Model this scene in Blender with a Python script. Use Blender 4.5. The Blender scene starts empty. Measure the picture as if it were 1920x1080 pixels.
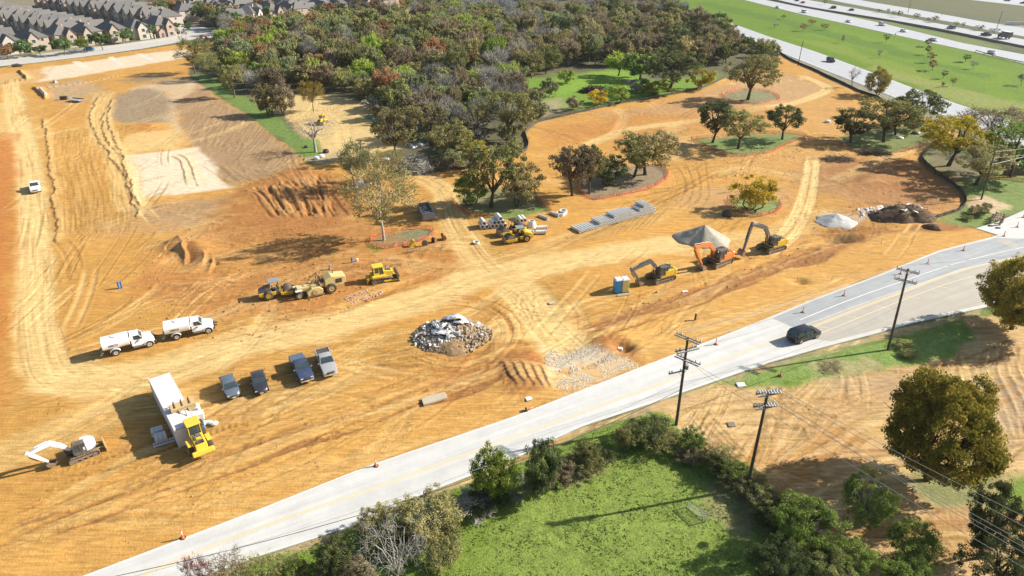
import bpy, math, random
import numpy as np
from mathutils import Vector, Matrix
scene = bpy.context.scene
COL = scene.collection
R = math.radians
# camera, world, sun, exposure
CAM_H, PITCH, FPX = 52.0, R(28.0), 1280.0
cam_d = bpy.data.cameras.new('camera')
cam_d.sensor_width = 36.0
cam_d.lens = 36.0 * FPX / 1920.0
cam_d.clip_start = 0.5
cam_d.clip_end = 6000
cam = bpy.data.objects.new('camera', cam_d)
cam.location = (0, 0, CAM_H)
cam.rotation_euler = (math.pi / 2 - PITCH, 0, 0)
COL.objects.link(cam)
scene.camera = cam
SUN_EL = R(30.5)
SUN_AZ = math.atan2(0.24, 0.97)                      # direction to the sun, measured from +X
sun_vec = Vector((math.cos(SUN_AZ) * math.cos(SUN_EL), math.sin(SUN_AZ) * math.cos(SUN_EL), math.sin(SUN_EL)))
world = bpy.data.worlds.new('World')
scene.world = world
world.use_nodes = True
wt = world.node_tree
wt.nodes.clear()
sky = wt.nodes.new('ShaderNodeTexSky')
sky.sky_type = 'NISHITA'
sky.sun_disc = False
sky.sun_elevation = SUN_EL
sky.sun_rotation = math.atan2(sun_vec.x, sun_vec.y)
sky.air_density = 1.0
sky.dust_density = 1.5
sky.ozone_density = 1.0
bg = wt.nodes.new('ShaderNodeBackground')
bg.inputs['Strength'].default_value = 0.075
wo = wt.nodes.new('ShaderNodeOutputWorld')
wt.links.new(sky.outputs[0], bg.inputs['Color'])
wt.links.new(bg.outputs[0], wo.inputs['Surface'])
sd = bpy.data.lights.new('sun', 'SUN')
sd.energy = 4.6
sd.angle = R(0.6)
sd.color = (1.0, 0.94, 0.84)
sun = bpy.data.objects.new('sun', sd)
sun.rotation_euler = sun_vec.to_track_quat('Z', 'Y').to_euler()
sun.location = (80, 20, 120)
COL.objects.link(sun)
scene.view_settings.view_transform = 'Standard'
scene.view_settings.look = 'None'
scene.view_settings.exposure = 0.9
scene.view_settings.gamma = 1.0
scene.view_settings.use_curve_mapping = False
scene.cycles.max_bounces = 5
scene.cycles.diffuse_bounces = 2
scene.cycles.glossy_bounces = 2
scene.cycles.transmission_bounces = 2
scene.cycles.transparent_max_bounces = 4
scene.cycles.caustics_reflective = False
scene.cycles.caustics_refractive = False
HAZE = 0.00006
# survey helpers: a photo pixel (1920 x 1080) -> the ground point
SP, CP = math.sin(PITCH), math.cos(PITCH)
def G(px, py, z=0.0):
 u = (px - 960.0) / FPX
 v = (py - 540.0) / FPX
 t = (CAM_H - z) / (SP + v * CP)
 return (u * t, (CP - v * SP) * t)
def GS(pts): return [G(*p) for p in pts]
def proj(x, y, z=0.0):
 d = y * CP + (CAM_H - z) * SP
 return (960 + FPX * x / d, 540 + FPX * ((CAM_H - z) * CP - y * SP) / d)
def height_of(px, base_y, top_y):
 x, y = G(px, base_y)
 dep = PITCH + math.atan((top_y - 540.0) / FPX)
 return CAM_H - y * math.tan(dep)
def mpp(py): return CAM_H / (SP + (py - 540.0) / FPX * CP) / FPX     # metres per photo pixel at that row
def heading(p0, p1):
 a, b = G(*p0), G(*p1)
 return math.atan2(b[1] - a[1], b[0] - a[0])
# numpy noise
_rt = np.random.RandomState(7).rand(64, 256, 256).astype(np.float32)
def vnoise(x, y, seed=0):
 T = _rt[seed % 64]
 xi = np.floor(x); yi = np.floor(y)
 fx = x - xi; fy = y - yi
 xi = xi.astype(np.int64) & 255; yi = yi.astype(np.int64) & 255
 x1 = (xi + 1) & 255; y1 = (yi + 1) & 255
 fx = fx * fx * (3 - 2 * fx); fy = fy * fy * (3 - 2 * fy)
 a = T[xi, yi]; b = T[x1, yi]; c = T[xi, y1]; d = T[x1, y1]
 return (a + (b - a) * fx) * (1 - fy) + (c + (d - c) * fx) * fy
def fbm(x, y, seed=0, octv=4, lac=2.03, gain=0.5):
 s = 0; a = 1.0; n = 0
 for o in range(octv):
  s = s + a * vnoise(x + 31.7 * o, y - 17.3 * o, seed + o)
  n += a; a *= gain; x = x * lac; y = y * lac
 return s / n                                            # 0..1
def sst(a, b, x):
 t = np.clip((x - a) / (b - a), 0, 1)
 return t * t * (3 - 2 * t)
def sdpoly(poly, x, y):
 """signed distance to a polygon, negative inside"""
 P = np.array(poly, float)
 d2 = np.full(x.shape, 1e18); ins = np.zeros(x.shape, bool)
 n = len(P)
 for i in range(n):
  ax, ay = P[i]; bx, by = P[(i + 1) % n]
  ex, ey = bx - ax, by - ay
  L = ex * ex + ey * ey + 1e-12
  t = np.clip(((x - ax) * ex + (y - ay) * ey) / L, 0, 1)
  dx = x - ax - t * ex; dy = y - ay - t * ey
  d2 = np.minimum(d2, dx * dx + dy * dy)
  c = (ay > y) != (by > y)
  with np.errstate(divide='ignore', invalid='ignore'):
   xi = ax + (y - ay) / (by - ay if by != ay else 1e-9) * ex
  ins ^= c & (x < xi)
 d = np.sqrt(d2)
 return np.where(ins, -d, d)
def smooth_line(pts, step=1.0):
 """Catmull-Rom through world points"""
 P = [np.array(p, float) for p in pts]
 if len(P) < 3:
  n = max(2, int(np.linalg.norm(P[1] - P[0]) / step))
  return [tuple(P[0] + (P[1] - P[0]) * k / n) for k in range(n + 1)]
 P = [2 * P[0] - P[1]] + P + [2 * P[-1] - P[-2]]
 out = []
 for i in range(1, len(P) - 2):
  n = max(1, int(np.linalg.norm(P[i + 1] - P[i]) / step))
  for k in range(n):
   t = k / n
   out.append(tuple(0.5 * ((2 * P[i]) + (-P[i - 1] + P[i + 1]) * t + (2 * P[i - 1] - 5 * P[i] + 4 * P[i + 1] - P[i + 2]) * t * t
         + (-P[i - 1] + 3 * P[i] - 3 * P[i + 1] + P[i + 2]) * t ** 3)))
 out.append(tuple(P[-2]))
 return out
# materials
MATS = {}
def nodes_of(m):
 m.use_nodes = True
 nt = m.node_tree
 return nt, nt.nodes, nt.links
def paint(name, rgb, rough=0.45, metal=0.0, dust=0.25, scale=1.5, bump=0.0, dustrgb=(0.42, 0.29, 0.15), var=0.12, spec=None):
 """a coated or raw surface with uneven tone and a film of site dust"""
 if name in MATS: return MATS[name]
 m = bpy.data.materials.new(name)
 nt, N, L = nodes_of(m)
 b = N['Principled BSDF']
 tc = N.new('ShaderNodeTexCoord')
 n1 = N.new('ShaderNodeTexNoise'); n1.inputs['Scale'].default_value = scale; n1.inputs['Detail'].default_value = 5
 L.new(tc.outputs['Object'], n1.inputs['Vector'])
 n2 = N.new('ShaderNodeTexNoise'); n2.inputs['Scale'].default_value = scale * 4.3; n2.inputs['Detail'].default_value = 4
 L.new(tc.outputs['Object'], n2.inputs['Vector'])
 hv = N.new('ShaderNodeMix'); hv.data_type = 'RGBA'
 hv.inputs['A'].default_value = (*[c * (1 - var) for c in rgb], 1)
 hv.inputs['B'].default_value = (*[min(1, c * (1 + var)) for c in rgb], 1)
 L.new(n2.outputs['Fac'], hv.inputs['Factor'])
 mr = N.new('ShaderNodeMapRange'); mr.inputs['From Min'].default_value = 0.48; mr.inputs['From Max'].default_value = 0.75
 mr.inputs['To Min'].default_value = dust * 0.25; mr.inputs['To Max'].default_value = min(1, dust * 1.6)
 L.new(n1.outputs['Fac'], mr.inputs['Value'])
 mx = N.new('ShaderNodeMix'); mx.data_type = 'RGBA'
 mx.inputs['B'].default_value = (*dustrgb, 1)
 L.new(mr.outputs['Result'], mx.inputs['Factor']); L.new(hv.outputs['Result'], mx.inputs['A'])
 L.new(mx.outputs['Result'], b.inputs['Base Color'])
 b.inputs['Roughness'].default_value = rough
 b.inputs['Metallic'].default_value = metal
 if spec is not None: b.inputs['Specular IOR Level'].default_value = spec
 if bump:
  bp = N.new('ShaderNodeBump'); bp.inputs['Strength'].default_value = bump; bp.inputs['Distance'].default_value = 0.05
  L.new(n2.outputs['Fac'], bp.inputs['Height']); L.new(bp.outputs[0], b.inputs['Normal'])
 MATS[name] = m
 return m
# objects
def thing(name, label, cat, loc=(0, 0, 0), rz=0.0, group=None):
 o = bpy.data.objects.new(name, None)
 o.empty_display_size = 0.3
 o.location = loc; o.rotation_euler = (0, 0, rz)
 COL.objects.link(o)
 return tag(o, label, cat, group)
def tag(o, label, cat, group=None, kind=None):
 o['label'] = label; o['category'] = cat
 if group: o['group'] = group
 if kind: o['kind'] = kind
 return o
def structure(o):
 o['kind'] = 'structure'
 return o
def link_mesh(name, me, parent=None):
 o = bpy.data.objects.new(name, me)
 COL.objects.link(o)
 if parent is not None: o.parent = parent
 return o
def np_mesh(name, V, F, mats, mi=None, smooth=False):
 """V (n,3), F (m,k) arrays of equal polygons"""
 me = bpy.data.meshes.new(name)
 V = np.ascontiguousarray(V, np.float32); F = np.ascontiguousarray(F, np.int32)
 me.vertices.add(len(V)); me.vertices.foreach_set('co', V.ravel())
 k = F.shape[1]
 me.loops.add(F.size); me.loops.foreach_set('vertex_index', F.ravel())
 me.polygons.add(len(F))
 me.polygons.foreach_set('loop_start', np.arange(0, F.size, k, dtype=np.int32))
 if mi is not None: me.polygons.foreach_set('material_index', np.asarray(mi, np.int32))
 if smooth: me.polygons.foreach_set('use_smooth', np.ones(len(F), bool))
 for m in mats: me.materials.append(m)
 me.update(calc_edges=True)
 return me
def copy_tree(o, parent=None):
 c = o.copy(); COL.objects.link(c)
 if parent is not None: c.parent = parent
 for ch in o.children: copy_tree(ch, c)
 return c
class MB:
 def __init__(s): s.v = []; s.f = []; s.m = []; s.cur = 0
 def add(s, vs, fs):
  b = len(s.v); s.v += [tuple(p) for p in vs]
  for f in fs: s.f.append([i + b for i in f]); s.m.append(s.cur)
  return s
 def box(s, c, d, rot=None, taper=1.0):
  x, y, z = d[0] / 2, d[1] / 2, d[2] / 2
  vs = [Vector((a * x * (taper if k > 0 else 1), b * y * (taper if k > 0 else 1), k * z)) for k in (-1, 1) for b in (-1, 1) for a in (-1, 1)]
  if rot is not None: vs = [rot @ p for p in vs]
  c = Vector(c)
  return s.add([p + c for p in vs], [(0, 2, 3, 1), (4, 5, 7, 6), (0, 1, 5, 4), (2, 6, 7, 3), (0, 4, 6, 2), (1, 3, 7, 5)])
 def prism(s, pts, y0, y1, inset=0.0):
  """polygon in XZ extruded along Y"""
  n = len(pts)
  vs = [(p[0], y0, p[1]) for p in pts] + [(p[0], y1, p[1]) for p in pts]
  fs = [tuple(range(n)), tuple(reversed(range(n, 2 * n)))]
  for i in range(n):
   j = (i + 1) % n
   fs.append((i, i + n, j + n, j))
  return s.add(vs, fs)
 def prism_z(s, pts, z0, z1):
  n = len(pts)
  vs = [(p[0], p[1], z0) for p in pts] + [(p[0], p[1], z1) for p in pts]
  fs = [tuple(reversed(range(n))), tuple(range(n, 2 * n))]
  for i in range(n):
   j = (i + 1) % n
   fs.append((i, j, j + n, i + n))
  return s.add(vs, fs)
 def tube(s, pts, rad, n=8, cap=True):
  pts = [Vector(p) for p in pts]
  if not hasattr(rad, '__len__'): rad = [rad] * len(pts)
  b = len(s.v); fs = []; up = None
  for i, p in enumerate(pts):
   d = (pts[min(i + 1, len(pts) - 1)] - pts[max(i - 1, 0)])
   d = d.normalized() if d.length > 1e-9 else Vector((0, 0, 1))
   if up is None: up = d.orthogonal().normalized()
   up = (up - d * up.dot(d)); up = up.normalized() if up.length > 1e-6 else d.orthogonal().normalized()
   w = d.cross(up)
   for k in range(n):
    a = 2 * math.pi * k / n
    s.v.append(tuple(p + (up * math.cos(a) + w * math.sin(a)) * rad[i]))
  for i in range(len(pts) - 1):
   for k in range(n):
    k2 = (k + 1) % n
    fs.append([b + i * n + k, b + i * n + k2, b + (i + 1) * n + k2, b + (i + 1) * n + k])
  if cap:
   fs.append([b + k for k in reversed(range(n))]); fs.append([b + (len(pts) - 1) * n + k for k in range(n)])
  s.f += fs; s.m += [s.cur] * len(fs)
  return s
 def cyl(s, p0, p1, r0, r1=None, n=14): return s.tube([p0, p1], [r0, r0 if r1 is None else r1], n)
 def bar(s, p0, p1, w, h, side=(0, 1, 0)):
  """rectangular bar from p0 to p1: w across `side`, h across the other way"""
  p0, p1 = Vector(p0), Vector(p1); d = (p1 - p0).normalized()
  sd_ = Vector(side); sd_ = (sd_ - d * sd_.dot(d)).normalized(); up = d.cross(sd_)
  q = lambda p: [p + sd_ * a * w / 2 + up * b_ * h / 2 for a, b_ in ((-1, -1), (1, -1), (1, 1), (-1, 1))]
  return s.add(q(p0) + q(p1), [(0, 3, 2, 1), (4, 5, 6, 7), (0, 1, 5, 4), (1, 2, 6, 5), (2, 3, 7, 6), (3, 0, 4, 7)])
 def loft(s, rings, cap=True):
  n = len(rings[0]); b = len(s.v); fs = []
  for r in rings: s.v += [tuple(p) for p in r]
  for i in range(len(rings) - 1):
   for k in range(n):
    k2 = (k + 1) % n
    fs.append([b + i * n + k, b + i * n + k2, b + (i + 1) * n + k2, b + (i + 1) * n + k])
  if cap:
   fs.append([b + k for k in reversed(range(n))]); fs.append([b + (len(rings) - 1) * n + k for k in range(n)])
  s.f += fs; s.m += [s.cur] * len(fs)
  return s
 def build(s, name, mats, parent=None, smooth=False, bevel=0.0, seg=2, fix=True):
  me = bpy.data.meshes.new(name)
  me.from_pydata(s.v, [], s.f)
  if not isinstance(mats, (list, tuple)): mats = [mats]
  for m in mats: me.materials.append(m)
  if len(mats) > 1: me.polygons.foreach_set('material_index', s.m)
  if fix:
   import bmesh
   bm = bmesh.new(); bm.from_mesh(me)
   bmesh.ops.recalc_face_normals(bm, faces=bm.faces)
   if bevel:
    es = [e for e in bm.edges if len(e.link_faces) == 2 and e.calc_face_angle(0) > 0.6]
    bmesh.ops.bevel(bm, geom=es, offset=bevel, segments=seg, affect='EDGES', clamp_overlap=True, profile=0.6)
   bm.to_mesh(me); bm.free()
  if smooth:
   me.polygons.foreach_set('use_smooth', [True] * len(me.polygons))
   try: me.set_sharp_from_angle(angle=R(40))
   except Exception: pass
  return link_mesh(name, me, parent)
# regions of the site (traced once on the photo, used as world polygons)
ROAD_N = [(-420, 1285), (-160, 1192), (155, 1080), (480, 957), (700, 870), (960, 782), (1210, 685), (1400, 612), (1520, 563), (1640, 518), (1760, 470), (1872, 441)]
ROAD_S = [(-300, 1385), (20, 1235), (335, 1097), (480, 1045), (650, 990), (760, 940), (880, 893), (960, 862), (1090, 800), (1220, 757), (1340, 715), (1440, 681), (1540, 652), (1640, 626), (1710, 606), (1840, 578), (1960, 548), (2300, 470)]
main_road = GS(ROAD_N + [(1830, 428), (1866, 418), (1925, 392), (2250, 290), (2700, 290)] + [(2700, 400)] + ROAD_S[::-1])
FR_L = [(1215, -18), (1235, -2), (1262, 14), (1307, 37), (1387, 72), (1420, 83), (1460, 97), (1560, 137), (1640, 168), (1710, 196), (1777, 219), (1850, 250), (1960, 290), (2300, 420)]
FR_R = [(1215, -32), (1240, -12), (1270, 8), (1296, 20), (1370, 43), (1440, 68), (1530, 97), (1620, 130), (1665, 147), (1752, 180), (1832, 207), (1915, 232), (2030, 268), (2400, 380)]
frontage = GS(FR_L + FR_R[::-1])
HW_L = [(1250, -34), (1340, -14), (1440, 11), (1500, 26), (1565, 40), (1690, 68), (1830, 98), (1920, 119), (2100, 158), (2600, 262)]
HW_U = [(1270, -38), (1350, -22), (1440, 1), (1500, 13), (1575, 27), (1665, 43), (1802, 82), (1925, 98), (2100, 130), (2600, 215)]
highway_near = GS(HW_L + [(2600, 224), (2100, 139), (1925, 103), (1802, 80), (1660, 45), (1575, 27), (1500, 13), (1440, 1), (1350, -22), (1270, -38)])
highway_far = GS([(1300, -38), (1400, -14), (1495, 9), (1655, 36), (1830, 69), (1920, 88), (2100, 121), (2600, 206), (2600, 190), (2100, 106), (1920, 74), (1827, 57), (1690, 31), (1510, -1), (1420, -20), (1310, -42)])
far_frontage = GS([(1440, -22), (1545, -2), (1640, 16), (1700, 27), (1800, 44), (1855, 57), (1930, 70), (2100, 100), (2600, 180), (2600, 168), (2100, 84), (1930, 54), (1840, 40), (1720, 18), (1640, 5), (1580, -6), (1450, -28)])
top_right_road = GS([(1700, -14), (1840, 2), (1920, 11), (2300, 60), (2300, 50), (1930, 0), (1850, -8), (1710, -20)])
town_road = GS([(-400, 150), (-120, 139), (0, 124), (60, 118), (150, 107), (260, 92), (330, 80), (370, 72), (410, 72), (425, 60), (365, 48), (330, 52), (345, 62), (300, 72), (230, 82), (120, 96), (60, 103), (0, 108), (-120, 118), (-400, 128)])
DIRT = GS([(-700, 1500), (-420, 1285)] + ROAD_N[1:] + [(1830, 428), (1780, 424), (1745, 418), (1790, 400), (1806, 378), (1786, 350), (1740, 322), (1722, 300), (1745, 272), (1790, 262), (1800, 250), (1760, 232), (1700, 205), (1645, 180), (1600, 168), (1560, 152), (1500, 122), (1462, 104), (1420, 130), (1352, 150), (1320, 166), (1262, 178), (1180, 191), (1080, 211), (1010, 228), (988, 244), (991, 262), (984, 284), (950, 295), (900, 300),
   (860, 318), (800, 322), (760, 300), (715, 296), (640, 300), (600, 312), (575, 308), (560, 285), (520, 262), (470, 220), (400, 175), (355, 150), (352, 135), (372, 118), (390, 100), (400, 80), (330, 84), (240, 97), (110, 113), (0, 127), (-200, 146), (-700, 190)])
CLEARING = GS([(470, 182), (560, 178), (622, 180), (668, 188), (700, 205), (706, 235), (745, 240), (840, 246), (860, 262), (790, 272), (730, 280), (700, 292), (720, 300), (640, 302), (602, 296), (598, 280), (560, 255), (545, 225), (520, 205)])
SE_DIRT = GS([(1290, 735), (1350, 722), (1420, 728), (1500, 725), (1590, 705), (1700, 690), (1780, 672), (1830, 640), (1812, 600), (1860, 590), (1960, 620), (2100, 640), (2200, 900), (1980, 905), (1900, 880), (1880, 920), (1840, 950), (1860, 975), (1980, 985), (1960, 1040), (1800, 1150), (1700, 1300), (1640, 1250), (1560, 1100), (1500, 990), (1440, 945), (1380, 880), (1310, 810), (1250, 775), (1225, 765), (1260, 748)])
OVALS = {
 'a': [(700, 462), (694, 450), (720, 438), (770, 430), (806, 430), (814, 440), (798, 449), (772, 457), (730, 466)],
 'b': [(858, 372), (866, 396), (900, 408), (960, 405), (1010, 398), (1030, 388), (1008, 368), (980, 352), (900, 352)],
 'c': [(1078, 338), (1094, 366), (1115, 374), (1180, 364), (1232, 345), (1254, 330), (1246, 314), (1220, 308), (1150, 312)],
 'd': [(1363, 376), (1378, 394), (1415, 406), (1452, 398), (1464, 386), (1455, 374), (1410, 368)],
 'e': [(1352, 178), (1366, 190), (1415, 196), (1462, 186), (1440, 172), (1395, 168)],
 'f': [(1296, 262), (1345, 284), (1380, 294), (1432, 289), (1478, 272), (1512, 258), (1480, 250), (1400, 252)],
 'g': [(1560, 262), (1590, 279), (1650, 290), (1700, 284), (1738, 268), (1762, 250), (1742, 234), (1690, 236), (1620, 246)]}
OVW = {k: GS(v) for k, v in OVALS.items()}
# relief of the site: (px, py, rx, ry, height, angle)
BUMPS = [(345, 480, 2.4, 3.6, -0.9, 0.5), (368, 468, 3.6, 2.4, 1.0, 0.3), (332, 460, 4.4, 2.4, 0.9, 0.2), (392, 490, 1.6, 3.2, -0.4, 0.5),
   (983, 700, 3.6, 4.6, 0.6, 0.3), (1150, 645, 4.5, 3.0, 0.7, 0.4), (1168, 652, 1.4, 1.2, -1.2, 0.0), (645, 857, 1.9, 0.9, -0.45, 0.35),
   (1575, 447, 3.8, 1.6, -1.6, 0.15), (1560, 432, 5.5, 0.8, -0.6, 0.12), (1500, 526, 1.6, 1.2, -0.8, 0.1), (1618, 340, 6.0, 3.0, 0.9, 0.1),
   (1030, 567, 2.2, 2.2, -0.25, 0), (1030, 567, 4.5, 4.5, 0.12, 0), (268, 238, 7.0, 3.0, 0.8, 0.1), (500, 370, 12, 6, 0.9, 0.6), (545, 330, 10, 5, 0.8, 0.7),
   (60, 605 - 480, 10, 3, 0.6, 0.0), (848, 630, 9, 6, 0.35, 0.2), (1500, 270, 14, 7, 0.6, 0.1), (1270, 632, 2.8, 0.9, -0.5, 0.3), (430, 985 - 290, 6, 3, 0.15, 0), (1700, 405, 9, 5, 0.5, 0.2)]
def g_rel(x, y):
 """smooth relief, without wheel ruts"""
 z = 0.5 * (fbm(x / 26 + 9, y / 26, 3, 3) - 0.5) + 0.18 * (fbm(x / 6, y / 6 + 5, 11, 3) - 0.5)
 for px, py, rx, ry, h, a in BUMPS:
  cx, cy = G(px, py)
  dx, dy = x - cx, y - cy
  c, s = math.cos(a), math.sin(a)
  q = ((dx * c + dy * s) / rx) ** 2 + ((-dx * s + dy * c) / ry) ** 2
  z = z + h * np.exp(-q * (0.9 + 0.5 * fbm(x / 1.7, y / 1.7, 21, 2)))
 return z
ROADS_ALL = [main_road, frontage, highway_near, highway_far, far_frontage, top_right_road, town_road]
def road_flat(x, y):
 f = np.ones(x.shape)
 for p in ROADS_ALL:
  P = np.array(p); m = (x > P[:, 0].min() - 6) & (x < P[:, 0].max() + 6) & (y > P[:, 1].min() - 6) & (y < P[:, 1].max() + 6)
  if m.any():
   f[m] = np.minimum(f[m], sst(0.0, 4.0, sdpoly(p, x[m], y[m])))
 return f
def terrain(x, y):
 f = road_flat(x, y)
 return g_rel(x, y) * f - 0.06 * (1 - f)
def gz(x, y):
 return float(terrain(np.array([[float(x)]]), np.array([[float(y)]]))[0, 0])
def gzs(xs, ys): return terrain(np.array(xs, float).reshape(1, -1), np.array(ys, float).reshape(1, -1))[0]
# the ground sheet: one trapezoid net, finer where it is near
def build_ground():
 tt = np.concatenate([np.linspace(-math.radians(88), -math.radians(60), 18)[:-1], np.linspace(-math.radians(60), -math.radians(5.2), 860)])
 ys = CAM_H / np.tan(-tt)
 ys = np.concatenate([[-60, -30, -10], ys, np.geomspace(ys[-1] * 1.04, 4200, 26)])
 NC = 1560
 uu = np.linspace(-1.06, 1.06, NC)
 Yg = np.repeat(ys[:, None], NC, 1)
 hw = (ys * CP + CAM_H * SP).clip(20) * 1.0
 Xg = uu[None, :] * hw[:, None]
 nr = len(ys)
 fl = road_flat(Xg, Yg)
 Z = g_rel(Xg, Yg)
 C = np.zeros((nr, NC, 3)); GR = np.ones((nr, NC))          # colour, grass mask
 n_big = fbm(Xg / 22, Yg / 22, 5, 4); n_mid = fbm(Xg / 5, Yg / 5, 9, 4); n_fin = fbm(Xg / 1.1, Yg / 1.1, 15, 3)
 # ground cover outside the site
 dull = np.array([0.105, 0.115, 0.05]); lawn = np.array([0.165, 0.235, 0.035]); lush = np.array([0.118, 0.200, 0.006]); litter = np.array([0.15, 0.12, 0.07])
 def lay(mask, col, grass=None):
  m = mask[..., None]
  C[:] = C * (1 - m) + np.asarray(col) * m
  if grass is not None: GR[:] = GR * (1 - mask) + grass * mask
 C[:] = dull
 C[:] = C * (0.8 + 0.45 * n_big[..., None])
 def poly(px, col, soft=1.5, warp=1.5, grass=0.0, amt=1.0, world=None, ws=4.0):
  P = world if world is not None else GS(px)
  A = np.array(P)
  r0, r1 = np.searchsorted(ys, [A[:, 1].min() - soft - warp, A[:, 1].max() + soft + warp])
  if r1 <= r0: return None
  sl = slice(max(0, r0 - 1), r1 + 1)
  X_, Y_ = Xg[sl], Yg[sl]
  w = warp * 2 * (fbm(X_ / ws, Y_ / ws, 33, 3) - 0.5)
  m = np.zeros((nr, NC)); m[sl] = (1 - sst(-soft, soft, sdpoly(P, X_, Y_) + w)) * amt
  if col is not None: lay(m, col, grass)
  return m
 # highway embankment, bright winter rye
 poly(FR_R + [(2400, 380), (2600, 262)] + HW_L[::-1], lush * 0.95, 1.0, 0.6, 1)
 poly([(1500, 62), (1600, 88), (1760, 130), (1900, 190), (1900, 140), (1700, 82), (1560, 50)], lush * 1.12, 5, 5, 1, 0.7, ws=14)
 poly([(1620, 128), (1760, 178), (1900, 226), (2000, 250), (2000, 214), (1860, 180), (1740, 150), (1640, 122)], (0.24, 0.25, 0.07), 3, 4, 1, 0.75, ws=9)
 poly([(1480, 70), (1620, 118), (1760, 165), (1800, 172), (1700, 128), (1560, 82)], (0.19, 0.24, 0.03), 3, 7, 1, 0.55, ws=16)
 poly([(1300, 8), (1440, 40), (1560, 70), (1700, 110), (1840, 150), (1840, 140), (1700, 96), (1560, 56), (1440, 26), (1310, 0)], (0.075, 0.15, 0.008), 3, 8, 1, 0.75, ws=16)
 poly([(1440, 2), (1500, 14), (1665, 45), (1802, 80), (1880, 93), (1880, 90), (1830, 74), (1655, 39), (1495, 11)], (0.14, 0.18, 0.05), 0.6, 0.3, 1)
 poly([(1700, 66), (1800, 88), (1830, 96), (1925, 118), (1925, 100), (1870, 84), (1802, 80)], (0.42, 0.40, 0.34), 1, 1, 0, 0.0)
 poly([(1250, -40), (1600, 5), (1700, 22), (1800, 38), (1920, 52), (2300, 120), (2300, 40), (1930, 12), (1800, 0), (1500, -40)], (0.125, 0.125, 0.062), 4, 4, 0.8)
 poly([(1640, 20), (1760, 30), (1860, 42), (1925, 46), (1925, 36), (1800, 24), (1640, 8)], (0.10, 0.115, 0.065), 6, 12, 0.8, 0.7, ws=25)
 poly([(1830, 47), (1860, 44), (1925, 48), (1925, 54), (1870, 54)], (0.36, 0.3, 0.2), 2, 3, 0.2, 0.8)
 poly(None, (0.36, 0.33, 0.26), 1.6, 1.0, 0.2, 0.55, world=GS(FR_L + [(2300, 450), (1700, 212), (1560, 146), (1420, 92), (1250, 12)]))
 # woods floor
 poly([(395, 95), (470, 40), (560, 20), (700, 20), (820, -8), (1230, -30), (1300, 40), (1420, 85), (1462, 104), (1352, 150), (1180, 191), (1010, 228), (988, 244), (984, 290), (860, 318), (700, 296), (560, 285), (352, 140)], (0.12, 0.11, 0.06), 4, 6, 0.7, ws=9)
 poly([(960, 150), (1040, 140), (1150, 130), (1230, 150), (1350, 140), (1330, 165), (1180, 188), (1080, 206), (1030, 200), (950, 210)], (0.15, 0.25, 0.03), 5, 5, 1, ws=7)
 poly([(1080, 136), (1180, 132), (1200, 158), (1100, 170), (1050, 178), (1040, 160)], (0.18, 0.30, 0.035), 4, 4, 1, ws=7)
 poly([(880, 180), (960, 165), (980, 200), (900, 205)], (0.15, 0.23, 0.04), 4, 4, 1, 0.9)
 poly([(1000, 190), (1050, 185), (1060, 205), (1000, 225), (985, 215)], (0.36, 0.29, 0.18), 3, 3, 0.2, 0.8)
 # the neighbourhood
 poly([(-400, 150), (0, 108), (300, 68), (420, 40), (420, -40), (-400, -20)], (0.22, 0.19, 0.12), 3, 3, 0.5)
 poly([(420, 45), (500, 50), (860, 12), (1000, -20), (1000, -45), (400, -45)], (0.2, 0.18, 0.12), 3, 3, 0.5)
 poly([(60, 112), (150, 102), (260, 88), (330, 78), (300, 74), (200, 84), (60, 100)], (0.30, 0.28, 0.17), 0.6, 0.3, 0.6)
 # south side of the road
 poly([(-200, 1400), (335, 1100), (960, 866), (1220, 760), (1340, 718), (1440, 684), (1700, 612), (1960, 555), (2600, 480), (2600, 2000), (-200, 2000)], lawn * 0.92, 1.2, 0.8, 1)
 poly([(335, 1097), (480, 1046), (650, 991), (760, 941), (960, 863), (1090, 801), (1220, 758), (1440, 682), (1640, 627), (1840, 579), (1840, 590), (1640, 640), (1440, 696), (1220, 772), (1090, 812), (960, 874), (760, 952), (650, 1001), (480, 1056), (335, 1108)], (0.40, 0.30, 0.17), 0.35, 0.5, 0.2, 0.85)
 poly([(1340, 722), (1440, 690), (1580, 655), (1690, 640), (1800, 615), (1815, 640), (1770, 670), (1640, 692), (1540, 708), (1430, 726)], (0.18, 0.26, 0.06), 0.8, 1.2, 1, 0.9, ws=3)
 poly([(1500, 690), (1560, 672), (1640, 675), (1660, 690), (1590, 705)], (0.36, 0.3, 0.15), 0.8, 1.4, 0.6, 0.7, ws=2)
 poly([(1830, 600), (1900, 600), (1990, 640), (1990, 680), (1930, 690), (1870, 640)], (0.12, 0.2, 0.04), 2, 2, 1)
 poly(None, (0.54, 0.36, 0.165), 0.8, 1.0, 0.0, 1, world=SE_DIRT, ws=3)
 poly([(1440, 860), (1560, 800), (1640, 840), (1600, 930), (1480, 910)], (0.50, 0.27, 0.12), 3, 2, 0, 0.7)
 poly([(1560, 720), (1700, 700), (1900, 700), (1990, 800), (1900, 850), (1800, 760), (1700, 740)], (0.40, 0.30, 0.18), 3, 2.5, 0, 0.75)
 poly([(1290, 780), (1350, 830), (1440, 920), (1520, 985), (1500, 1010), (1400, 930), (1270, 800)], (0.60, 0.48, 0.30), 1.0, 1.0, 0, 0.8)
 poly([(1740, 960), (1980, 965), (1980, 985), (1760, 985)], (0.62, 0.34, 0.15), 0.6, 0.6, 0, 0.8)
 poly([(1690, 900), (1790, 860), (1880, 840), (1890, 900), (1850, 945), (1760, 955)], (0.17, 0.2, 0.07), 1.5, 1.6, 0.9, 0.85)
 poly([(1355, 880), (1440, 900), (1520, 1000), (1500, 1010), (1400, 935), (1320, 900)], (0.2, 0.2, 0.08), 1.2, 1.5, 0.8, 0.6)
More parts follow.
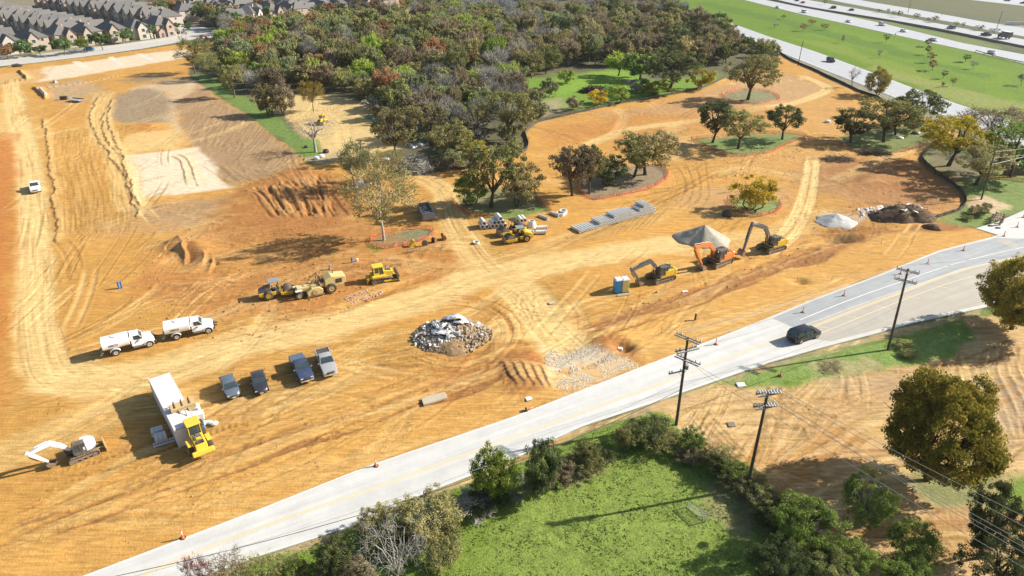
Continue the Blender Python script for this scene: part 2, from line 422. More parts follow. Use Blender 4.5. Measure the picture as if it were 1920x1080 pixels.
 # the small field: worn and leaf-littered places
 poly([(1090, 850), (1240, 840), (1340, 900), (1420, 1000), (1300, 1100), (1000, 1150), (900, 1050), (960, 930)], (0.19, 0.245, 0.05), 3, 3, 1, 0.7)
 poly([(1330, 905), (1400, 930), (1440, 990), (1400, 1010), (1330, 960)], (0.27, 0.21, 0.12), 1.2, 1.5, 0.5, 0.65, ws=2)
 poly([(1060, 905), (1090, 870), (1160, 850), (1150, 870), (1090, 900), (1060, 930)], (0.28, 0.22, 0.13), 0.5, 1.0, 0.5, 0.7, ws=2)
 # the site
 ochre = np.array([0.53, 0.284, 0.070]); pale = np.array([0.68, 0.49, 0.21]); cream = np.array([0.70, 0.59, 0.42]); brown = np.array([0.29, 0.135, 0.045]); rust = np.array([0.42, 0.17, 0.045]); greyb = np.array([0.345, 0.225, 0.12]); mud = np.array([0.30, 0.225, 0.14])
 site = poly(None, None, 0.9, 0.9, 0, 1, world=DIRT, ws=5)
 sc = ochre * (0.80 + 0.40 * n_big)[..., None] * (0.86 + 0.28 * n_mid)[..., None]
 sc = sc * (1 - 0.5 * sst(0.52, 0.75, n_mid)[..., None]) + (ochre * 0.6 + rust * 0.4) * 0.5 * sst(0.52, 0.75, n_mid)[..., None]
 m = site[..., None]; C[:] = C * (1 - m) + sc * m; GR[:] = GR * (1 - site)
 poly(None, pale * 0.92, 1.5, 1.6, 0, 0.95, world=CLEARING)
 def sp(px, col, soft=2, warp=2, amt=0.85, ws=4): return poly(px, col, soft, warp, 0.0, amt, ws=ws)
 sp([(-400, 175), (0, 140), (120, 122), (250, 104), (345, 92), (365, 106), (250, 126), (130, 146), (40, 158), (-400, 230)], cream * 0.97, 1.5, 1.5, 0.9)
 sp([(-100, 165), (20, 130), (80, 128), (90, 145), (50, 160), (-100, 190)], ochre, 2, 2, 0.8)
 for q in ([(135, 116), (150, 115), (175, 131), (160, 132)], [(200, 107), (212, 106), (235, 122), (222, 123)], [(255, 101), (265, 100), (292, 113), (280, 114)]): sp(q, (0.66, 0.6, 0.48), 0.5, 0.3, 0.9)
 sp([(-60, 200), (40, 190), (60, 200), (70, 280), (0, 330), (-60, 320)], pale, 5, 4, 0.5)
 sp([(80, 158), (150, 150), (200, 168), (190, 185), (120, 195), (100, 185)], mud * 1.35, 2.5, 3, 0.7)
 sp([(225, 178), (260, 165), (310, 170), (325, 195), (318, 228), (260, 232), (212, 226), (208, 200)], mud, 2.0, 2.0, 0.95)
 sp([(230, 170), (300, 150), (352, 148), (395, 170), (330, 190), (340, 240), (372, 262), (350, 265), (318, 235), (325, 190), (290, 165)], cream * 0.8, 3, 3, 0.6)
 sp([(228, 150), (290, 140), (340, 142), (350, 150), (280, 158)], mud * 0.85, 2.0, 3, 0.85)
 sp([(370, 160), (400, 178), (470, 222), (520, 262), (560, 290), (556, 310), (520, 330), (440, 348), (418, 340), (372, 300), (345, 250), (330, 200)], greyb, 1.8, 1.8, 0.95)
 sp([(232, 290), (330, 282), (372, 275), (395, 300), (420, 345), (440, 352), (360, 362), (270, 378), (258, 384), (245, 350)], cream, 1.0, 1.0, 0.95)
 sp([(268, 372), (320, 362), (330, 372), (280, 386)], ochre * 1.05, 0.8, 0.8, 0.8)
 sp([(245, 250), (330, 240), (350, 262), (330, 280), (235, 290)], pale, 2, 2, 0.7)
 sp([(252, 234), (290, 234), (296, 246), (265, 248)], rust, 1.2, 2, 0.7)
 sp([(-60, 260), (33, 260), (28, 400), (14, 520), (10, 700), (-60, 760)], np.array([0.50, 0.21, 0.05]), 2.0, 2.5, 0.85)
 sp([(250, 395), (330, 375), (420, 372), (440, 400), (330, 430), (250, 425)], greyb * 1.1, 3, 4, 0.75)
 sp([(170, 420), (330, 405), (450, 380), (520, 430), (420, 470), (330, 440), (180, 450)], greyb * 1.25, 3, 3, 0.35)
 sp([(400, 400), (520, 330), (640, 330), (700, 400), (690, 460), (600, 500), (480, 470), (420, 440)], ochre * 0.3 + rust * 0.35 + brown * 0.3, 4, 5, 0.8)
 sp([(470, 350), (560, 315), (660, 350), (640, 400), (520, 430)], rust * 0.4 + brown * 0.6, 3, 4, 0.65)
 sp([(240, 520), (340, 505), (480, 520), (660, 480), (800, 460), (860, 480), (820, 520), (700, 545), (560, 600), (400, 590), (240, 560)], ochre * 0.3 + rust * 0.5 + brown * 0.2, 4, 5, 0.75)
 sp([(480, 510), (620, 490), (720, 500), (640, 530), (480, 560)], brown, 2, 4, 0.5)
 sp([(290, 900), (420, 850), (600, 760), (560, 700), (260, 800)], greyb * 1.2, 4, 4, 0.30)
 sp([(420, 690), (600, 640), (760, 620), (900, 700), (700, 740), (500, 780)], ochre * 0.9, 4, 4, 0.6)
 sp([(945, 668), (990, 660), (1020, 690), (1024, 730), (985, 742), (940, 730), (930, 700)], rust * 0.75 + brown * 0.25, 1.0, 1.2, 0.95)
 sp([(820, 690), (940, 680), (960, 740), (880, 780), (790, 760)], ochre * 0.7 + rust * 0.3, 2.5, 3, 0.6)
 sp([(1105, 636), (1150, 628), (1195, 655), (1205, 680), (1160, 668), (1110, 655)], rust * 0.6 + brown * 0.4, 0.9, 1.0, 0.9)
 sp([(1000, 560), (1060, 555), (1075, 575), (1030, 590), (990, 580)], ochre * 0.8, 2, 1.5, 0.7)
 sp([(1235, 636), (1270, 624), (1305, 622), (1290, 634), (1250, 645)], rust * 0.8, 0.5, 0.6, 0.95)
 sp([(1474, 526), (1490, 519), (1520, 520), (1516, 530), (1490, 533)], rust * 0.75, 0.4, 0.5, 0.9)
 sp([(625, 862), (650, 848), (675, 846), (662, 858), (640, 866)], brown, 0.4, 0.5, 0.85)
 sp([(300, 470), (330, 445), (350, 448), (400, 480), (395, 500), (350, 500)], brown * 1.1, 1.0, 1.5, 0.75)
 sp([(950, 350), (1050, 330), (1090, 400), (1180, 372), (1260, 350), (1320, 400), (1380, 420), (1300, 470), (1100, 500), (1000, 470)], ochre * 1.08, 5, 5, 0.5)
 sp([(1240, 370), (1330, 350), (1470, 345), (1500, 370), (1460, 400), (1330, 410)], greyb * 1.25, 3, 4, 0.5)
 sp([(1290, 210), (1440, 200), (1550, 180), (1700, 230), (1750, 260), (1660, 290), (1520, 320), (1300, 300)], ochre * 0.75 + greyb * 0.35, 5, 6, 0.7, 8)
 sp([(1020, 240), (1150, 225), (1240, 215), (1300, 215), (1230, 250), (1130, 270), (1040, 275)], rust * 0.7 + ochre * 0.35, 4, 5, 0.5, 7)
 sp([(1130, 215), (1260, 190), (1360, 160), (1440, 130), (1560, 165), (1500, 190), (1300, 215)], (0.44, 0.30, 0.17), 4, 4, 0.6, 7)
 sp([(1480, 330), (1560, 300), (1700, 300), (1790, 350), (1800, 385), (1750, 410), (1620, 380), (1500, 360)], rust * 0.35 + greyb * 0.65, 3, 5, 0.75, 7)
 sp([(1600, 310), (1700, 300), (1780, 345), (1740, 370), (1640, 350)], brown * 1.15, 3, 4, 0.6)
 sp([(1640, 335), (1655, 325), (1640, 322), (1605, 330), (1608, 345)], brown * 0.6, 0.6, 1, 0.9)
 sp([(1540, 320), (1590, 300), (1610, 320), (1560, 340)], brown, 2, 3, 0.5)
 sp([(1605, 392), (1680, 388), (1700, 400), (1640, 412), (1600, 402)], (0.6, 0.57, 0.5), 1, 2.4, 0.55, 2)
 sp([(1562, 398), (1600, 398), (1625, 415), (1590, 424)], (0.6, 0.57, 0.5), 1, 1, 0.6, 2)
 sp([(1522, 432), (1660, 424), (1670, 436), (1560, 442), (1524, 440)], brown * 0.7, 0.6, 0.8, 0.6)
 sp([(1540, 447), (1590, 436), (1612, 440), (1608, 450), (1572, 455)], np.array([0.15, 0.13, 0.06]), 0.3, 0.4, 0.95)
 sp([(1500, 470), (1600, 450), (1720, 420), (1830, 424), (1800, 432), (1640, 455), (1560, 486), (1440, 515), (1280, 572), (1120, 625), (1100, 612), (1250, 560), (1400, 508)], rust * 0.35 + brown * 0.65, 0.7, 1.1, 0.95, 3)
 sp([(1790, 398), (1830, 390), (1890, 372), (1920, 385), (1880, 405), (1830, 405)], (0.6, 0.42, 0.26), 1, 1.5, 0.0)
 # graded shoulder beside the road
 sp([(-700, 1380), (0, 1010), (250, 925), (480, 848), (760, 762), (960, 700), (1010, 735), (1060, 690), (1190, 668), (1120, 625), (1260, 580), (1440, 515), (1600, 455), (1700, 432), (1872, 441), (1640, 518), (1400, 612), (1210, 685), (960, 782), (700, 870), (480, 957), (155, 1080), (-420, 1290)], ochre * 1.0 * np.array([1.0, 0.96, 0.95]), 0.8, 0.6, 0.9)
 sp([(1020, 655), (1100, 650), (1180, 670), (1212, 685), (1150, 708), (1060, 742), (1030, 722), (1018, 690)], (0.60, 0.50, 0.36), 1.2, 1.5, 0.8, 2)
 # green inside the tree rings and along the strip
 for k, gcol in (('a', (0.19, 0.19, 0.10)), ('b', (0.2, 0.2, 0.09)), ('c', (0.24, 0.19, 0.12)), ('d', (0.19, 0.24, 0.08)), ('e', (0.2, 0.2, 0.1)), ('f', (0.19, 0.21, 0.08)), ('g', (0.15, 0.19, 0.06))):
  poly(None, gcol, 0.8, 0.8, 0.9, 0.95, world=OVW[k], ws=2.5)
 poly([(690, 460), (705, 452), (715, 468), (700, 474)], (0.1, 0.24, 0.03), 0.6, 0.6, 1)
 poly([(880, 398), (960, 398), (1022, 386), (1030, 394), (960, 410), (890, 410)], (0.15, 0.22, 0.05), 0.6, 0.8, 1, 0.9)
 poly([(1300, 262), (1345, 282), (1430, 287), (1500, 262), (1420, 256)], (0.14, 0.21, 0.05), 1.0, 1.2, 1, 0.7, ws=3)
 poly([(360, 140), (400, 172), (470, 218), (525, 262), (562, 290), (600, 292), (596, 270), (545, 240), (510, 205), (440, 172), (390, 140)], (0.14, 0.215, 0.045), 1.2, 1.4, 1, 0.9)
 poly([(560, 262), (596, 262), (604, 290), (575, 296)], (0.14, 0.22, 0.04), 1.2, 1.2, 1, 0.8)
 poly([(570, 298), (640, 280), (640, 300), (600, 312)], (0.42, 0.33, 0.2), 1.2, 1.2, 0.3, 0.7)
 # verge at the right edge
 poly([(1745, 414), (1800, 398), (1812, 374), (1790, 345), (1745, 318), (1730, 300), (1745, 278), (1800, 262), (2100, 300), (2300, 330), (2250, 300), (1925, 391), (1866, 417), (1832, 427)], (0.17, 0.23, 0.06), 0.8, 1.2, 0.9, 0.95, ws=3)
 poly([(1728, 300), (1748, 276), (1850, 300), (1860, 320), (1790, 345), (1745, 318)], (0.17, 0.13, 0.08), 2, 2, 0.5, 0.8)
 poly([(1815, 372), (1845, 366), (1900, 385), (1868, 402), (1826, 398)], (0.6, 0.44, 0.28), 0.8, 1.2, 0.1, 0.85, ws=2)
 ind = GR < 0.5
 # ------------ tracks and scarps: strokes with a width, a colour and real relief
 def stroke(pts, w, fn, pxl=True, step=2.0):
  P = smooth_line(GS(pts) if pxl else pts, step)
  A = np.array(P); pad = w * 1.4 + 0.5
  r0, r1 = np.searchsorted(ys, [A[:, 1].min() - pad, A[:, 1].max() + pad])
  if r1 - r0 < 1: return
  h = hw[r0:r1]
  xl, xh = A[:, 0].min() - pad, A[:, 0].max() + pad
  ul = min((xl / h).min(), (xl / h).max()); uh = max((xh / h).min(), (xh / h).max())
  c0, c1 = np.searchsorted(uu, [ul, uh])
  if c1 - c0 < 1: return
  sl = (slice(r0, r1), slice(c0, c1))
  X_, Y_ = Xg[sl], Yg[sl]
  best = np.full(X_.shape, 1e9); sd_ = np.zeros(X_.shape); ss = np.zeros(X_.shape)
  acc = 0.0
  for i in range(len(A) - 1):
   ax, ay = A[i]; bx, by = A[i + 1]
   ex, ey = bx - ax, by - ay; L = math.hypot(ex, ey)
   if L < 1e-6: continue
   ra, rb = np.searchsorted(ys[r0:r1], [min(ay, by) - pad, max(ay, by) + pad])
   if rb > ra:
    q = slice(ra, rb)
    x_, y_ = X_[q], Y_[q]
    t = ((x_ - ax) * ex + (y_ - ay) * ey) / (L * L)
    tc = np.clip(t, 0, 1)
    dx = x_ - ax - tc * ex; dy = y_ - ay - tc * ey
    d = np.hypot(dx, dy)
    up = d < best[q]
    best[q] = np.where(up, d, best[q])
    sgn = (ex * dy - ey * dx) / L
    sd_[q] = np.where(up, np.where(sgn >= 0, d, -d), sd_[q])
    ss[q] = np.where(up, acc + tc * L, ss[q])
   acc += L
  near = best < pad
  if not near.any(): return
  fn(sl, X_, Y_, best, sd_, ss, acc)
 def mixc(sl, a, col):
  a = a * ind[sl]
  C[sl] = C[sl] * (1 - a[..., None]) + np.asarray(col) * a[..., None]
 def ends(ss, L, e=3.0): return sst(0, e, ss) * sst(0, e, L - ss)
 def haul(w, col=pale, amt=0.75, lines=0.5):
  def f(sl, X_, Y_, d, sd_, ss, L):
   a = (1 - sst(0.55 * w, 1.1 * w, d * (0.8 + 0.45 * fbm(X_ / 3, Y_ / 3, 40, 3)))) * ends(ss, L, 5)
   st = fbm(ss / 9 + 3, sd_ * 1.7, 44, 3)
   mixc(sl, a * amt * (0.72 + 0.5 * st), col)
   k = np.clip(fbm(ss / 14, sd_ * 2.6, 47, 2) - 0.55, 0, 1) * 3.2
   mixc(sl, a * np.clip(k, 0, 1) * lines, ochre * 0.72)
   Z[sl] -= a * (0.05 + 0.045 * (st - 0.5) * 2 + 0.03 * k) * ind[sl]
  return f
 def ruts(w, col=brown, amt=0.5, depth=0.09, freq=1.5, seed=50):
  def f(sl, X_, Y_, d, sd_, ss, L):
   a = (1 - sst(0.75 * w, w, d)) * ends(ss, L, 2.5)
   k = fbm(ss / 7, sd_ * freq, seed, 2) + 0.15 * fbm(ss * 1.3, sd_ * 2, seed + 3, 2)
   k = np.clip((k - 0.56) * 4.5, -0.6, 1)
   mixc(sl, a * np.clip(k, 0, 1) * amt, col)
   mixc(sl, a * np.clip(-k, 0, 1) * amt * 0.45, pale)
   Z[sl] -= a * k * depth * ind[sl]
  return f
 def pair(gauge=1.9, tw=0.42, col=brown, amt=0.35, depth=0.05, tread=0.5):
  def f(sl, X_, Y_, d, sd_, ss, L):
   a = np.exp(-((d - gauge / 2) / tw) ** 2 * 1.6) * ends(ss, L, 4)
   lip = np.exp(-((d - gauge / 2 - tw * 1.2) / (tw * 0.6)) ** 2) * ends(ss, L, 4)
   tr = 0.5 + 0.5 * np.sin(ss * 2 * math.pi / 0.65)
   mixc(sl, a * amt * (1 - tread * 0.5 * tr) * (0.5 + fbm(ss / 4, sd_, 60, 2)), col)
   Z[sl] += (-a * depth * (1 - tread * 0.6 * tr) + lip * depth * 0.7) * ind[sl]
  return f
 def scarp(h=0.5, w=0.45, col=brown, amt=0.7, wig=1.0, wd=2.4):
  def f(sl, X_, Y_, d, sd_, ss, L):
   o = wig * (fbm(ss / 3.0, ss * 0 + 4, 62, 3) - 0.5) * 1.6
   q = sd_ + o
   hh = h * (0.45 + 1.1 * fbm(ss / 2.2, ss * 0 + 9, 66, 2)) * ends(ss, L, 3)
   a = np.exp(-(q / w) ** 2) * sst(0.30, 0.52, fbm(ss / 2.0, sd_ * 0, 69, 2)) * ends(ss, L, 2)
   mixc(sl, a * amt, col)
   mixc(sl, np.exp(-((q - 0.9) / 0.8) ** 2) * 0.35 * ends(ss, L, 3), pale * 1.05)
   Z[sl] += hh * sst(-w * 0.6, w * 0.6, q) * np.exp(-np.clip(q - w * 0.6, 0, 9) / 1.1) * (1 - sst(1.0, 1.4, q / (wd * 1.0))) * ind[sl]
  return f
 # wandering machine tracks all over the bare soil
 rs = np.random.RandomState(4)
 for k in range(520):
  px, py = rs.uniform(-40, 1800), rs.uniform(150, 1040) ** 1.0
  cx, cy = G(px, py)
  if px < 330 and py < 640: a = math.pi / 2 + rs.normal(0, 0.3)
  else: a = 0.42 + rs.normal(0, 0.38) + (0.5 * rs.normal() if py < 400 else 0)
  L = rs.uniform(8, 30) * (1 if py > 350 else 1.6); cur = rs.normal(0, 0.018)
  pts = [(cx, cy)]; aa = a
  for _ in range(7):
   pts.append((pts[-1][0] + L / 7 * math.cos(aa), pts[-1][1] + L / 7 * math.sin(aa))); aa += cur * L / 7
  kind = rs.rand()
  if kind < 0.5: stroke(pts, 1.4, pair(rs.uniform(1.5, 2.4), rs.uniform(0.22, 0.5), ochre * rs.uniform(0.5, 0.75) if rs.rand() < 0.65 else pale * 1.05, rs.uniform(0.35, 0.7), rs.uniform(0.02, 0.06), rs.rand()), False)
  elif kind < 0.85: stroke(pts, rs.uniform(1.0, 2.6), ruts(rs.uniform(1.0, 2.6), ochre * rs.uniform(0.5, 0.8), rs.uniform(0.3, 0.65), rs.uniform(0.03, 0.08), rs.uniform(1.4, 3.6), k % 40), False)
  else: stroke(pts, rs.uniform(1.0, 2.2), haul(rs.uniform(0.8, 2.0), pale, rs.uniform(0.2, 0.5)), False)
 sp([(-700, 1380), (0, 1010), (250, 925), (480, 848), (760, 762), (960, 700), (1010, 735), (1060, 690), (1190, 668), (1120, 625), (1260, 580), (1440, 515), (1600, 455), (1700, 432), (1872, 441), (1640, 518), (1400, 612), (1210, 685), (960, 782), (700, 870), (480, 957), (155, 1080), (-420, 1290)], ochre * 1.06 * np.array([1.0, 1.04, 1.15]), 0.8, 0.6, 0.62)
 # haul roads
 stroke([(20, 150), (30, 215), (46, 270), (58, 340), (64, 420), (66, 520), (68, 620), (90, 700), (150, 730)], 3.6, haul(3.4, pale * 1.04, 0.85))
 stroke([(60, 700), (200, 712), (330, 690), (430, 655), (560, 625), (700, 588), (800, 560), (900, 520), (1000, 500), (1120, 480), (1250, 460), (1320, 470)], 5, haul(4.6, pale * 1.04, 0.8, 0.3))
 stroke([(940, 520), (990, 560), (1020, 610), (1060, 650), (1090, 680)], 5, haul(4.6, pale * 1.05, 0.8, 0.3))
 stroke([(930, 520), (890, 480), (865, 440), (845, 400), (835, 360), (800, 335), (760, 325)], 4, haul(3.8, pale, 0.65, 0.8))
 stroke([(1250, 470), (1350, 452), (1450, 440), (1520, 410), (1600, 395)], 4, haul(4, pale, 0.5, 0.6))
 stroke([(1400, 480), (1462, 440), (1492, 400), (1508, 350), (1518, 292)], 1.0, haul(1.0, pale * 1.08, 0.9, 0.2))
 stroke([(1440, 482), (1490, 440), (1514, 400), (1526, 350), (1532, 292)], 1.0, haul(1.0, pale * 1.08, 0.9, 0.2))
 stroke([(1530, 288), (1526, 250), (1500, 220)], 2.5, haul(2.5, ochre, 0.5))
 stroke([(1090, 275), (1170, 245), (1230, 235), (1330, 222), (1420, 205), (1500, 190), (1552, 165), (1500, 140)], 2.4, haul(2.4, pale, 0.8, 0.4))
 stroke([(1145, 255), (1165, 235), (1170, 215), (1150, 200)], 2.0, haul(2.0, pale, 0.5, 0.4))
 stroke([(1230, 300), (1300, 270), (1250, 250), (1290, 232)], 3, haul(3, pale, 0.5, 0.6))
 stroke([(1560, 345), (1620, 315), (1690, 285), (1760, 262), (1810, 258)], 3, haul(2.6, pale, 0.65, 0.6))
 stroke([(1330, 330), (1400, 318), (1480, 330), (1530, 330)], 3, haul(3, pale, 0.4, 0.8))
 stroke([(20, 220), (100, 195), (190, 175), (300, 150), (400, 138)], 3.5, haul(3.5, ochre * 1.05, 0.6, 0.6))
 stroke([(200, 170), (185, 210), (190, 250), (225, 300), (240, 360), (258, 400)], 4, haul(4, pale, 0.55, 0.8))
 stroke([(-100, 1040), (120, 950), (300, 880), (500, 800), (700, 740), (850, 690), (960, 660)], 3.2, haul(3.0, ochre * 1.08, 0.5, 0.9))
 stroke([(-100, 880), (60, 830), (180, 780), (260, 740)], 4, haul(4, pale, 0.4))
 stroke([(690, 480), (800, 500), (880, 500), (1000, 470), (1090, 440), (1260, 400)], 3, haul(3, pale, 0.35, 0.8))
 stroke([(600, 205), (640, 235), (650, 270), (690, 300), (800, 325)], 3, haul(3, pale * 1.05, 0.5, 0.4))
 sp([(945, 668), (990, 660), (1020, 690), (1024, 730), (985, 742), (940, 730), (930, 700)], rust * 0.6 + brown * 0.4, 1.0, 1.2, 0.85)
 sp([(1105, 636), (1150, 628), (1195, 655), (1205, 680), (1160, 668), (1110, 655)], rust * 0.5 + brown * 0.5, 0.9, 1.0, 0.8)
 sp([(400, 420), (480, 360), (560, 330), (650, 345), (660, 400), (600, 440), (470, 450)], rust * 0.45 + brown * 0.45, 3, 5, 0.55)
 sp([(1105, 606), (1250, 562), (1440, 500), (1560, 466), (1600, 452), (1560, 484), (1440, 514), (1280, 572), (1130, 622)], rust * 0.35 + brown * 0.65, 0.6, 1.0, 0.75, 3)
 # ruts and furrows
 stroke([(0, 1010), (250, 927), (480, 850), (700, 780), (900, 715), (960, 690)], 2.2, ruts(2.4, brown, 0.9, 0.10))
 stroke([(0, 985), (220, 905), (480, 815), (720, 745), (900, 680), (1000, 640)], 2.6, ruts(2.6, brown, 0.42, 0.08))
 stroke([(1090, 632), (1180, 600), (1300, 560), (1440, 508), (1560, 468)], 2.4, ruts(2.6, brown, 0.9, 0.12))
 stroke([(1060, 610), (1180, 575), (1300, 535), (1400, 500), (1500, 465), (1640, 440)], 3.0, ruts(3.0, rust * 0.6 + brown * 0.4, 0.5, 0.10))
 stroke([(300, 560), (450, 540), (600, 505), (760, 480)], 5, ruts(5, brown, 0.5, 0.12, 0.9))
 stroke([(420, 600), (560, 580), (700, 545), (860, 490)], 4, ruts(4, rust * 0.6 + brown * 0.4, 0.4, 0.10, 1.2))
 stroke([(350, 640), (460, 615), (600, 585), (740, 540), (840, 510)], 3, ruts(3, rust * 0.6, 0.35, 0.08))
 for dx in (0, 26, 52, 80, 110): stroke([(112 + dx, 240), (108 + dx, 300), (120 + dx * 0.95, 360), (125 + dx * 0.9, 440)], 2.6, ruts(2.6, ochre * 0.66, 0.4, 0.03, 2.6, 50 + dx))
 for k in range(9): stroke([(380 + k * 24, 300 + 4 * k - 40 * (k > 6)), (420 + k * 20, 330), (450 + k * 20, 350)], 2.0, ruts(2.0, greyb * 0.7, 0.3, 0.05, 2.2, 20 + k))
 for k in range(8): stroke([(400 + k * 22, 190 + k * 10), (372 + k * 22, 232 + k * 9), (350 + k * 22, 262 + k * 8)], 1.6, ruts(2.2, greyb * 0.72, 0.35, 0.05, 2.0, 30 + k))
 for k in range(9): stroke([(470 + 15 * k + 6 * (k % 3), 352 - 3 * k), (500 + 15 * k + 5 * (k % 2), 378), (526 + 14 * k, 408)], 1.5, ruts(2.2, brown, 0.9, 0.2, 1.3, 13 + 5 * k))
 for k in range(5): stroke([(942 + 17 * k, 672 + 2 * k), (954 + 17 * k, 702), (972 + 16 * k, 735)], 1.0, scarp(0.13, 0.22, brown * 0.7, 0.9, 1.6))
 for k, (cx, cy) in enumerate([(1030, 567), (1030, 567), (1030, 567)]):
  r = 26 + 16 * k
  stroke([(cx + r * 1.35 * math.cos(t), cy + r * 0.55 * math.sin(t)) for t in np.linspace(0.3, 5.9, 12)], 1.3, ruts(1.3, ochre * 0.62, 0.4, 0.03, 2.5, 12 + k))
 for k in range(4):
  r = 1.0 + 0.13 * k
  stroke([(852 + 88 * r * math.cos(t), 625 + 50 * r * math.sin(t)) for t in np.linspace(-1.9, 2.4, 14)], 0.9, ruts(1.0, rust * 0.75, 0.5, 0.04, 2.5, 22 + k))
 for k in range(14):
  stroke([(1030 + 13 * k, 470 - 3 * k), (1090 + 14 * k, 440 - 6 * k), (1150 + 16 * k, 418 - 8 * k)], 1.2, pair(1.9, 0.4, ochre * 0.62, 0.42, 0.05))
 for k in range(4): stroke([(1250 + 21 * k, 300), (1275 + 14 * k, 335), (1270 + 16 * k, 370), (1240 + 18 * k, 395)], 1.3, pair(2.0, 0.35, ochre * 0.66, 0.4, 0.035))
 for k in range(12): stroke([(60 + 26 * k, 905 - 10 * k), (150 + 26 * k, 885 - 9 * k), (260 + 26 * k, 842 - 8 * k)], 1.5, pair(2.1, 0.4, ochre * 0.68, 0.35, 0.05, 0.9))
 for k in range(7): stroke([(1870 + 12 * k, 640), (1850 + 20 * k, 690), (1880 + 22 * k, 760), (1920 + 10 * k, 840)], 1.0, pair(1.8, 0.35, brown, 0.3, 0.05))
 for k in range(5): stroke([(1300, 760 + 16 * k), (1380, 850 + 10 * k), (1480, 930 + 8 * k), (1560, 990)], 0.9, pair(1.7, 0.35, brown * 1.2, 0.25, 0.04))
 for k in range(5): stroke([(1400, 745 + 14 * k), (1520, 750 + 14 * k), (1640, 720 + 10 * k), (1800, 690 + 6 * k)], 0.9, pair(1.8, 0.35, brown * 1.2, 0.25, 0.04))
 for k in range(4): stroke([(1720, 968 + 5 * k), (1820, 964 + 6 * k), (1980, 966 + 6 * k)], 0.8, pair(1.6, 0.3, brown, 0.35, 0.05))
 for k in range(3): stroke([(1240, 630 + 12 * k), (1330, 598 + 12 * k), (1480, 560 + 8 * k), (1600, 520)], 0.8, pair(1.9, 0.22, pale, 0.5, 0.02))
 # eroded edges
 B_ = brown * 0.9
 stroke([(80, 222), (84, 250), (90, 280), (90, 310), (97, 340), (98, 370), (101, 400), (104, 440), (108, 458)], 1.6, scarp(0.15, 0.28, brown * 0.75, 1.0))
 stroke([(185, 180), (170, 208), (170, 232), (184, 262), (200, 285), (225, 320), (240, 350), (250, 385), (262, 412)], 1.6, scarp(0.17, 0.3, brown * 0.75, 1.0))
 stroke([(198, 208), (190, 235), (205, 270), (222, 292)], 1.4, scarp(0.2, 0.28, B_, 0.85))
 stroke([(210, 185), (201, 215), (208, 250), (222, 280), (232, 310), (248, 360), (262, 388)], 1.6, scarp(0.18, 0.3, brown * 0.75, 1.0))
 stroke([(0, 160), (30, 152), (55, 148)], 2.4, scarp(0.9, 0.8, B_, 0.8, 2.0))
 stroke([(33, 132), (42, 141), (50, 150)], 1.5, scarp(0.8, 0.7, brown * 0.8, 0.9, 0.4))
 stroke([(60, 163), (72, 172), (85, 186)], 1.2, scarp(0.7, 0.5, B_, 0.8))
 stroke([(275, 393), (330, 383), (340, 380)], 1.2, scarp(0.4, 0.4, B_, 0.6))
 stroke([(318, 292), (338, 302), (345, 330), (352, 352)], 0.9, scarp(0.12, 0.22, B_, 0.8, 0.3))
 stroke([(330, 288), (352, 300), (362, 328), (372, 352)], 0.9, scarp(0.12, 0.22, B_, 0.8, 0.3))
 stroke([(560, 285), (575, 302), (600, 312)], 1.2, scarp(0.4, 0.5, B_, 0.5))
 stroke([(400, 172), (470, 216), (530, 262), (566, 296)], 1.0, scarp(0.35, 0.4, B_, 0.5))
 stroke([(240, 140), (150, 156), (60, 168)], 1.0, scarp(0.3, 0.4, ochre * 0.6, 0.5, 0.3))
 stroke([(345, 498), (350, 475), (338, 455), (322, 446)], 2.4, scarp(0.9, 0.6, brown * 0.6, 0.9, 1.2))
 stroke([(378, 500), (386, 482), (384, 470)], 2.4, scarp(0.7, 0.5, brown * 0.7, 0.9, 1.0))
 stroke([(388, 514), (402, 490), (398, 478)], 2.0, scarp(0.6, 0.4, brown * 0.7, 0.8, 0.6))
 stroke([(250, 470), (330, 462), (430, 470), (560, 480)], 2, ruts(3, brown, 0.35, 0.1, 1.2, 33))
 for k in range(16):
  a0 = rs.uniform(300, 620), rs.uniform(420, 560)
  stroke([a0, (a0[0] + 50, a0[1] - 10 + rs.uniform(-8, 8)), (a0[0] + 110, a0[1] - 22)], 1.3, scarp(0.25, 0.35, B_, 0.45, 1.6))
 for k in range(12):
  a0 = rs.uniform(700, 840), rs.uniform(455, 510)
  stroke([a0, (a0[0] + 20, a0[1] - 10), (a0[0] + 60, a0[1] - 12)], 1.0, scarp(0.3, 0.35, B_, 0.5, 1.2))
 for k in range(22):
  a0 = rs.uniform(1290, 1760), rs.uniform(190, 400)
  stroke([a0, (a0[0] + 20, a0[1] - 3 + rs.uniform(-6, 6)), (a0[0] + 60, a0[1] - 5)], 1.0, scarp(0.28, 0.45, B_, 0.5, 1.6))
 rb = rust * 0.5 + brown * 0.5
 sp([(250, 500), (340, 440), (450, 395), (560, 400), (680, 420), (800, 455), (850, 480), (800, 520), (680, 535), (560, 585), (420, 600), (280, 560)], rb * 1.15, 3, 7, 0.42, 6)
 sp([(480, 345), (570, 315), (660, 345), (650, 400), (540, 430), (450, 400)], rb, 3, 5, 0.45, 4)
 sp([(1540, 300), (1700, 292), (1790, 350), (1800, 390), (1720, 420), (1560, 450), (1500, 430), (1600, 370)], rb, 3, 6, 0.42, 6)
 sp([(1290, 205), (1400, 200), (1480, 205), (1440, 240), (1300, 250), (1180, 300), (1220, 260)], rb * 1.1, 4, 6, 0.35, 7)
 sp([(1020, 250), (1160, 215), (1290, 190), (1370, 165), (1340, 200), (1180, 240), (1040, 275)], rust, 4, 6, 0.30, 7)
 sp([(1200, 600), (1300, 562), (1440, 505), (1560, 465), (1570, 480), (1440, 518), (1290, 575), (1190, 615)], brown, 0.6, 1.2, 0.45, 3)
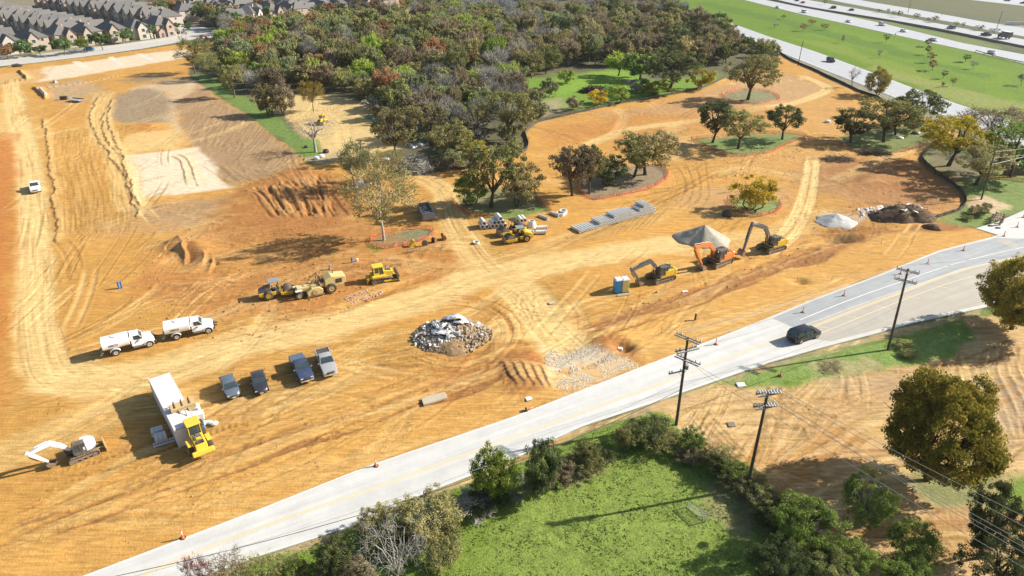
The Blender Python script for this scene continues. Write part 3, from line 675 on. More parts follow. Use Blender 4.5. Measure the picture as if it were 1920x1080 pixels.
 sp([(700, 700), (820, 690), (940, 640), (930, 690), (860, 740), (760, 770)], rust, 3, 4, 0.3, 4)
 sp([(-60, 250), (36, 250), (26, 400), (10, 560), (0, 760), (-80, 800)], (0.46, 0.17, 0.04), 2, 3, 0.55, 5)
 # clods: ragged lumps where the soil is torn up
 cl = np.clip(fbm(Xg / 1.3, Yg / 1.3, 25, 3) - 0.56, 0, 1) * ((C[..., 0] < 0.47) & ind)
 Z += cl * 0.38 * (Yg < 330)
 Z = Z * fl - 0.06 * (1 - fl)
 # tone jitter so that no patch is flat
 C *= (0.93 + 0.14 * n_fin)[..., None]
 C = np.clip(C, 0.01, 0.85)
 V = np.stack([Xg, Yg, Z], -1).reshape(-1, 3)
 idx = np.arange(nr * NC).reshape(nr, NC)
 F = np.stack([idx[:-1, :-1], idx[:-1, 1:], idx[1:, 1:], idx[1:, :-1]], -1).reshape(-1, 4)
 me = np_mesh('ground', V, F, [ground_material()], smooth=True)
 ca = me.attributes.new('soil', 'FLOAT_COLOR', 'POINT')
 rgba = np.ones((nr * NC, 4), np.float32); rgba[:, :3] = C.reshape(-1, 3)
 ca.data.foreach_set('color', rgba.ravel())
 fa = me.attributes.new('grass', 'FLOAT', 'POINT')
 fa.data.foreach_set('value', GR.reshape(-1).astype(np.float32))
 return structure(link_mesh('ground', me))
def ground_material():
 m = bpy.data.materials.new('ground_cover')
 nt, N, L = nodes_of(m)
 b = N['Principled BSDF']; b.inputs['Roughness'].default_value = 0.92; b.inputs['Specular IOR Level'].default_value = 0.2
 at = N.new('ShaderNodeAttribute'); at.attribute_name = 'soil'
 ag = N.new('ShaderNodeAttribute'); ag.attribute_name = 'grass'
 tc = N.new('ShaderNodeTexCoord')
 def noise(s, d=6, r=0.6, mp=None):
  n = N.new('ShaderNodeTexNoise'); n.inputs['Scale'].default_value = s; n.inputs['Detail'].default_value = d; n.inputs['Roughness'].default_value = r
  L.new(mp.outputs[0] if mp else tc.outputs['Object'], n.inputs['Vector']); return n
 def mrange(src, a, b_, c, d):
  q = N.new('ShaderNodeMapRange'); q.inputs['From Min'].default_value = a; q.inputs['From Max'].default_value = b_; q.inputs['To Min'].default_value = c; q.inputs['To Max'].default_value = d
  L.new(src, q.inputs['Value']); return q
 mp = N.new('ShaderNodeMapping'); mp.inputs['Rotation'].default_value = (0, 0, -0.45); mp.inputs['Scale'].default_value = (0.25, 2.4, 1)
 L.new(tc.outputs['Object'], mp.inputs['Vector'])
 n1 = noise(0.9, 8, 0.68); n2 = noise(5.0, 5, 0.6); n3 = noise(1.4, 7, 0.65, mp)
 soilv = N.new('ShaderNodeMath'); soilv.operation = 'MULTIPLY'
 L.new(mrange(n3.outputs['Fac'], 0.32, 0.68, 0.70, 1.18).outputs[0], soilv.inputs[0]); L.new(mrange(n1.outputs['Fac'], 0.3, 0.7, 0.85, 1.12).outputs[0], soilv.inputs[1])
 grav = N.new('ShaderNodeMath'); grav.operation = 'MULTIPLY'
 L.new(mrange(n1.outputs['Fac'], 0.3, 0.7, 0.70, 1.3).outputs[0], grav.inputs[0]); L.new(mrange(n2.outputs['Fac'], 0.3, 0.7, 0.62, 1.38).outputs[0], grav.inputs[1])
 mixv = N.new('ShaderNodeMix'); mixv.data_type = 'FLOAT'
 L.new(ag.outputs['Fac'], mixv.inputs['Factor']); L.new(soilv.outputs[0], mixv.inputs['A']); L.new(grav.outputs[0], mixv.inputs['B'])
 sc_ = N.new('ShaderNodeVectorMath'); sc_.operation = 'SCALE'
 L.new(at.outputs['Color'], sc_.inputs[0]); L.new(mixv.outputs['Result'], sc_.inputs['Scale'])
 # straw and leaf specks in the grass
 sp_ = mrange(noise(2.6, 6, 0.75).outputs['Fac'], 0.60, 0.70, 0.0, 0.55)
 spm = N.new('ShaderNodeMath'); spm.operation = 'MULTIPLY'; L.new(sp_.outputs[0], spm.inputs[0]); L.new(ag.outputs['Fac'], spm.inputs[1])
 mx = N.new('ShaderNodeMix'); mx.data_type = 'RGBA'; mx.inputs['B'].default_value = (0.27, 0.22, 0.10, 1)
 L.new(spm.outputs[0], mx.inputs['Factor']); L.new(sc_.outputs[0], mx.inputs['A'])
 L.new(mx.outputs['Result'], b.inputs['Base Color'])
 bp = N.new('ShaderNodeBump'); bp.inputs['Distance'].default_value = 0.10; bp.inputs['Strength'].default_value = 0.65
 hs = N.new('ShaderNodeMath'); hs.operation = 'ADD'; L.new(n2.outputs['Fac'], hs.inputs[0]); L.new(n1.outputs['Fac'], hs.inputs[1])
 L.new(hs.outputs[0], bp.inputs['Height']); L.new(bp.outputs[0], b.inputs['Normal'])
 return m
# pavement
def pavement(name, rgb, streak=0.3, bump=0.1, joint=None, ang=0.5):
 m = bpy.data.materials.new(name)
 nt, N, L = nodes_of(m)
 b = N['Principled BSDF']; b.inputs['Roughness'].default_value = 0.8; b.inputs['Specular IOR Level'].default_value = 0.3
 tc = N.new('ShaderNodeTexCoord')
 mp = N.new('ShaderNodeMapping'); mp.vector_type = 'POINT'; mp.inputs['Rotation'].default_value = (0, 0, -ang)
 L.new(tc.outputs['Object'], mp.inputs['Vector'])
 mp2 = N.new('ShaderNodeMapping'); mp2.inputs['Scale'].default_value = (0.03, 1.1, 1); L.new(mp.outputs[0], mp2.inputs['Vector'])
 n1 = N.new('ShaderNodeTexNoise'); n1.inputs['Scale'].default_value = 1.0; n1.inputs['Detail'].default_value = 5; L.new(mp2.outputs[0], n1.inputs['Vector'])
 n2 = N.new('ShaderNodeTexNoise'); n2.inputs['Scale'].default_value = 0.35; n2.inputs['Detail'].default_value = 8; n2.inputs['Roughness'].default_value = 0.7; L.new(tc.outputs['Object'], n2.inputs['Vector'])
 n3 = N.new('ShaderNodeTexNoise'); n3.inputs['Scale'].default_value = 6; n3.inputs['Detail'].default_value = 5; L.new(tc.outputs['Object'], n3.inputs['Vector'])
 a = N.new('ShaderNodeMath'); a.operation = 'ADD'; L.new(n1.outputs['Fac'], a.inputs[0]); L.new(n2.outputs['Fac'], a.inputs[1])
 a2 = N.new('ShaderNodeMath'); a2.operation = 'MULTIPLY_ADD'; a2.inputs[1].default_value = 0.4; L.new(n3.outputs['Fac'], a2.inputs[0]); L.new(a.outputs[0], a2.inputs[2])
 mr = N.new('ShaderNodeMapRange'); mr.inputs['From Min'].default_value = 0.85; mr.inputs['From Max'].default_value = 1.55; mr.inputs['To Min'].default_value = 1 - streak; mr.inputs['To Max'].default_value = 1 + streak * 0.6
 L.new(a2.outputs[0], mr.inputs['Value'])
 sc_ = N.new('ShaderNodeVectorMath'); sc_.operation = 'SCALE'; sc_.inputs[0].default_value = rgb; L.new(mr.outputs[0], sc_.inputs['Scale'])
 L.new(sc_.outputs[0], b.inputs['Base Color'])
 bp = N.new('ShaderNodeBump'); bp.inputs['Strength'].default_value = bump; bp.inputs['Distance'].default_value = 0.02; L.new(n3.outputs['Fac'], bp.inputs['Height']); L.new(bp.outputs[0], b.inputs['Normal'])
 return m
def slab(name, poly, z0, z1, mat, parent=None):
 """a flat sheet with thickness from a world polygon"""
 import bmesh
 bm = bmesh.new()
 vs = [bm.verts.new((p[0], p[1], z1)) for p in poly]
 f = bm.faces.new(vs)
 r = bmesh.ops.extrude_face_region(bm, geom=[f])
 for v in [e for e in r['geom'] if isinstance(e, bmesh.types.BMVert)]: v.co.z = z0
 bmesh.ops.recalc_face_normals(bm, faces=bm.faces)
 bmesh.ops.triangulate(bm, faces=bm.faces)
 me = bpy.data.meshes.new(name); bm.to_mesh(me); bm.free(); me.materials.append(mat)
 return link_mesh(name, me, parent)
def line_strip(mb, pts, w, z, dash=None, gap=0, step=1.5, th=0.004):
 """painted line: flat ribbon along world points"""
 P = smooth_line(pts, step); n = len(P)
 L, Rr = [], []
 acc = 0; on = True; segs = []; cur = []
 for i in range(n):
  a = np.array(P[max(0, i - 1)]); b = np.array(P[min(n - 1, i + 1)]); d = b - a; d = d / (np.linalg.norm(d) + 1e-9)
  nx, ny = -d[1] * w / 2, d[0] * w / 2
  p = P[i]
  q = ((p[0] + nx, p[1] + ny, z), (p[0] - nx, p[1] - ny, z))
  if dash:
   acc += step
   if on: cur.append(q)
   if on and acc > dash: segs.append(cur); cur = []; on = False; acc = 0
   elif not on and acc > gap: on = True; acc = 0
  else: cur.append(q)
 if cur: segs.append(cur)
 for s in segs:
  if len(s) < 2: continue
  b = len(mb.v)
  for q in s: mb.v += [q[0], q[1]]
  for i in range(len(s) - 1):
   mb.f.append([b + 2 * i, b + 2 * i + 1, b + 2 * i + 3, b + 2 * i + 2]); mb.m.append(mb.cur)
def lerp_line(A, B, k, n=60):
 """points between two pixel polylines, resampled by arc length"""
 def rs_(pts):
  W = np.array(GS(pts)); d = np.r_[0, np.cumsum(np.hypot(*np.diff(W, axis=0).T))]
  t = np.linspace(0, d[-1], n)
  return np.stack([np.interp(t, d, W[:, 0]), np.interp(t, d, W[:, 1])], 1)
 a, b = rs_(A), rs_(B)
 return [tuple(p) for p in (a * (1 - k) + b * k)]
def build_roads():
 conc = pavement('pale_concrete', (0.57, 0.565, 0.53), 0.20, 0.1, ang=0.5)
 asph = pavement('worn_grey_paving', (0.36, 0.375, 0.38), 0.22, 0.15, ang=0.5)
 tan = pavement('dusty_paving', (0.43, 0.395, 0.33), 0.16, 0.1, ang=0.5)
 hwc = pavement('highway_concrete', (0.43, 0.44, 0.45), 0.12, 0.05, ang=1.7)
 yel = paint('road_yellow', (0.72, 0.56, 0.28), 0.7, dust=0.45, dustrgb=(0.6, 0.56, 0.46), scale=0.8)
 wht = paint('road_white', (0.78, 0.78, 0.75), 0.7, dust=0.25, dustrgb=(0.6, 0.58, 0.52), scale=0.8)
 structure(slab('road', main_road, -0.3, 0.02, conc))
 # newer grey lane and the dusty widened part east of the joint
 structure(slab('road_resurfaced_lane', GS([(1448, 597), (1520, 566), (1640, 521), (1760, 473), (1868, 446), (1925, 448), (2300, 360), (2300, 400), (1925, 478), (1800, 505), (1700, 540), (1600, 575), (1540, 598), (1490, 615)]), 0.0, 0.026, asph))
 structure(slab('road_widening', GS([(1490, 616), (1540, 599), (1600, 576), (1700, 541), (1800, 506), (1925, 479), (2300, 401), (2300, 462), (1960, 542), (1840, 572), (1710, 600), (1640, 619), (1560, 640), (1500, 632)]), 0.0, 0.027, tan))
 structure(slab('road_joint', GS([(1866, 446), (1905, 456), (1912, 470), (1870, 453)]), 0.0, 0.031, tan))
 structure(slab('frontage_road', frontage, -0.3, 0.02, hwc))
 structure(slab('highway', highway_near, -0.3, 0.03, hwc))
 structure(slab('highway_far_side', highway_far, -0.3, 0.034, hwc))
 structure(slab('far_frontage_road', far_frontage, -0.3, 0.02, hwc))
 structure(slab('far_road', top_right_road, -0.3, 0.02, hwc))
 town = pavement('town_paving', (0.5, 0.475, 0.43), 0.12, 0.05, ang=0.9)
 structure(slab('town_road', town_road, -0.3, 0.02, town))
 structure(slab('pavement', GS([(-60, 121), (60, 108), (150, 97), (230, 86), (300, 76), (330, 71), (330, 68), (300, 73), (230, 82.5), (150, 93), (60, 104), (-60, 116)]), 0.0, 0.12, town))
 mb = MB()
 S2 = [(-300, 1385), (20, 1235), (335, 1097), (480, 1045), (650, 990), (760, 940), (880, 893), (960, 862), (1090, 800), (1220, 757), (1340, 715), (1440, 681)]
 N2 = [(-420, 1285), (-160, 1192), (155, 1080), (480, 957), (700, 870), (960, 782), (1210, 685), (1320, 643)]
 cen = smooth_line(GS([(-420, 1350), (-100, 1220), (250, 1085), (480, 992), (700, 916), (960, 821), (1150, 752), (1300, 697), (1420, 650), (1500, 622), (1600, 583), (1700, 545), (1800, 508), (1925, 478), (2200, 415)]), 2)
 def off(P, d):
  A = np.array(P); T = np.gradient(A, axis=0); T /= np.linalg.norm(T, axis=1)[:, None] + 1e-9
  return [tuple(q) for q in A + np.stack([-T[:, 1], T[:, 0]], 1) * d]
 line_strip(mb, off(cen, 0.14), 0.13, 0.034); line_strip(mb, off(cen, -0.14), 0.13, 0.034)
 c2 = smooth_line(GS([(1440, 655), (1520, 632), (1600, 600), (1700, 560), (1800, 525), (1925, 496), (2200, 430)]), 2)
 line_strip(mb, c2, 0.12, 0.034)
 for k in range(7):
  t = k / 6; x0, y0 = 1530 + 340 * t, 612 - 112 * t
  line_strip(mb, GS([(x0, y0), (x0 + 26, y0 + 4)]), 0.14, 0.038)
 structure(mb.build('road_centre_lines', yel, fix=False))
 mb = MB()
 line_strip(mb, GS([(x + 3, y - 3.0) for x, y in ROAD_S if y > 650]), 0.10, 0.034)
 line_strip(mb, GS([(x, y + 2.4) for x, y in ROAD_N if x < 1500]), 0.10, 0.034)
 line_strip(mb, GS([(1500, 600), (1600, 560), (1700, 525), (1800, 492), (1925, 462)]), 0.12, 0.035)
 for k in (0.33, 0.66): line_strip(mb, lerp_line(FR_L, FR_R, k), 0.15, 0.03, 3, 9, 1.0)
 for k in (0.06, 0.94): line_strip(mb, lerp_line(FR_L, FR_R, k), 0.15, 0.03)
 HU = [(1270, -38), (1350, -22), (1440, 1), (1500, 13), (1575, 27), (1660, 45), (1802, 80), (1925, 103), (2100, 139), (2600, 224)]
 for k in (0.3, 0.55, 0.8): line_strip(mb, lerp_line(HW_L, HU, k, 80), 0.2, 0.04, 3, 9, 1.0)
 line_strip(mb, lerp_line(HW_L, HU, 0.08, 80), 0.2, 0.04)
 structure(mb.build('road_edge_lines', wht, fix=False))
# vegetation
def leaf_mat(name, a, b, spread=0.28, trans=0.3, rough=0.7):
 """leaf colour between a and b from leaf to leaf and from clump to clump"""
 m = bpy.data.materials.new(name)
 nt, N, L = nodes_of(m)
 N.remove(N['Principled BSDF'])
 out = [n for n in N if n.type == 'OUTPUT_MATERIAL'][0]
 geo = N.new('ShaderNodeNewGeometry'); oi = N.new('ShaderNodeObjectInfo'); tc = N.new('ShaderNodeTexCoord')
 nz = N.new('ShaderNodeTexNoise'); nz.inputs['Scale'].default_value = 0.45; nz.inputs['Detail'].default_value = 3; L.new(geo.outputs['Position'], nz.inputs['Vector'])
 mr = N.new('ShaderNodeMapRange'); mr.inputs['From Min'].default_value = 0.34; mr.inputs['From Max'].default_value = 0.66; L.new(nz.outputs['Fac'], mr.inputs['Value'])
 f1 = N.new('ShaderNodeMath'); f1.operation = 'MULTIPLY_ADD'; f1.inputs[1].default_value = 0.45
 L.new(geo.outputs['Random Per Island'], f1.inputs[0])
 f2 = N.new('ShaderNodeMath'); f2.operation = 'MULTIPLY'; f2.inputs[1].default_value = 0.55; L.new(mr.outputs[0], f2.inputs[0]); L.new(f2.outputs[0], f1.inputs[2])
 mx = N.new('ShaderNodeMix'); mx.data_type = 'RGBA'; mx.inputs['A'].default_value = (*a, 1); mx.inputs['B'].default_value = (*b, 1); L.new(f1.outputs[0], mx.inputs['Factor'])
 hs = N.new('ShaderNodeHueSaturation')
 v = N.new('ShaderNodeMapRange'); v.inputs['To Min'].default_value = 1.12 - spread; v.inputs['To Max'].default_value = 1.3 + spread; L.new(oi.outputs['Random'], v.inputs['Value'])
 hsh = N.new('ShaderNodeMath'); hsh.operation = 'MULTIPLY_ADD'; hsh.inputs[1].default_value = 0.03; hsh.inputs[2].default_value = 0.49
 fr = N.new('ShaderNodeMath'); fr.operation = 'FRACT'; ml = N.new('ShaderNodeMath'); ml.operation = 'MULTIPLY'; ml.inputs[1].default_value = 7.3
 L.new(oi.outputs['Random'], ml.inputs[0]); L.new(ml.outputs[0], fr.inputs[0]); L.new(fr.outputs[0], hsh.inputs[0])
 L.new(hsh.outputs[0], hs.inputs['Hue']); L.new(v.outputs[0], hs.inputs['Value']); L.new(mx.outputs['Result'], hs.inputs['Color'])
 d = N.new('ShaderNodeBsdfDiffuse'); t = N.new('ShaderNodeBsdfTranslucent'); ms = N.new('ShaderNodeMixShader'); ms.inputs[0].default_value = trans
 L.new(hs.outputs[0], d.inputs['Color']); L.new(hs.outputs[0], t.inputs['Color']); L.new(d.outputs[0], ms.inputs[1]); L.new(t.outputs[0], ms.inputs[2])
 L.new(ms.outputs[0], out.inputs['Surface'])
 return m
LM = {
 'olive': leaf_mat('olive_leaves', (0.13, 0.14, 0.05), (0.32, 0.30, 0.115)),
 'olivebrown': leaf_mat('olive_brown_leaves', (0.16, 0.145, 0.062), (0.37, 0.305, 0.14)),
 'brown': leaf_mat('brown_leaves', (0.165, 0.135, 0.085), (0.31, 0.24, 0.15)),
 'rust': leaf_mat('rust_leaves', (0.19, 0.10, 0.05), (0.38, 0.22, 0.10)),
 'dark': leaf_mat('dark_evergreen_leaves', (0.055, 0.075, 0.028), (0.15, 0.165, 0.065)),
 'green': leaf_mat('green_leaves', (0.10, 0.15, 0.03), (0.28, 0.33, 0.08)),
 'lime': leaf_mat('lime_leaves', (0.19, 0.25, 0.04), (0.40, 0.44, 0.08)),
 'pale': leaf_mat('pale_green_leaves', (0.16, 0.18, 0.085), (0.31, 0.32, 0.16)),
 'yellow': leaf_mat('yellow_leaves', (0.30, 0.25, 0.03), (0.68, 0.50, 0.045)),
 'gold': leaf_mat('golden_olive_leaves', (0.13, 0.135, 0.03), (0.42, 0.30, 0.055)),
 'grey': leaf_mat('grey_twigs', (0.19, 0.175, 0.15), (0.34, 0.32, 0.28), trans=0.0),
 'bluegrey': leaf_mat('blue_grey_twigs', (0.20, 0.20, 0.205), (0.33, 0.33, 0.335), trans=0.0),
 'maroon': leaf_mat('maroon_leaves', (0.16, 0.05, 0.055), (0.32, 0.13, 0.12)),
 'street': leaf_mat('street_tree_leaves', (0.055, 0.10, 0.035), (0.15, 0.22, 0.07)),
}
BARK = paint('bark', (0.13, 0.105, 0.08), 0.9, dust=0.1, var=0.3, scale=3)
BARK_P = paint('pale_bark', (0.33, 0.31, 0.28), 0.9, dust=0.1, var=0.25, scale=3)
BARK_D = paint('dark_bark', (0.065, 0.05, 0.038), 0.9, dust=0.05, var=0.3, scale=3)
def tree_mesh(seed, h=10.0, r=5.0, trunk=0.25, nl=6, nclump=60, nleaf=70, leaf=0.35, clump=0.9, low=0.30, twigs=0, lean=0.06, flat=0.8, tr=0.028, multi=1, top_bias=0.15, gap=0.0, core=0.55):
 """one tree: returns (wood mesh, crown mesh). Limbs grow from the trunk, clumps of leaves sit at the ends of the boughs."""
 rng = np.random.RandomState(seed)
 mb = MB()
 cz = h * (low + (1 - low) * 0.50); rz = h * (1 - low) * 0.52
 # clump centres in a lumpy crown envelope
 ph = rng.rand(6) * 6.28
 def env(d):
  a = math.atan2(d[1], d[0])
  return 1 + 0.16 * math.sin(2 * a + ph[0]) + 0.12 * math.sin(3 * a + ph[1] + 2 * d[2]) + 0.08 * math.sin(5 * a + ph[2])
 cc = []
 tries = 0
 while len(cc) < nclump and tries < nclump * 12:
  tries += 1
  d = rng.normal(size=3); d /= np.linalg.norm(d)
  d[2] = d[2] * 0.9 + top_bias
  if d[2] < -0.75: continue
  q = (core + (1 - core) * rng.rand() ** 0.6) * env(d)
  p = np.array([d[0] * r * q, d[1] * r * q, cz + d[2] * rz * q * (flat if d[2] > 0 else 1)])
  if gap and rng.rand() < gap and fbm(np.array([p[0] / 2.2 + seed]), np.array([p[1] / 2.2]), 3, 2)[0] < 0.5: continue
  cc.append(p)
 cc = np.array(cc)
 ox, oy = rng.normal(0, lean, 2) * h
 nodes = []                                                   # points the twigs can start from
 for mt in range(multi):
  bx, by = (rng.normal(0, 0.05, 2) * h if multi > 1 else (0, 0))
  fz = h * trunk * (1 if multi == 1 else rng.uniform(0.7, 1.2))
  tp = [(bx, by, -0.5), (bx, by, 0), (bx + ox * 0.3 + bx, by + oy * 0.3 + by, fz * 0.6), (bx * 2.5 + ox * 0.6, by * 2.5 + oy * 0.6, fz)]
  R0 = h * tr * (1 if multi == 1 else 0.65)
  mb.tube(tp, [R0 * 1.5, R0 * 1.25, R0 * 0.95, R0 * 0.85], 8)
  fk = np.array(tp[-1])
  n_ = max(2, nl // multi)
  for i in range(n_):
   a = 2 * math.pi * (i + rng.rand() * 0.7) / n_ + mt
   tgt = np.array([math.cos(a) * r * rng.uniform(0.45, 0.8), math.sin(a) * r * rng.uniform(0.45, 0.8), cz + rz * rng.uniform(-0.25, 0.55)])
   if i == 0: tgt = np.array([ox, oy, cz + rz * 0.6])
   mid = fk + (tgt - fk) * 0.5 + np.array([0, 0, rng.uniform(-0.02, 0.1) * h]) + rng.normal(0, 0.03 * h, 3)
   pts = [fk + (mid - fk) * t * 2 if t < 0.5 else mid + (tgt - mid) * (t - 0.5) * 2 for t in (0, 0.2, 0.4, 0.6, 0.8, 1.0)]
   pts = [p + rng.normal(0, 0.012 * h, 3) * (k > 0) for k, p in enumerate(pts)]
   rr = [R0 * 0.62 * (1 - 0.14 * k) for k in range(6)]
   mb.tube(pts, rr, 6)
   for k in (2, 3, 4, 5): nodes.append((pts[k], rr[k]))
   for k in (2, 3, 4):
    dv = rng.normal(size=3); dv[2] = abs(dv[2]) * 0.5; dv /= np.linalg.norm(dv)
    e = pts[k] + (pts[k] - fk) * 0.35 + dv * r * 0.32
    m_ = (pts[k] + e) / 2 + rng.normal(0, 0.02 * h, 3)
    mb.tube([pts[k], m_, e], [rr[k] * 0.55, rr[k] * 0.4, rr[k] * 0.2], 5)
    nodes.append((m_, rr[k] * 0.4)); nodes.append((e, rr[k] * 0.2))
 NP = np.array([n[0] for n in nodes]); NR = [n[1] for n in nodes]
 tw_v, tw_f = [], []
 tips = []
 for c in cc:
  i = int(np.argmin(((NP - c) ** 2).sum(1)))
  a = NP[i]; m_ = (a + c) / 2 + rng.normal(0, 0.12, 3)
  mb.tube([a, m_, c], [max(0.025, NR[i] * 0.5), max(0.02, NR[i] * 0.32), 0.015], 4, cap=False)
 V, F = [], []
 base = 0
 if twigs:
  # bare crown: sprays of fine twigs, each a three-sided sliver
  n = len(cc) * twigs
  ctr = np.repeat(cc, twigs, 0)
  out = ctr - np.array([ox * 0.5, oy * 0.5, h * trunk * 1.1]); out /= np.linalg.norm(out, axis=1)[:, None] + 1e-6
  d = out * 0.9 + rng.normal(0, 0.62, (n, 3)); d /= np.linalg.norm(d, axis=1)[:, None]
  L_ = clump * rng.uniform(0.5, 1.35, n)[:, None]
  st = ctr + rng.normal(0, clump * 0.38, (n, 3)); en = st + d * L_
  q = np.cross(d, rng.normal(size=(n, 3))); q /= np.linalg.norm(q, axis=1)[:, None] + 1e-6
  w = leaf * 0.5
  mid = (st + en) / 2 + rng.normal(0, 0.06, (n, 3)) * clump
  p = np.stack([st + q * w, st - q * w, mid - q * w * 0.7, mid + q * w * 0.7, en + q * w * 0.25, en - q * w * 0.25], 1)
  V = [p.reshape(-1, 3)]
  b = np.arange(n)[:, None] * 6
  F = [np.concatenate([b + np.array([[0, 1, 2, 3]]), b + np.array([[3, 2, 5, 4]])], 1).reshape(-1, 4)]
  base = n * 6
 if nleaf:
  n = len(cc) * nleaf
  ctr = np.repeat(cc, nleaf, 0)
  d = rng.normal(size=(n, 3)); d /= np.linalg.norm(d, axis=1)[:, None]
  rad = clump * np.repeat(rng.uniform(0.6, 1.25, len(cc)), nleaf)[:, None]
  p = ctr + d * rad * (rng.rand(n, 1) ** 0.45) * np.array([1.15, 1.15, 0.8])
  nrm = d * 0.8 + rng.normal(0, 0.6, (n, 3)) + np.array([0, 0, 0.35]); nrm /= np.linalg.norm(nrm, axis=1)[:, None]
  t = np.cross(nrm, rng.normal(size=(n, 3))); t /= np.linalg.norm(t, axis=1)[:, None] + 1e-6
  b_ = np.cross(nrm, t)
  s1 = leaf * rng.uniform(0.6, 1.3, (n, 1)); s2 = s1 * rng.uniform(0.45, 0.8, (n, 1))
  q = np.stack([p - t * s1, p + b_ * s2 + nrm * s1 * 0.2, p + t * s1, p - b_ * s2 + nrm * s1 * 0.2], 1) * 1.0
  V.append(q.reshape(-1, 3)); F.append(base + np.arange(n * 4).reshape(n, 4))
 V = np.concatenate(V); F = np.concatenate(F)
 keep = V[:, 2].min()
 if keep < 0.1: V[:, 2] = np.maximum(V[:, 2], 0.05)
 wood = bpy.data.meshes.new('trunk')
 wood.from_pydata(mb.v, [], mb.f); wood.materials.append(BARK)
 wood.polygons.foreach_set('use_smooth', [True] * len(wood.polygons))
 crown = np_mesh('crown', V, F, [LM['olive']])
 return wood, crown, h, r
PROTO = {}
def proto(key, n, **kw): PROTO[key] = [dict(seed=hash_seed(key) + 7 * k, **kw) for k in range(n)]
def hash_seed(s): return sum(ord(c) * (i + 3) for i, c in enumerate(s)) % 9973
# far wood
proto('far_round', 5, h=10, r=4.9, nclump=46, nleaf=46, leaf=0.46, clump=1.25, low=0.16, trunk=0.2, nl=5, core=0.5)
proto('far_thin', 4, h=10, r=4.5, nclump=60, nleaf=9, leaf=0.34, clump=1.1, low=0.22, trunk=0.22, nl=6, twigs=26)
proto('far_bare', 4, h=10, r=4.4, nclump=64, nleaf=0, leaf=0.085, clump=1.25, low=0.22, trunk=0.22, nl=7, twigs=44)
proto('cone', 2, h=10, r=3.0, nclump=44, nleaf=44, leaf=0.36, clump=0.95, low=0.06, trunk=0.1, nl=4, flat=1.1)
proto('shrub', 3, h=4, r=2.6, nclump=34, nleaf=60, leaf=0.17, clump=0.62, low=0.05, trunk=0.1, nl=6, multi=3, tr=0.02)
proto('street', 3, h=7, r=3.0, nclump=44, nleaf=46, leaf=0.27, clump=0.75, low=0.28, trunk=0.3, nl=5, tr=0.018)
proto('sapling', 3, h=4, r=1.5, nclump=22, nleaf=26, leaf=0.16, clump=0.4, low=0.3, trunk=0.35, nl=5, tr=0.016)
proto('wisp', 2, h=4, r=1.4, nclump=22, nleaf=3, leaf=0.1, clump=0.5, low=0.25, trunk=0.3, nl=5, tr=0.014, twigs=12)
# trees on the site and near the camera
proto('oak', 5, h=10, r=5.0, nclump=100, nleaf=54, leaf=0.20, clump=0.78, low=0.24, trunk=0.24, nl=7, gap=0.5, core=0.5, lean=0.05)
proto('thin_oak', 3, h=10, r=4.6, nclump=105, nleaf=15, leaf=0.14, clump=0.85, low=0.25, trunk=0.28, nl=9, twigs=12, gap=0.45, tr=0.017)
proto('leafless', 2, h=8, r=4.2, nclump=70, nleaf=0, leaf=0.035, clump=0.9, low=0.3, trunk=0.36, nl=8, twigs=9, tr=0.032, gap=0.4)
proto('thicket', 3, h=8, r=4.0, nclump=90, nleaf=70, leaf=0.18, clump=0.8, low=0.04, trunk=0.12, nl=8, multi=3, gap=0.35, core=0.4)
proto('big', 2, h=10, r=6.4, nclump=420, nleaf=120, leaf=0.15, clump=0.85, low=0.0, trunk=0.18, nl=12, core=0.6, gap=0.15, flat=0.95, top_bias=0.3)
proto('near', 4, h=9, r=4.6, nclump=170, nleaf=105, leaf=0.115, clump=0.62, low=0.13, trunk=0.22, nl=9, gap=0.55, core=0.42, multi=1)
proto('near_bush', 4, h=5, r=3.0, nclump=120, nleaf=90, leaf=0.10, clump=0.5, low=0.02, trunk=0.08, nl=9, multi=3, gap=0.4, core=0.35, tr=0.018)
proto('near_bare', 2, h=8, r=4.2, nclump=70, nleaf=2, leaf=0.035, clump=0.9, low=0.2, trunk=0.28, nl=10, twigs=14, tr=0.022, gap=0.4)
proto('near_wisp', 2, h=5, r=2.8, nclump=90, nleaf=22, leaf=0.075, clump=0.55, low=0.05, trunk=0.1, nl=8, multi=3, twigs=10, tr=0.014)
_cache = {}
def get_proto(key, i):
 k = (key, i % len(PROTO[key]))
 if k not in _cache: _cache[k] = tree_mesh(**PROTO[key][k[1]])
 return _cache[k]
_matcache = {}
def with_mat(me, mat):
 k = (me.name, mat.name)
 if k not in _matcache:
  c = me.copy(); c.materials[0] = mat; _matcache[k] = c
 return _matcache[k]
trng = random.Random(11)
def plant(name, key, i, x, y, h, r, leaf, label, cat='tree', group=None, bark=None, rz=None, z=None):
 wood, crown, H0, R0 = get_proto(key, i)
 t = thing(name, label, cat, (x, y, (gz(x, y) if z is None else z)), trng.uniform(0, 6.28) if rz is None else rz, group)
 t.scale = (r / R0, r / R0, h / H0)
 link_mesh('trunk', with_mat(wood, bark or BARK), t)
 link_mesh('crown', with_mat(crown, LM[leaf]), t)
 return t
def blob(px, bottom, top, wpx, low):
 """ground point and height of a full crown whose outline spans bottom..top in the photo"""
 cyp = (top + bottom) / 2; dep = PITCH + math.atan((cyp - 540) / FPX); hc = 3.0
 for _ in range(6):
  y = (CAM_H - hc) / math.tan(dep); d = y * CP + (CAM_H - hc) * SP; sc = FPX / d
  r = wpx / sc / 2 * 0.84; half = (bottom - top) / 2 / sc
  a = math.sqrt(max(half ** 2 - (r * math.sin(dep)) ** 2, (0.42 * r) ** 2)) / math.cos(dep)
  h = 2 * a / (1 - low); hc = h - a
 return (px - 960) / sc, y, h, r
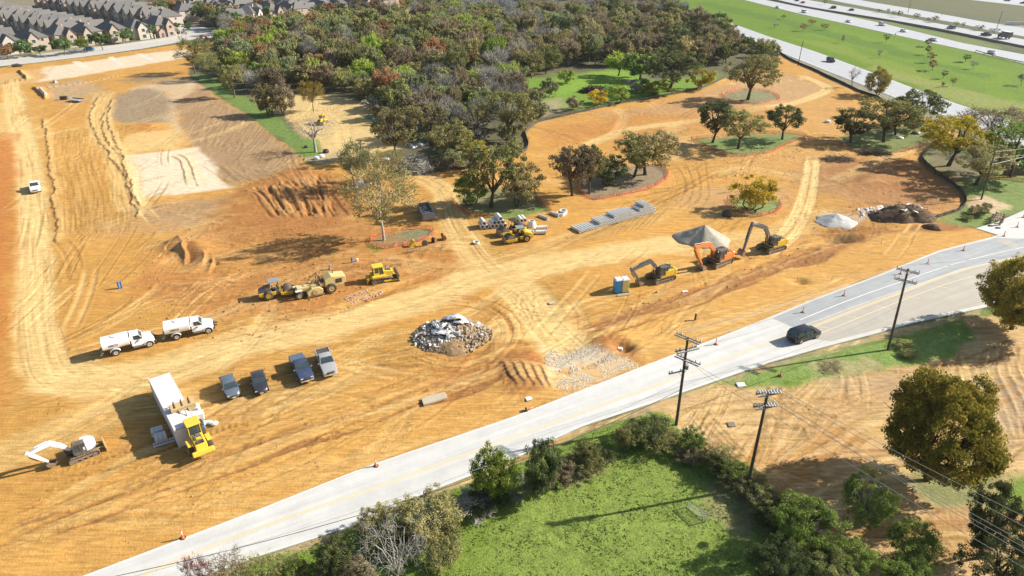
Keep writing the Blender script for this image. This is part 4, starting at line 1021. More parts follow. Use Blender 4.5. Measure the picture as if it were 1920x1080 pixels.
def ptree(px, base, top, wpx, key, i, leaf, label, name='tree', cat='tree', group=None, bark=None, rz=None):
 x, y = G(px, base)
 r = wpx * mpp(base) / 2 * 1.0
 low = PROTO[key][0]['low']; lo_, hi_ = 0.5, max(1.0, height_of(px, base, top) * 1.05)
 for _ in range(12):
  h = (lo_ + hi_) / 2; a = h * (1 - low) / 2; hc = h - a; d = y * CP + (CAM_H - hc) * SP
  cyp = 540 + FPX * ((CAM_H - hc) * CP - y * SP) / d; dep = math.atan2(CAM_H - hc, y)
  tp = cyp - FPX / d * math.hypot(r * math.sin(dep), a * math.cos(dep))
  if tp > top: lo_ = h
  else: hi_ = h
 h = max(h, 0.9 * r)
 return plant(name, key, i, x, y + r * 0.0, h, r, leaf, label, cat, group, bark, rz)
def build_trees():
 # trees kept on the site, each one placed where it stands
 S = 'oaks kept standing on the building site'
 T = [
  (720, 450, 310, 124, 'thin_oak', 0, 'olivebrown', 'big sparse oak with visible limbs in the orange fenced oval beside the dumpster', BARK_P),
  (668, 356, 262, 66, 'thin_oak', 1, 'pale', 'slim pale green tree left of the white tank bags', BARK),
  (592, 285, 214, 84, 'leafless', 0, 'grey', 'bare grey tree standing alone in the sandy clearing', BARK_P),
  (745, 300, 196, 92, 'oak', 0, 'olivebrown', 'dense brown olive oak at the edge of the sandy clearing', None),
  (712, 345, 278, 84, 'thin_oak', 2, 'olivebrown', 'thin brown tree just behind the big sparse oak', BARK),
  (921, 388, 262, 118, 'oak', 1, 'olive', 'tallest olive oak of the clump behind the short concrete pipes', BARK_D),
  (886, 384, 318, 66, 'thicket', 0, 'green', 'green leafy tree at the left end of the clump behind the short concrete pipes', BARK_D),
  (975, 386, 300, 80, 'thicket', 1, 'olivebrown', 'low brown olive tree at the right end of the clump behind the short concrete pipes', BARK_D),
  (955, 262, 168, 96, 'oak', 2, 'olive', 'tall olive oak at the wood edge by the bend of the black silt fence', BARK),
  (1073, 367, 264, 90, 'oak', 3, 'brown', 'brown leaved oak at the left of the ring above the long pipe stack', BARK_D),
  (1105, 364, 270, 62, 'oak', 4, 'olive', 'leaning olive oak second from the left above the long pipe stack', BARK_D),
  (1143, 347, 292, 66, 'thicket', 2, 'dark', 'rounded dark green bushy tree in the middle of the ring above the pipe stack', BARK_D),
  (1189, 332, 250, 92, 'oak', 0, 'olive', 'dark olive oak towards the back of the ring above the pipe stack', BARK_D),
  (1210, 327, 236, 116, 'oak', 3, 'olivebrown', 'broad brown oak at the right end of the ring above the pipe stack', BARK_D),
  (1336, 268, 186, 76, 'oak', 1, 'dark', 'dark oak at the left end of the grassy ring with three trees', BARK_D),
  (1384, 279, 202, 90, 'oak', 2, 'olive', 'olive oak with a forked trunk in the middle of the grassy ring', BARK_D),
  (1466, 264, 198, 72, 'oak', 4, 'dark', 'dark oak at the right end of the grassy ring with three trees', BARK_D),
  (1402, 188, 100, 96, 'oak', 3, 'olivebrown', 'lone brown oak with a straight trunk in its own small orange ring', BARK_D),
  (1594, 268, 205, 78, 'oak', 0, 'dark', 'dark low oak at the left of the large green ring by the frontage road', BARK_D),
  (1657, 265, 180, 112, 'oak', 2, 'olive', 'wide olive oak in the middle of the large green ring by the frontage road', BARK_D),
  (1679, 252, 196, 70, 'oak', 1, 'olive', 'smaller olive oak just behind the wide one in the large green ring', BARK_D),
  (1716, 240, 166, 88, 'oak', 4, 'dark', 'dark green oak at the right of the large green ring by the frontage road', BARK_D),
  (1409, 392, 326, 76, 'thicket', 0, 'yellow', 'short round yellow tree inside the small orange ring', BARK),
  (1640, 179, 126, 52, 'thicket', 1, 'gold', 'golden and green tree beside the frontage road at the silt fence', BARK),
  (1597, 163, 126, 24, 'leafless', 1, 'grey', 'small leafless tree between the silt fence and the frontage road', BARK),
  (1778, 312, 216, 124, 'oak', 3, 'yellow', 'large yellow topped oak at the right end of the site', BARK_D),
  (1828, 348, 262, 108, 'oak', 0, 'olivebrown', 'olive brown oak in front of the yellow one near the wooden pole', BARK_D),
  (1893, 332, 228, 118, 'oak', 2, 'green', 'dark green oak behind the wooden pole at the right edge', BARK_D),
  (1858, 272, 204, 150, 'thin_oak', 0, 'brown', 'wide grey brown oak behind the yellow topped oak', BARK),
  (366, 138, 70, 62, 'thin_oak', 1, 'olive', 'open branched tree alone at the top left corner of the wood', BARK),
  (394, 152, 96, 38, 'thin_oak', 2, 'olive', 'thin tree next to the open branched one at the wood corner', BARK),
  (440, 184, 118, 48, 'oak', 1, 'olive', 'bushy olive tree at the left edge of the wood beside the stripped slope', BARK),
  (505, 216, 156, 52, 'thicket', 2, 'olivebrown', 'left one of two low multi stemmed trees at the head of the green strip', BARK_D),
  (536, 216, 150, 50, 'thicket', 1, 'brown', 'right one of two low multi stemmed trees at the head of the green strip', BARK_D),
  (588, 208, 152, 44, 'thin_oak', 0, 'gold', 'small yellow olive tree on a tuft of grass in the sandy clearing', BARK),
 ]
 for (px, b, t, w, key, i, leaf, lab, bark) in T:
  ptree(px, b, t, w, key, i, leaf, lab, name='oak_tree' if 'oak' in lab else 'tree', group=None, bark=bark)
 T2 = [
  (1062, 156, 130, 36, 'shrub', 0, 'lime', 'lime green bush in the middle of the bright meadow'),
  (1157, 192, 160, 42, 'shrub', 1, 'lime', 'yellow green bush at the silt fence right of the log heap'),
  (1122, 196, 166, 44, 'shrub', 2, 'yellow', 'yellow brown bush in front of the log heap'),
  (1226, 178, 150, 62, 'shrub', 0, 'lime', 'broad lime bush at the foot of the big dark oak in the meadow'),
  (1312, 168, 126, 46, 'shrub', 2, 'yellow', 'bright yellow bush right of the big dark oak in the meadow'),
  (1030, 182, 146, 40, 'shrub', 1, 'pale', 'pale olive bush at the left side of the bright meadow'),
  (1075, 206, 180, 34, 'shrub', 1, 'brown', 'brown bush on the inside of the silt fence near the bare patch'),
  (1195, 172, 144, 40, 'shrub', 2, 'grey', 'grey twiggy bush left of the lime bush in the meadow'),
  (1012, 218, 190, 46, 'shrub', 0, 'pale', 'pale green scrub bush left of the bare patch'),
 ]
 for (px, b, t, w, key, i, leaf, lab) in T2: ptree(px, b, t, w, key, i, leaf, lab, name='bush', cat='bush')
 ptree(1254, 172, 92, 124, 'oak', 1, 'dark', 'big dark oak in the meadow inside the silt fence', name='oak_tree', bark=BARK_D)
 ptree(1200, 150, 96, 70, 'far_round', 1, 'green', 'green oak just behind the big dark oak in the meadow', name='oak_tree')
 ptree(1160, 142, 100, 46, 'far_thin', 1, 'lime', 'thin lime tree at the back of the bright meadow', name='tree')
 # the wood: single trees, drawn denser where the photo has them
 rng = random.Random(5)
 wood = [(402, 96), (432, 60), (470, 68), (560, 52), (700, 44), (800, 30), (880, 12), (1000, -18), (1225, -24), (1290, 34), (1335, 58), (1400, 84), (1440, 104), (1385, 128), (1330, 130), (1180, 126), (1090, 126), (1040, 140), (985, 160), (975, 190), (960, 250), (910, 262), (860, 250), (800, 262), (756, 236), (718, 214), (690, 196), (600, 172), (470, 176), (440, 160), (415, 132)]
 W = GS(wood)
 pts = []
 tries = 0
 xs = [p[0] for p in W]; ys_ = [p[1] for p in W]
 cand = []
 while len(pts) < 640 and tries < 60000:
  tries += 1
  px, py = rng.uniform(395, 1380), -26 + 300 * rng.random() ** 1.05
  x, y = G(px, py)
  if sdpoly(W, np.array([x]), np.array([y]))[0] > -1: continue
  dmin = 4.9 if py > 60 else 5.4
  if any((x - a) ** 2 + (y - b) ** 2 < dmin * dmin for a, b, _, _ in pts): continue
  pts.append((x, y, px, py))
 labs = {
  'olive': 'olive leaved oak inside the dense wood', 'olivebrown': 'brownish olive oak inside the dense wood', 'brown': 'dull brown oak inside the dense wood',
  'rust': 'rust coloured oak inside the dense wood', 'dark': 'dark green cedar among the oaks of the wood', 'green': 'green leaved tree inside the dense wood',
  'lime': 'lime green tree at the lighter edge of the wood', 'pale': 'pale grey green tree inside the dense wood', 'grey': 'leafless grey tree inside the dense wood', 'bluegrey': 'bare bluish grey tree at the far side of the wood'}
 pts.sort(key=lambda p: -p[3])
 rest = []
 for num, (x, y, px, py) in enumerate(pts):
  q = rng.random()
  if py < 34 and px > 760: leaf, key = rng.choice([('bluegrey', 'far_bare'), ('bluegrey', 'far_bare'), ('brown', 'far_thin'), ('olivebrown', 'far_round'), ('grey', 'far_bare')])
  elif px < 470 and py > 90: leaf, key = rng.choice([('lime', 'far_thin'), ('pale', 'far_thin'), ('olive', 'far_round'), ('brown', 'far_thin'), ('grey', 'far_bare')])
  elif px > 1120: leaf, key = rng.choice([('olivebrown', 'far_round'), ('dark', 'far_round'), ('brown', 'far_thin'), ('olive', 'far_round'), ('olivebrown', 'far_round')])
  elif py > 150 and px > 740: leaf, key = rng.choice([('grey', 'far_bare'), ('grey', 'far_bare'), ('brown', 'far_thin'), ('pale', 'far_thin'), ('olive', 'far_round'), ('lime', 'far_thin')])
  elif q < 0.18: leaf, key = 'olive', 'far_round'
  elif q < 0.26: leaf, key = 'olive', 'far_thin'
  elif q < 0.44: leaf, key = 'olivebrown', 'far_round'
  elif q < 0.60: leaf, key = 'brown', 'far_thin'
  elif q < 0.69: leaf, key = 'grey', 'far_bare'
  elif q < 0.77: leaf, key = 'pale', 'far_thin'
  elif q < 0.84: leaf, key = 'olivebrown', 'far_thin'
  elif q < 0.89: leaf, key = 'dark', 'cone'
  elif q < 0.93: leaf, key = 'rust', 'far_thin'
  elif q < 0.965: leaf, key = 'lime', 'far_thin'
  else: leaf, key = 'green', 'far_round'
  h = rng.uniform(7.5, 12.5); r = rng.uniform(3.4, 5.8)
  if key == 'cone': r *= 0.55; h *= 0.95
  if py > 150: h *= 0.8; r *= 0.85
  r *= 0.92
  if num >= 330: rest.append((key, rng.randrange(9), x, y, h, r, leaf)); continue
  nm = {'far_bare': 'bare_tree', 'cone': 'cedar_tree'}.get(key, 'oak_tree')
  plant(nm, key, rng.randrange(9), x, y, h, r, leaf, labs[leaf], 'tree', labs[leaf].split(' inside')[0].replace('oak', 'oaks').replace('tree', 'trees') + ' of the wood', BARK_P if key == 'far_bare' else BARK)
 parts_ = {}
 for key, i, x, y, h, r, leaf in rest:
  wood_, crown_, H0, R0 = get_proto(key, i)
  for me, mat in ((crown_, LM[leaf]), (wood_, BARK)):
   n = len(me.vertices); co = np.empty(n * 3, np.float32); me.vertices.foreach_get('co', co); co = co.reshape(-1, 3)
   if me is wood_: continue
   a = rng.uniform(0, 6.28); c, s_ = math.cos(a), math.sin(a); k = r / R0
   V = np.stack([(co[:, 0] * c - co[:, 1] * s_) * k + x, (co[:, 0] * s_ + co[:, 1] * c) * k + y, co[:, 2] * h / H0], 1)
   parts_.setdefault(leaf, []).append(V)
 mats_ = sorted(parts_); VV, MI = [], []
 for mi_, k in enumerate(mats_):
  for V in parts_[k]: VV.append(V); MI.append(np.full(len(V) // 4, mi_))
 FF = []; b0 = 0
 for key, i, x, y, h, r, leaf in sorted(rest, key=lambda q: q[6]):
  me = get_proto(key, i)[1]; F_ = np.empty(len(me.polygons) * 4, np.int32); me.polygons.foreach_get('vertices', F_); FF.append(F_.reshape(-1, 4) + b0); b0 += len(me.vertices)
 MI = np.concatenate([np.full(len(get_proto(q[0], q[1])[1].polygons), mats_.index(q[6])) for q in sorted(rest, key=lambda q: q[6])])
 o = link_mesh('distant_wood', np_mesh('distant_wood', np.concatenate(VV), np.concatenate(FF), [LM[k] for k in mats_], MI)); tag(o, 'closed canopy of mixed trees at the far side of the wood', 'wood', kind='stuff')
 # scrub at the near edge of the wood
 k = 0
 edge = smooth_line(GS([(700, 205), (760, 245), (800, 270), (850, 268), (900, 290), (850, 305)]), 5)
 for (x, y) in edge + [G(rng.uniform(820, 985), rng.uniform(255, 288)) for _ in range(16)] + [G(rng.uniform(960, 1010), rng.uniform(170, 232)) for _ in range(7)]:
  leaf = rng.choice(['olive', 'olivebrown', 'grey', 'pale', 'brown'])
  plant('scrub_bush', 'shrub' if leaf != 'grey' else 'wisp', rng.randrange(3), x + rng.uniform(-3, 3), y + rng.uniform(-2, 2), rng.uniform(3, 6), rng.uniform(2, 3.6), leaf,
    'scrub bush on the ragged near edge of the wood', 'bush', 'scrub bushes along the near edge of the wood')
 for (px, b, t, w, leaf, lab) in [(850, 300, 226, 90, 'olive', 'dark olive oak behind the brush heap'), (800, 262, 190, 80, 'olivebrown', 'brown olive oak at the lower corner of the wood'), (900, 268, 192, 88, 'grey', 'grey tree left of the bend of the silt fence'), (895, 320, 262, 50, 'gold', 'gold tipped tree behind the clump of oaks by the short pipes')]:
  ptree(px, b, t, w, 'oak' if leaf != 'grey' else 'leafless', k, leaf, lab, name='oak_tree'); k += 1
 for n in range(26):
  px = rng.uniform(1340, 1450); py = 50 + (px - 1340) * 0.46 + rng.uniform(4, 34)
  x, y = G(px, py); lf = rng.choice(['olivebrown', 'dark', 'brown', 'lime', 'olive'])
  plant('scrub_bush', 'shrub', n, x, y, rng.uniform(3, 6.5), rng.uniform(2.5, 4.5), lf, 'scrubby bush between the wood and the frontage road fence', 'bush', 'scrub bushes between the wood and the frontage road')
 # embankment and highway verge
 E = [(1506, 58, 44, 16, 'rust'), (1521, 48, 37, 14, 'rust'), (1546, 56, 44, 14, 'rust'), (1661, 80, 64, 13, 'green'), (1468, 36, 28, 10, 'green'), (1740, 88, 73, 17, 'brown'), (1739, 103, 86, 14, 'rust'), (1743, 118, 99, 15, 'rust'), (1748, 133, 113, 22, 'rust'),
   (1768, 148, 132, 16, 'brown'), (1785, 162, 146, 10, 'brown'), (1766, 164, 154, 8, 'maroon'), (1810, 116, 102, 20, 'green'), (1824, 130, 115, 16, 'grey'), (1648, 108, 92, 9, 'grey'), (1579, 80, 66, 8, 'brown'), (1452, 52, 42, 12, 'grey'), (1915, 160, 138, 20, 'grey')]
 for n, (px, b, t, w, leaf) in enumerate(E):
  col = {'rust': 'rust red', 'green': 'dark green', 'brown': 'dull brown', 'grey': 'leafless grey', 'maroon': 'tiny maroon'}[leaf]
  place = ['upper left', 'far left', 'left of the signpost', 'green', 'left end', 'top of the row of four', 'second of the row of four', 'third of the row of four', 'lowest of the row of four', 'below the row of four', 'low on the slope', 'lowest on the slope', 'upper right', 'right of the middle', 'middle of the slope', 'left middle', 'left corner', 'right edge'][n]
  ptree(px, b, t, w, 'wisp' if leaf == 'grey' else 'sapling', n, leaf, f'young {col} tree on the green highway bank, {place}', name='young_tree', group='young trees on the highway bank')
 E = [(1546, 9, 0, 9, 'green'), (1648, 24, 17, 10, 'green'), (1664, 24, 16, 9, 'brown'), (1675, 29, 20, 8, 'green'), (1686, 32, 20, 10, 'dark'), (1718, 36, 25, 11, 'dark'), (1741, 40, 33, 9, 'grey'), (1753, 42, 30, 13, 'brown'), (1793, 49, 41, 12, 'green'), (1805, 52, 42, 7, 'lime'), (1836, 57, 47, 15, 'brown'), (1863, 62, 54, 18, 'green')]
 for n, (px, b, t, w, leaf) in enumerate(E):
  ptree(px, b, t, w, 'sapling', n, leaf, 'small roadside tree on the far side of the highway', name='young_tree', group='small trees beyond the highway')
 # neighbourhood trees
 ST = [(16, 112, 84, 26, 'rust', 'rusty brown street tree at the left edge in front of the houses'), (48, 108, 76, 34, 'street', 'green street tree second from the left edge'), (76, 104, 84, 26, 'street', 'low green street tree before the gabled house'), (121, 104, 70, 31, 'street', 'round green street tree with a thin trunk left of the blue car'), (160, 99, 68, 27, 'green', 'olive green street tree over the blue car'), (193, 94, 58, 37, 'street', 'largest bright green street tree right of the blue car'),
   (237, 82, 54, 28, 'street', 'round green street tree before the brick house, second from the right'), (281, 72, 46, 24, 'street', 'dark green street tree before the corner house'), (333, 56, 41, 15, 'street', 'small round tree at the fork of the town road, left'), (353, 60, 42, 15, 'street', 'small round tree at the fork of the town road, right')]
 for n, (px, b, t, w, leaf, lab) in enumerate(ST): ptree(px, b, t, w, 'street', n, leaf, lab, name='street_tree', group='street trees before the houses')
 for n in range(64):
  a = rng.random()
  px = 262 + 200 * a + rng.uniform(-14, 14); py = 22 + 42 * a + rng.uniform(-18, 12)
  if py > 60 and px < 420 or (315 < px < 365 and py > 30): continue
  leaf = rng.choice(['street', 'street', 'dark', 'green', 'rust', 'grey', 'olive'])
  x, y = G(px, py)
  plant('tree', 'street' if leaf != 'grey' else 'far_bare', n, x, y, rng.uniform(7, 11), rng.uniform(3.5, 5.5), leaf, 'tree in the green belt that runs between the two blocks of houses', 'tree', 'trees of the belt between the house blocks')
 for n in range(26):
  t = n / 26
  x, y = G(16 + 100 * t, 18 + 34 * t)
  plant('street_tree', 'street', n, x + rng.uniform(-3, 3), y + rng.uniform(-2, 2), rng.uniform(4, 6), rng.uniform(2, 3), rng.choice(['maroon', 'maroon', 'rust', 'dark']), 'dark maroon tree in the narrow street between grey roofs', 'tree', 'maroon trees of the narrow street')
 for n in range(150):
  px, py = rng.uniform(400, 860), rng.uniform(-26, 60)
  if py > 66 - (px - 420) * 0.085: continue
  x, y = G(px, py)
  plant('tree', 'street', n, x, y, rng.uniform(6, 10), rng.uniform(3, 5), rng.choice(['olive', 'green', 'rust', 'brown', 'dark']), 'garden tree between the houses behind the wood', 'tree', 'garden trees between the houses behind the wood')
 # near side of the road: hedge line and field
 NEAR = [
  (1766, 926, 722, 242, 'big', 1, 'gold', 'huge round oak turning gold on the bare lot', BARK_D),
  (1920, 628, 492, 180, 'big', 0, 'gold', 'gold tinged oak over the road at the right edge', BARK_D),
  (1632, 985, 878, 132, 'near', 1, 'green', 'bright green tree with a split trunk under the wires', BARK_P),
  (1718, 1045, 985, 130, 'near', 2, 'green', 'low green tree with one long bare limb in the bottom right', BARK_D),
  (1868, 1030, 902, 120, 'near', 3, 'dark', 'dark green tree at the bottom right corner of the lot', BARK_D),
  (1880, 1110, 985, 170, 'near', 0, 'dark', 'dark spreading tree cut off by the bottom right corner', BARK_D),
  (1512, 1030, 918, 140, 'near', 1, 'green', 'dense green tree left of the split trunk tree', BARK_D),
  (1462, 1100, 1000, 130, 'near', 2, 'dark', 'dark tree in the hedge at the bottom edge of the field', BARK_D),
  (1560, 1110, 1035, 120, 'near', 0, 'olive', 'olive tree at the bottom edge left of the lower green tree', BARK_D),
  (1590, 1085, 1000, 120, 'near', 3, 'green', 'green tree at the bottom edge below the split trunk tree', BARK_D),
  (1700, 1110, 1040, 120, 'near', 2, 'green', 'green tree at the bottom edge under the long bare limb', BARK_D),
  (925, 945, 836, 106, 'near_bush', 0, 'lime', 'yellow green bushy tree at the road edge beside the field', BARK),
  (1014, 935, 822, 86, 'near_bush', 1, 'dark', 'dark twiggy bushy tree right of the yellow green one', BARK_D),
  (1100, 875, 826, 66, 'near_bush', 2, 'olive', 'low olive bush between the dark bushes on the road verge', BARK_D),
  (1214, 838, 774, 92, 'near_bush', 3, 'dark', 'dark green bush at the foot of the pole with three crossarms', BARK_D),
  (795, 1010, 918, 150, 'near', 2, 'olivebrown', 'big brown olive tree leaning over the road edge at the bottom', BARK_P),
  (700, 1010, 945, 90, 'near', 3, 'olivebrown', 'brown olive tree beside the road edge, left of the big one', BARK),
  (738, 1100, 962, 150, 'near_bare', 0, 'grey', 'pale dead tree with twisting bare limbs at the bottom edge', BARK_P),
  (830, 1075, 1000, 90, 'near_bush', 1, 'olive', 'olive bush with bare twigs at the edge of the field, bottom', BARK_P),
  (625, 1085, 1005, 90, 'near_bush', 2, 'dark', 'dark shaded bush between the road and the dead tree', BARK_D),
  (665, 1100, 1045, 90, 'near_bush', 3, 'brown', 'brown bush at the bottom left of the dead tree', BARK_D),
  (425, 1110, 1025, 80, 'near_wisp', 0, 'brown', 'tan twiggy bush against the pale road at the bottom', BARK),
  (366, 1110, 1040, 62, 'near_wisp', 1, 'maroon', 'purple leaved shrub against the pale road at the bottom', BARK),
  (492, 1110, 1032, 90, 'near_wisp', 1, 'olive', 'wispy green and grey bush at the bottom beside the road', BARK),
  (545, 1115, 1050, 80, 'near_bush', 0, 'green', 'low green bush at the bottom edge by the road', BARK),
  (1362, 885, 830, 70, 'near_wisp', 0, 'olive', 'sparse twiggy bush on the edge of the bare lot', BARK),
 ]
 for (px, b, t, w, key, i, leaf, lab, bark) in NEAR:
  low = PROTO[key][0]['low'] if key != 'near' else 0.2
  X_, Y_, h_, r_ = blob(px, b, t, w, low)
  isb = 'bush' in lab and 'tree' not in lab or 'shrub' in lab
  plant('bush' if isb else 'tree', key, i, X_, Y_, h_, r_, leaf, lab, 'bush' if isb else 'tree', None, bark, rz=1.3 if key == 'big' else None)
 hedge = smooth_line(GS([(1235, 832), (1285, 845), (1335, 878), (1385, 915), (1440, 955), (1480, 1005), (1530, 1050), (1560, 1110)]), 1.1)
 for n, (x, y) in enumerate(hedge):
  leaf = rng.choice(['olive', 'dark', 'brown', 'olivebrown', 'green'])
  plant('hedge_bush', 'near_bush' if n % 4 else 'near_wisp', n, x + rng.uniform(-0.8, 0.8), y + rng.uniform(-0.8, 0.8), rng.uniform(1.4, 2.8), rng.uniform(1.4, 2.5), leaf, 'scrubby bush in the hedge line between the field and the bare lot', 'bush', 'bushes of the hedge between field and lot', BARK_D)
 verge = smooth_line(GS([(560, 1085), (640, 1060), (720, 1040), (830, 990), (880, 962), (960, 935), (1060, 893), (1130, 862), (1180, 845)]), 2.2)
 for n, (x, y) in enumerate(verge):
  leaf = rng.choice(['olive', 'dark', 'brown', 'olive', 'grey'])
  plant('verge_bush', 'near_bush' if leaf != 'grey' else 'near_wisp', n, x + rng.uniform(-0.7, 0.7), y + rng.uniform(-1.2, 0.8), rng.uniform(1.6, 3.2), rng.uniform(1.3, 2.4), leaf, 'low scrub bush on the field side of the road verge', 'bush', 'low bushes along the road verge', BARK_D)
 for n, (px, py) in enumerate([(1832, 402), (1812, 412), (1850, 390), (1770, 330), (1700, 668), (1560, 690), (1690, 650)]):
  x, y = G(px, py)
  plant('bush', 'near_bush' if n != 5 else 'near_wisp', n, x, y, [1.6, 1.0, 1.0, 0.8, 0.8, 0.6, 0.9][n], [2.2, 1.2, 1.2, 1.6, 1.3, 1.6, 1.4][n], ['dark', 'olive', 'olive', 'olive', 'olive', 'brown', 'olive'][n],
    ['dark bush around the small orange sign at the silt fence', 'olive bush left of the small orange sign', 'olive bush above the small orange sign', 'low bush inside the bend of the silt fence', 'low bush near the foot of the road pole', 'dry brown bush on the verge left of the road pole', 'second low bush near the foot of the road pole'][n], 'bush')
 # grass tufts that break up the mown field and the verges
 grng = np.random.RandomState(3)
 n = 16000
 A = GS([(335, 1100), (960, 870), (1220, 765), (1400, 950), (1560, 1180), (1200, 1500), (200, 1500)])
 P = np.array(A); xs = grng.uniform(P[:, 0].min(), P[:, 0].max(), n * 2); ys2 = grng.uniform(P[:, 1].min(), P[:, 1].max(), n * 2)
 ok = sdpoly(A, xs, ys2) < -0.3
 xs, ys2 = xs[ok][:n], ys2[ok][:n]
 zz = gzs(xs, ys2); m = len(xs)
 dens = fbm(xs / 2.0, ys2 / 2.0, 8, 3); keep = dens > grng.uniform(0.25, 0.62, m); xs, ys2, zz = xs[keep], ys2[keep], zz[keep]; m = len(xs)
 hh = grng.uniform(0.02, 0.08, m) * (0.6 + dens[keep]); V = []; F = []
 for q in range(4):
  a = grng.uniform(0, 6.28, m); ww = grng.uniform(0.05, 0.10, m); lx = grng.normal(0, 0.06, m); ly = grng.normal(0, 0.06, m); ox = grng.normal(0, 0.05, m); oy = grng.normal(0, 0.05, m)
  c, s = np.cos(a) * ww, np.sin(a) * ww
  V.append(np.stack([np.stack([xs + ox - c, ys2 + oy - s, zz - 0.02], 1), np.stack([xs + ox + c, ys2 + oy + s, zz - 0.02], 1), np.stack([xs + ox + lx + c * 0.3, ys2 + oy + ly + s * 0.3, zz + hh], 1), np.stack([xs + ox + lx - c * 0.3, ys2 + oy + ly - s * 0.3, zz + hh], 1)], 1).reshape(-1, 3))
 V = np.concatenate(V); F = np.arange(len(V)).reshape(-1, 4)
 g = link_mesh('grass', np_mesh('grass', V, F, [leaf_mat('grass_blades', (0.17, 0.24, 0.05), (0.27, 0.32, 0.10), 0.0)]))
 tag(g, 'short uneven green grass of the small field', 'grass', kind='stuff')
# shared materials for made things
M = {}
def make_mats():
 P = paint
 M['rubber'] = P('rubber', (0.035, 0.033, 0.03), 0.85, dust=0.45, dustrgb=(0.25, 0.18, 0.1))
 M['steel'] = P('bare_steel', (0.30, 0.29, 0.27), 0.45, 0.6, dust=0.25)
 M['rim'] = P('wheel_rim', (0.55, 0.54, 0.52), 0.4, 0.5, dust=0.3)
 M['chrome'] = P('bright_trim', (0.72, 0.72, 0.72), 0.2, 0.8, dust=0.08)
 M['black'] = P('black_plastic', (0.025, 0.025, 0.027), 0.55, dust=0.2)
 M['dark'] = P('dark_grey_paint', (0.075, 0.08, 0.088), 0.45, dust=0.28)
 M['charcoal'] = P('charcoal_paint', (0.10, 0.108, 0.12), 0.4, dust=0.2)
 M['white'] = P('white_paint', (0.80, 0.80, 0.80), 0.35, dust=0.07)
 M['offwhite'] = P('dull_white_paint', (0.70, 0.68, 0.65), 0.5, dust=0.15, var=0.08)
 M['silver'] = P('silver_paint', (0.52, 0.53, 0.53), 0.3, 0.35, dust=0.15)
 M['blue'] = P('navy_blue_paint', (0.045, 0.075, 0.16), 0.28, 0.2, dust=0.12)
 M['slate'] = P('slate_blue_paint', (0.17, 0.215, 0.26), 0.28, 0.4, dust=0.12)
 M['night'] = P('dark_navy_paint', (0.045, 0.05, 0.07), 0.22, 0.3, dust=0.10)
 M['gblack'] = P('glossy_black_paint', (0.02, 0.022, 0.03), 0.18, 0.2, dust=0.04)
 M['yellow'] = P('machine_yellow', (0.72, 0.47, 0.03), 0.4, dust=0.22)
 M['byellow'] = P('bright_machine_yellow', (0.78, 0.55, 0.05), 0.4, dust=0.2)
 M['pyellow'] = P('faded_machine_yellow', (0.62, 0.50, 0.20), 0.55, dust=0.4)
 M['tan'] = P('tan_attachment_paint', (0.42, 0.31, 0.14), 0.65, dust=0.4)
 M['orange'] = P('machine_orange', (0.72, 0.22, 0.045), 0.4, dust=0.2)
 M['track'] = P('muddy_track_steel', (0.16, 0.125, 0.09), 0.8, 0.1, dust=0.55, bump=0.5, scale=4)
 M['mudsteel'] = P('earth_worn_steel', (0.24, 0.20, 0.16), 0.6, 0.3, dust=0.5)
 M['rust'] = P('rusty_steel', (0.22, 0.09, 0.045), 0.8, dust=0.25, var=0.3)
 M['red'] = P('red_paint', (0.5, 0.04, 0.03), 0.35, dust=0.1)
 M['lampred'] = P('red_lamp', (0.45, 0.03, 0.02), 0.2, dust=0.05)
 M['lamp'] = P('headlamp_glass', (0.75, 0.77, 0.8), 0.08, 0.3, dust=0.03)
 M['oran'] = P('safety_orange', (0.80, 0.16, 0.04), 0.6, dust=0.15)
 M['pblue'] = P('plastic_blue', (0.03, 0.33, 0.68), 0.45, dust=0.1)
 M['pyel'] = P('plastic_yellow', (0.75, 0.66, 0.25), 0.45, dust=0.12)
 M['pwhite'] = P('translucent_white_plastic', (0.85, 0.86, 0.86), 0.35, dust=0.05)
 M['wood'] = P('grey_timber', (0.36, 0.29, 0.2), 0.85, dust=0.25, var=0.25)
 M['pole'] = P('creosoted_pole', (0.085, 0.062, 0.045), 0.85, dust=0.08, var=0.3, scale=3)
 M['arm'] = P('weathered_crossarm', (0.24, 0.22, 0.2), 0.8, dust=0.05, var=0.2)
 M['porc'] = P('insulator_grey', (0.62, 0.64, 0.66), 0.25, dust=0.0)
 M['wire'] = P('aluminium_wire', (0.45, 0.45, 0.45), 0.4, 0.5, dust=0.0)
 M['concrete'] = P('cast_concrete', (0.68, 0.68, 0.65), 0.85, dust=0.12, var=0.14, bump=0.3)
 M['hole'] = P('dark_bore', (0.06, 0.055, 0.05), 0.9, dust=0.1)
 M['silt'] = P('black_silt_fabric', (0.03, 0.034, 0.036), 0.7, dust=0.18)
 M['mesh_or'] = P('orange_mesh', (0.75, 0.13, 0.07), 0.7, dust=0.15, dustrgb=(0.5, 0.25, 0.15))
 M['tarp'] = P('blue_tarp', (0.04, 0.22, 0.5), 0.5, dust=0.05)
 M['pipeblue'] = P('blue_pipe_plastic', (0.03, 0.16, 0.42), 0.4, dust=0.1)
 M['pipegreen'] = P('green_pipe_plastic', (0.06, 0.25, 0.18), 0.4, dust=0.1)
 M['maroon'] = P('maroon_steel', (0.20, 0.03, 0.04), 0.5, dust=0.15)
 M['skipblue'] = P('grey_blue_container_paint', (0.22, 0.27, 0.30), 0.6, dust=0.25, var=0.2)
 g = bpy.data.materials.new('window_glass'); nt, N, L = nodes_of(g); b = N['Principled BSDF']
 b.inputs['Roughness'].default_value = 0.04; b.inputs['Specular IOR Level'].default_value = 0.8
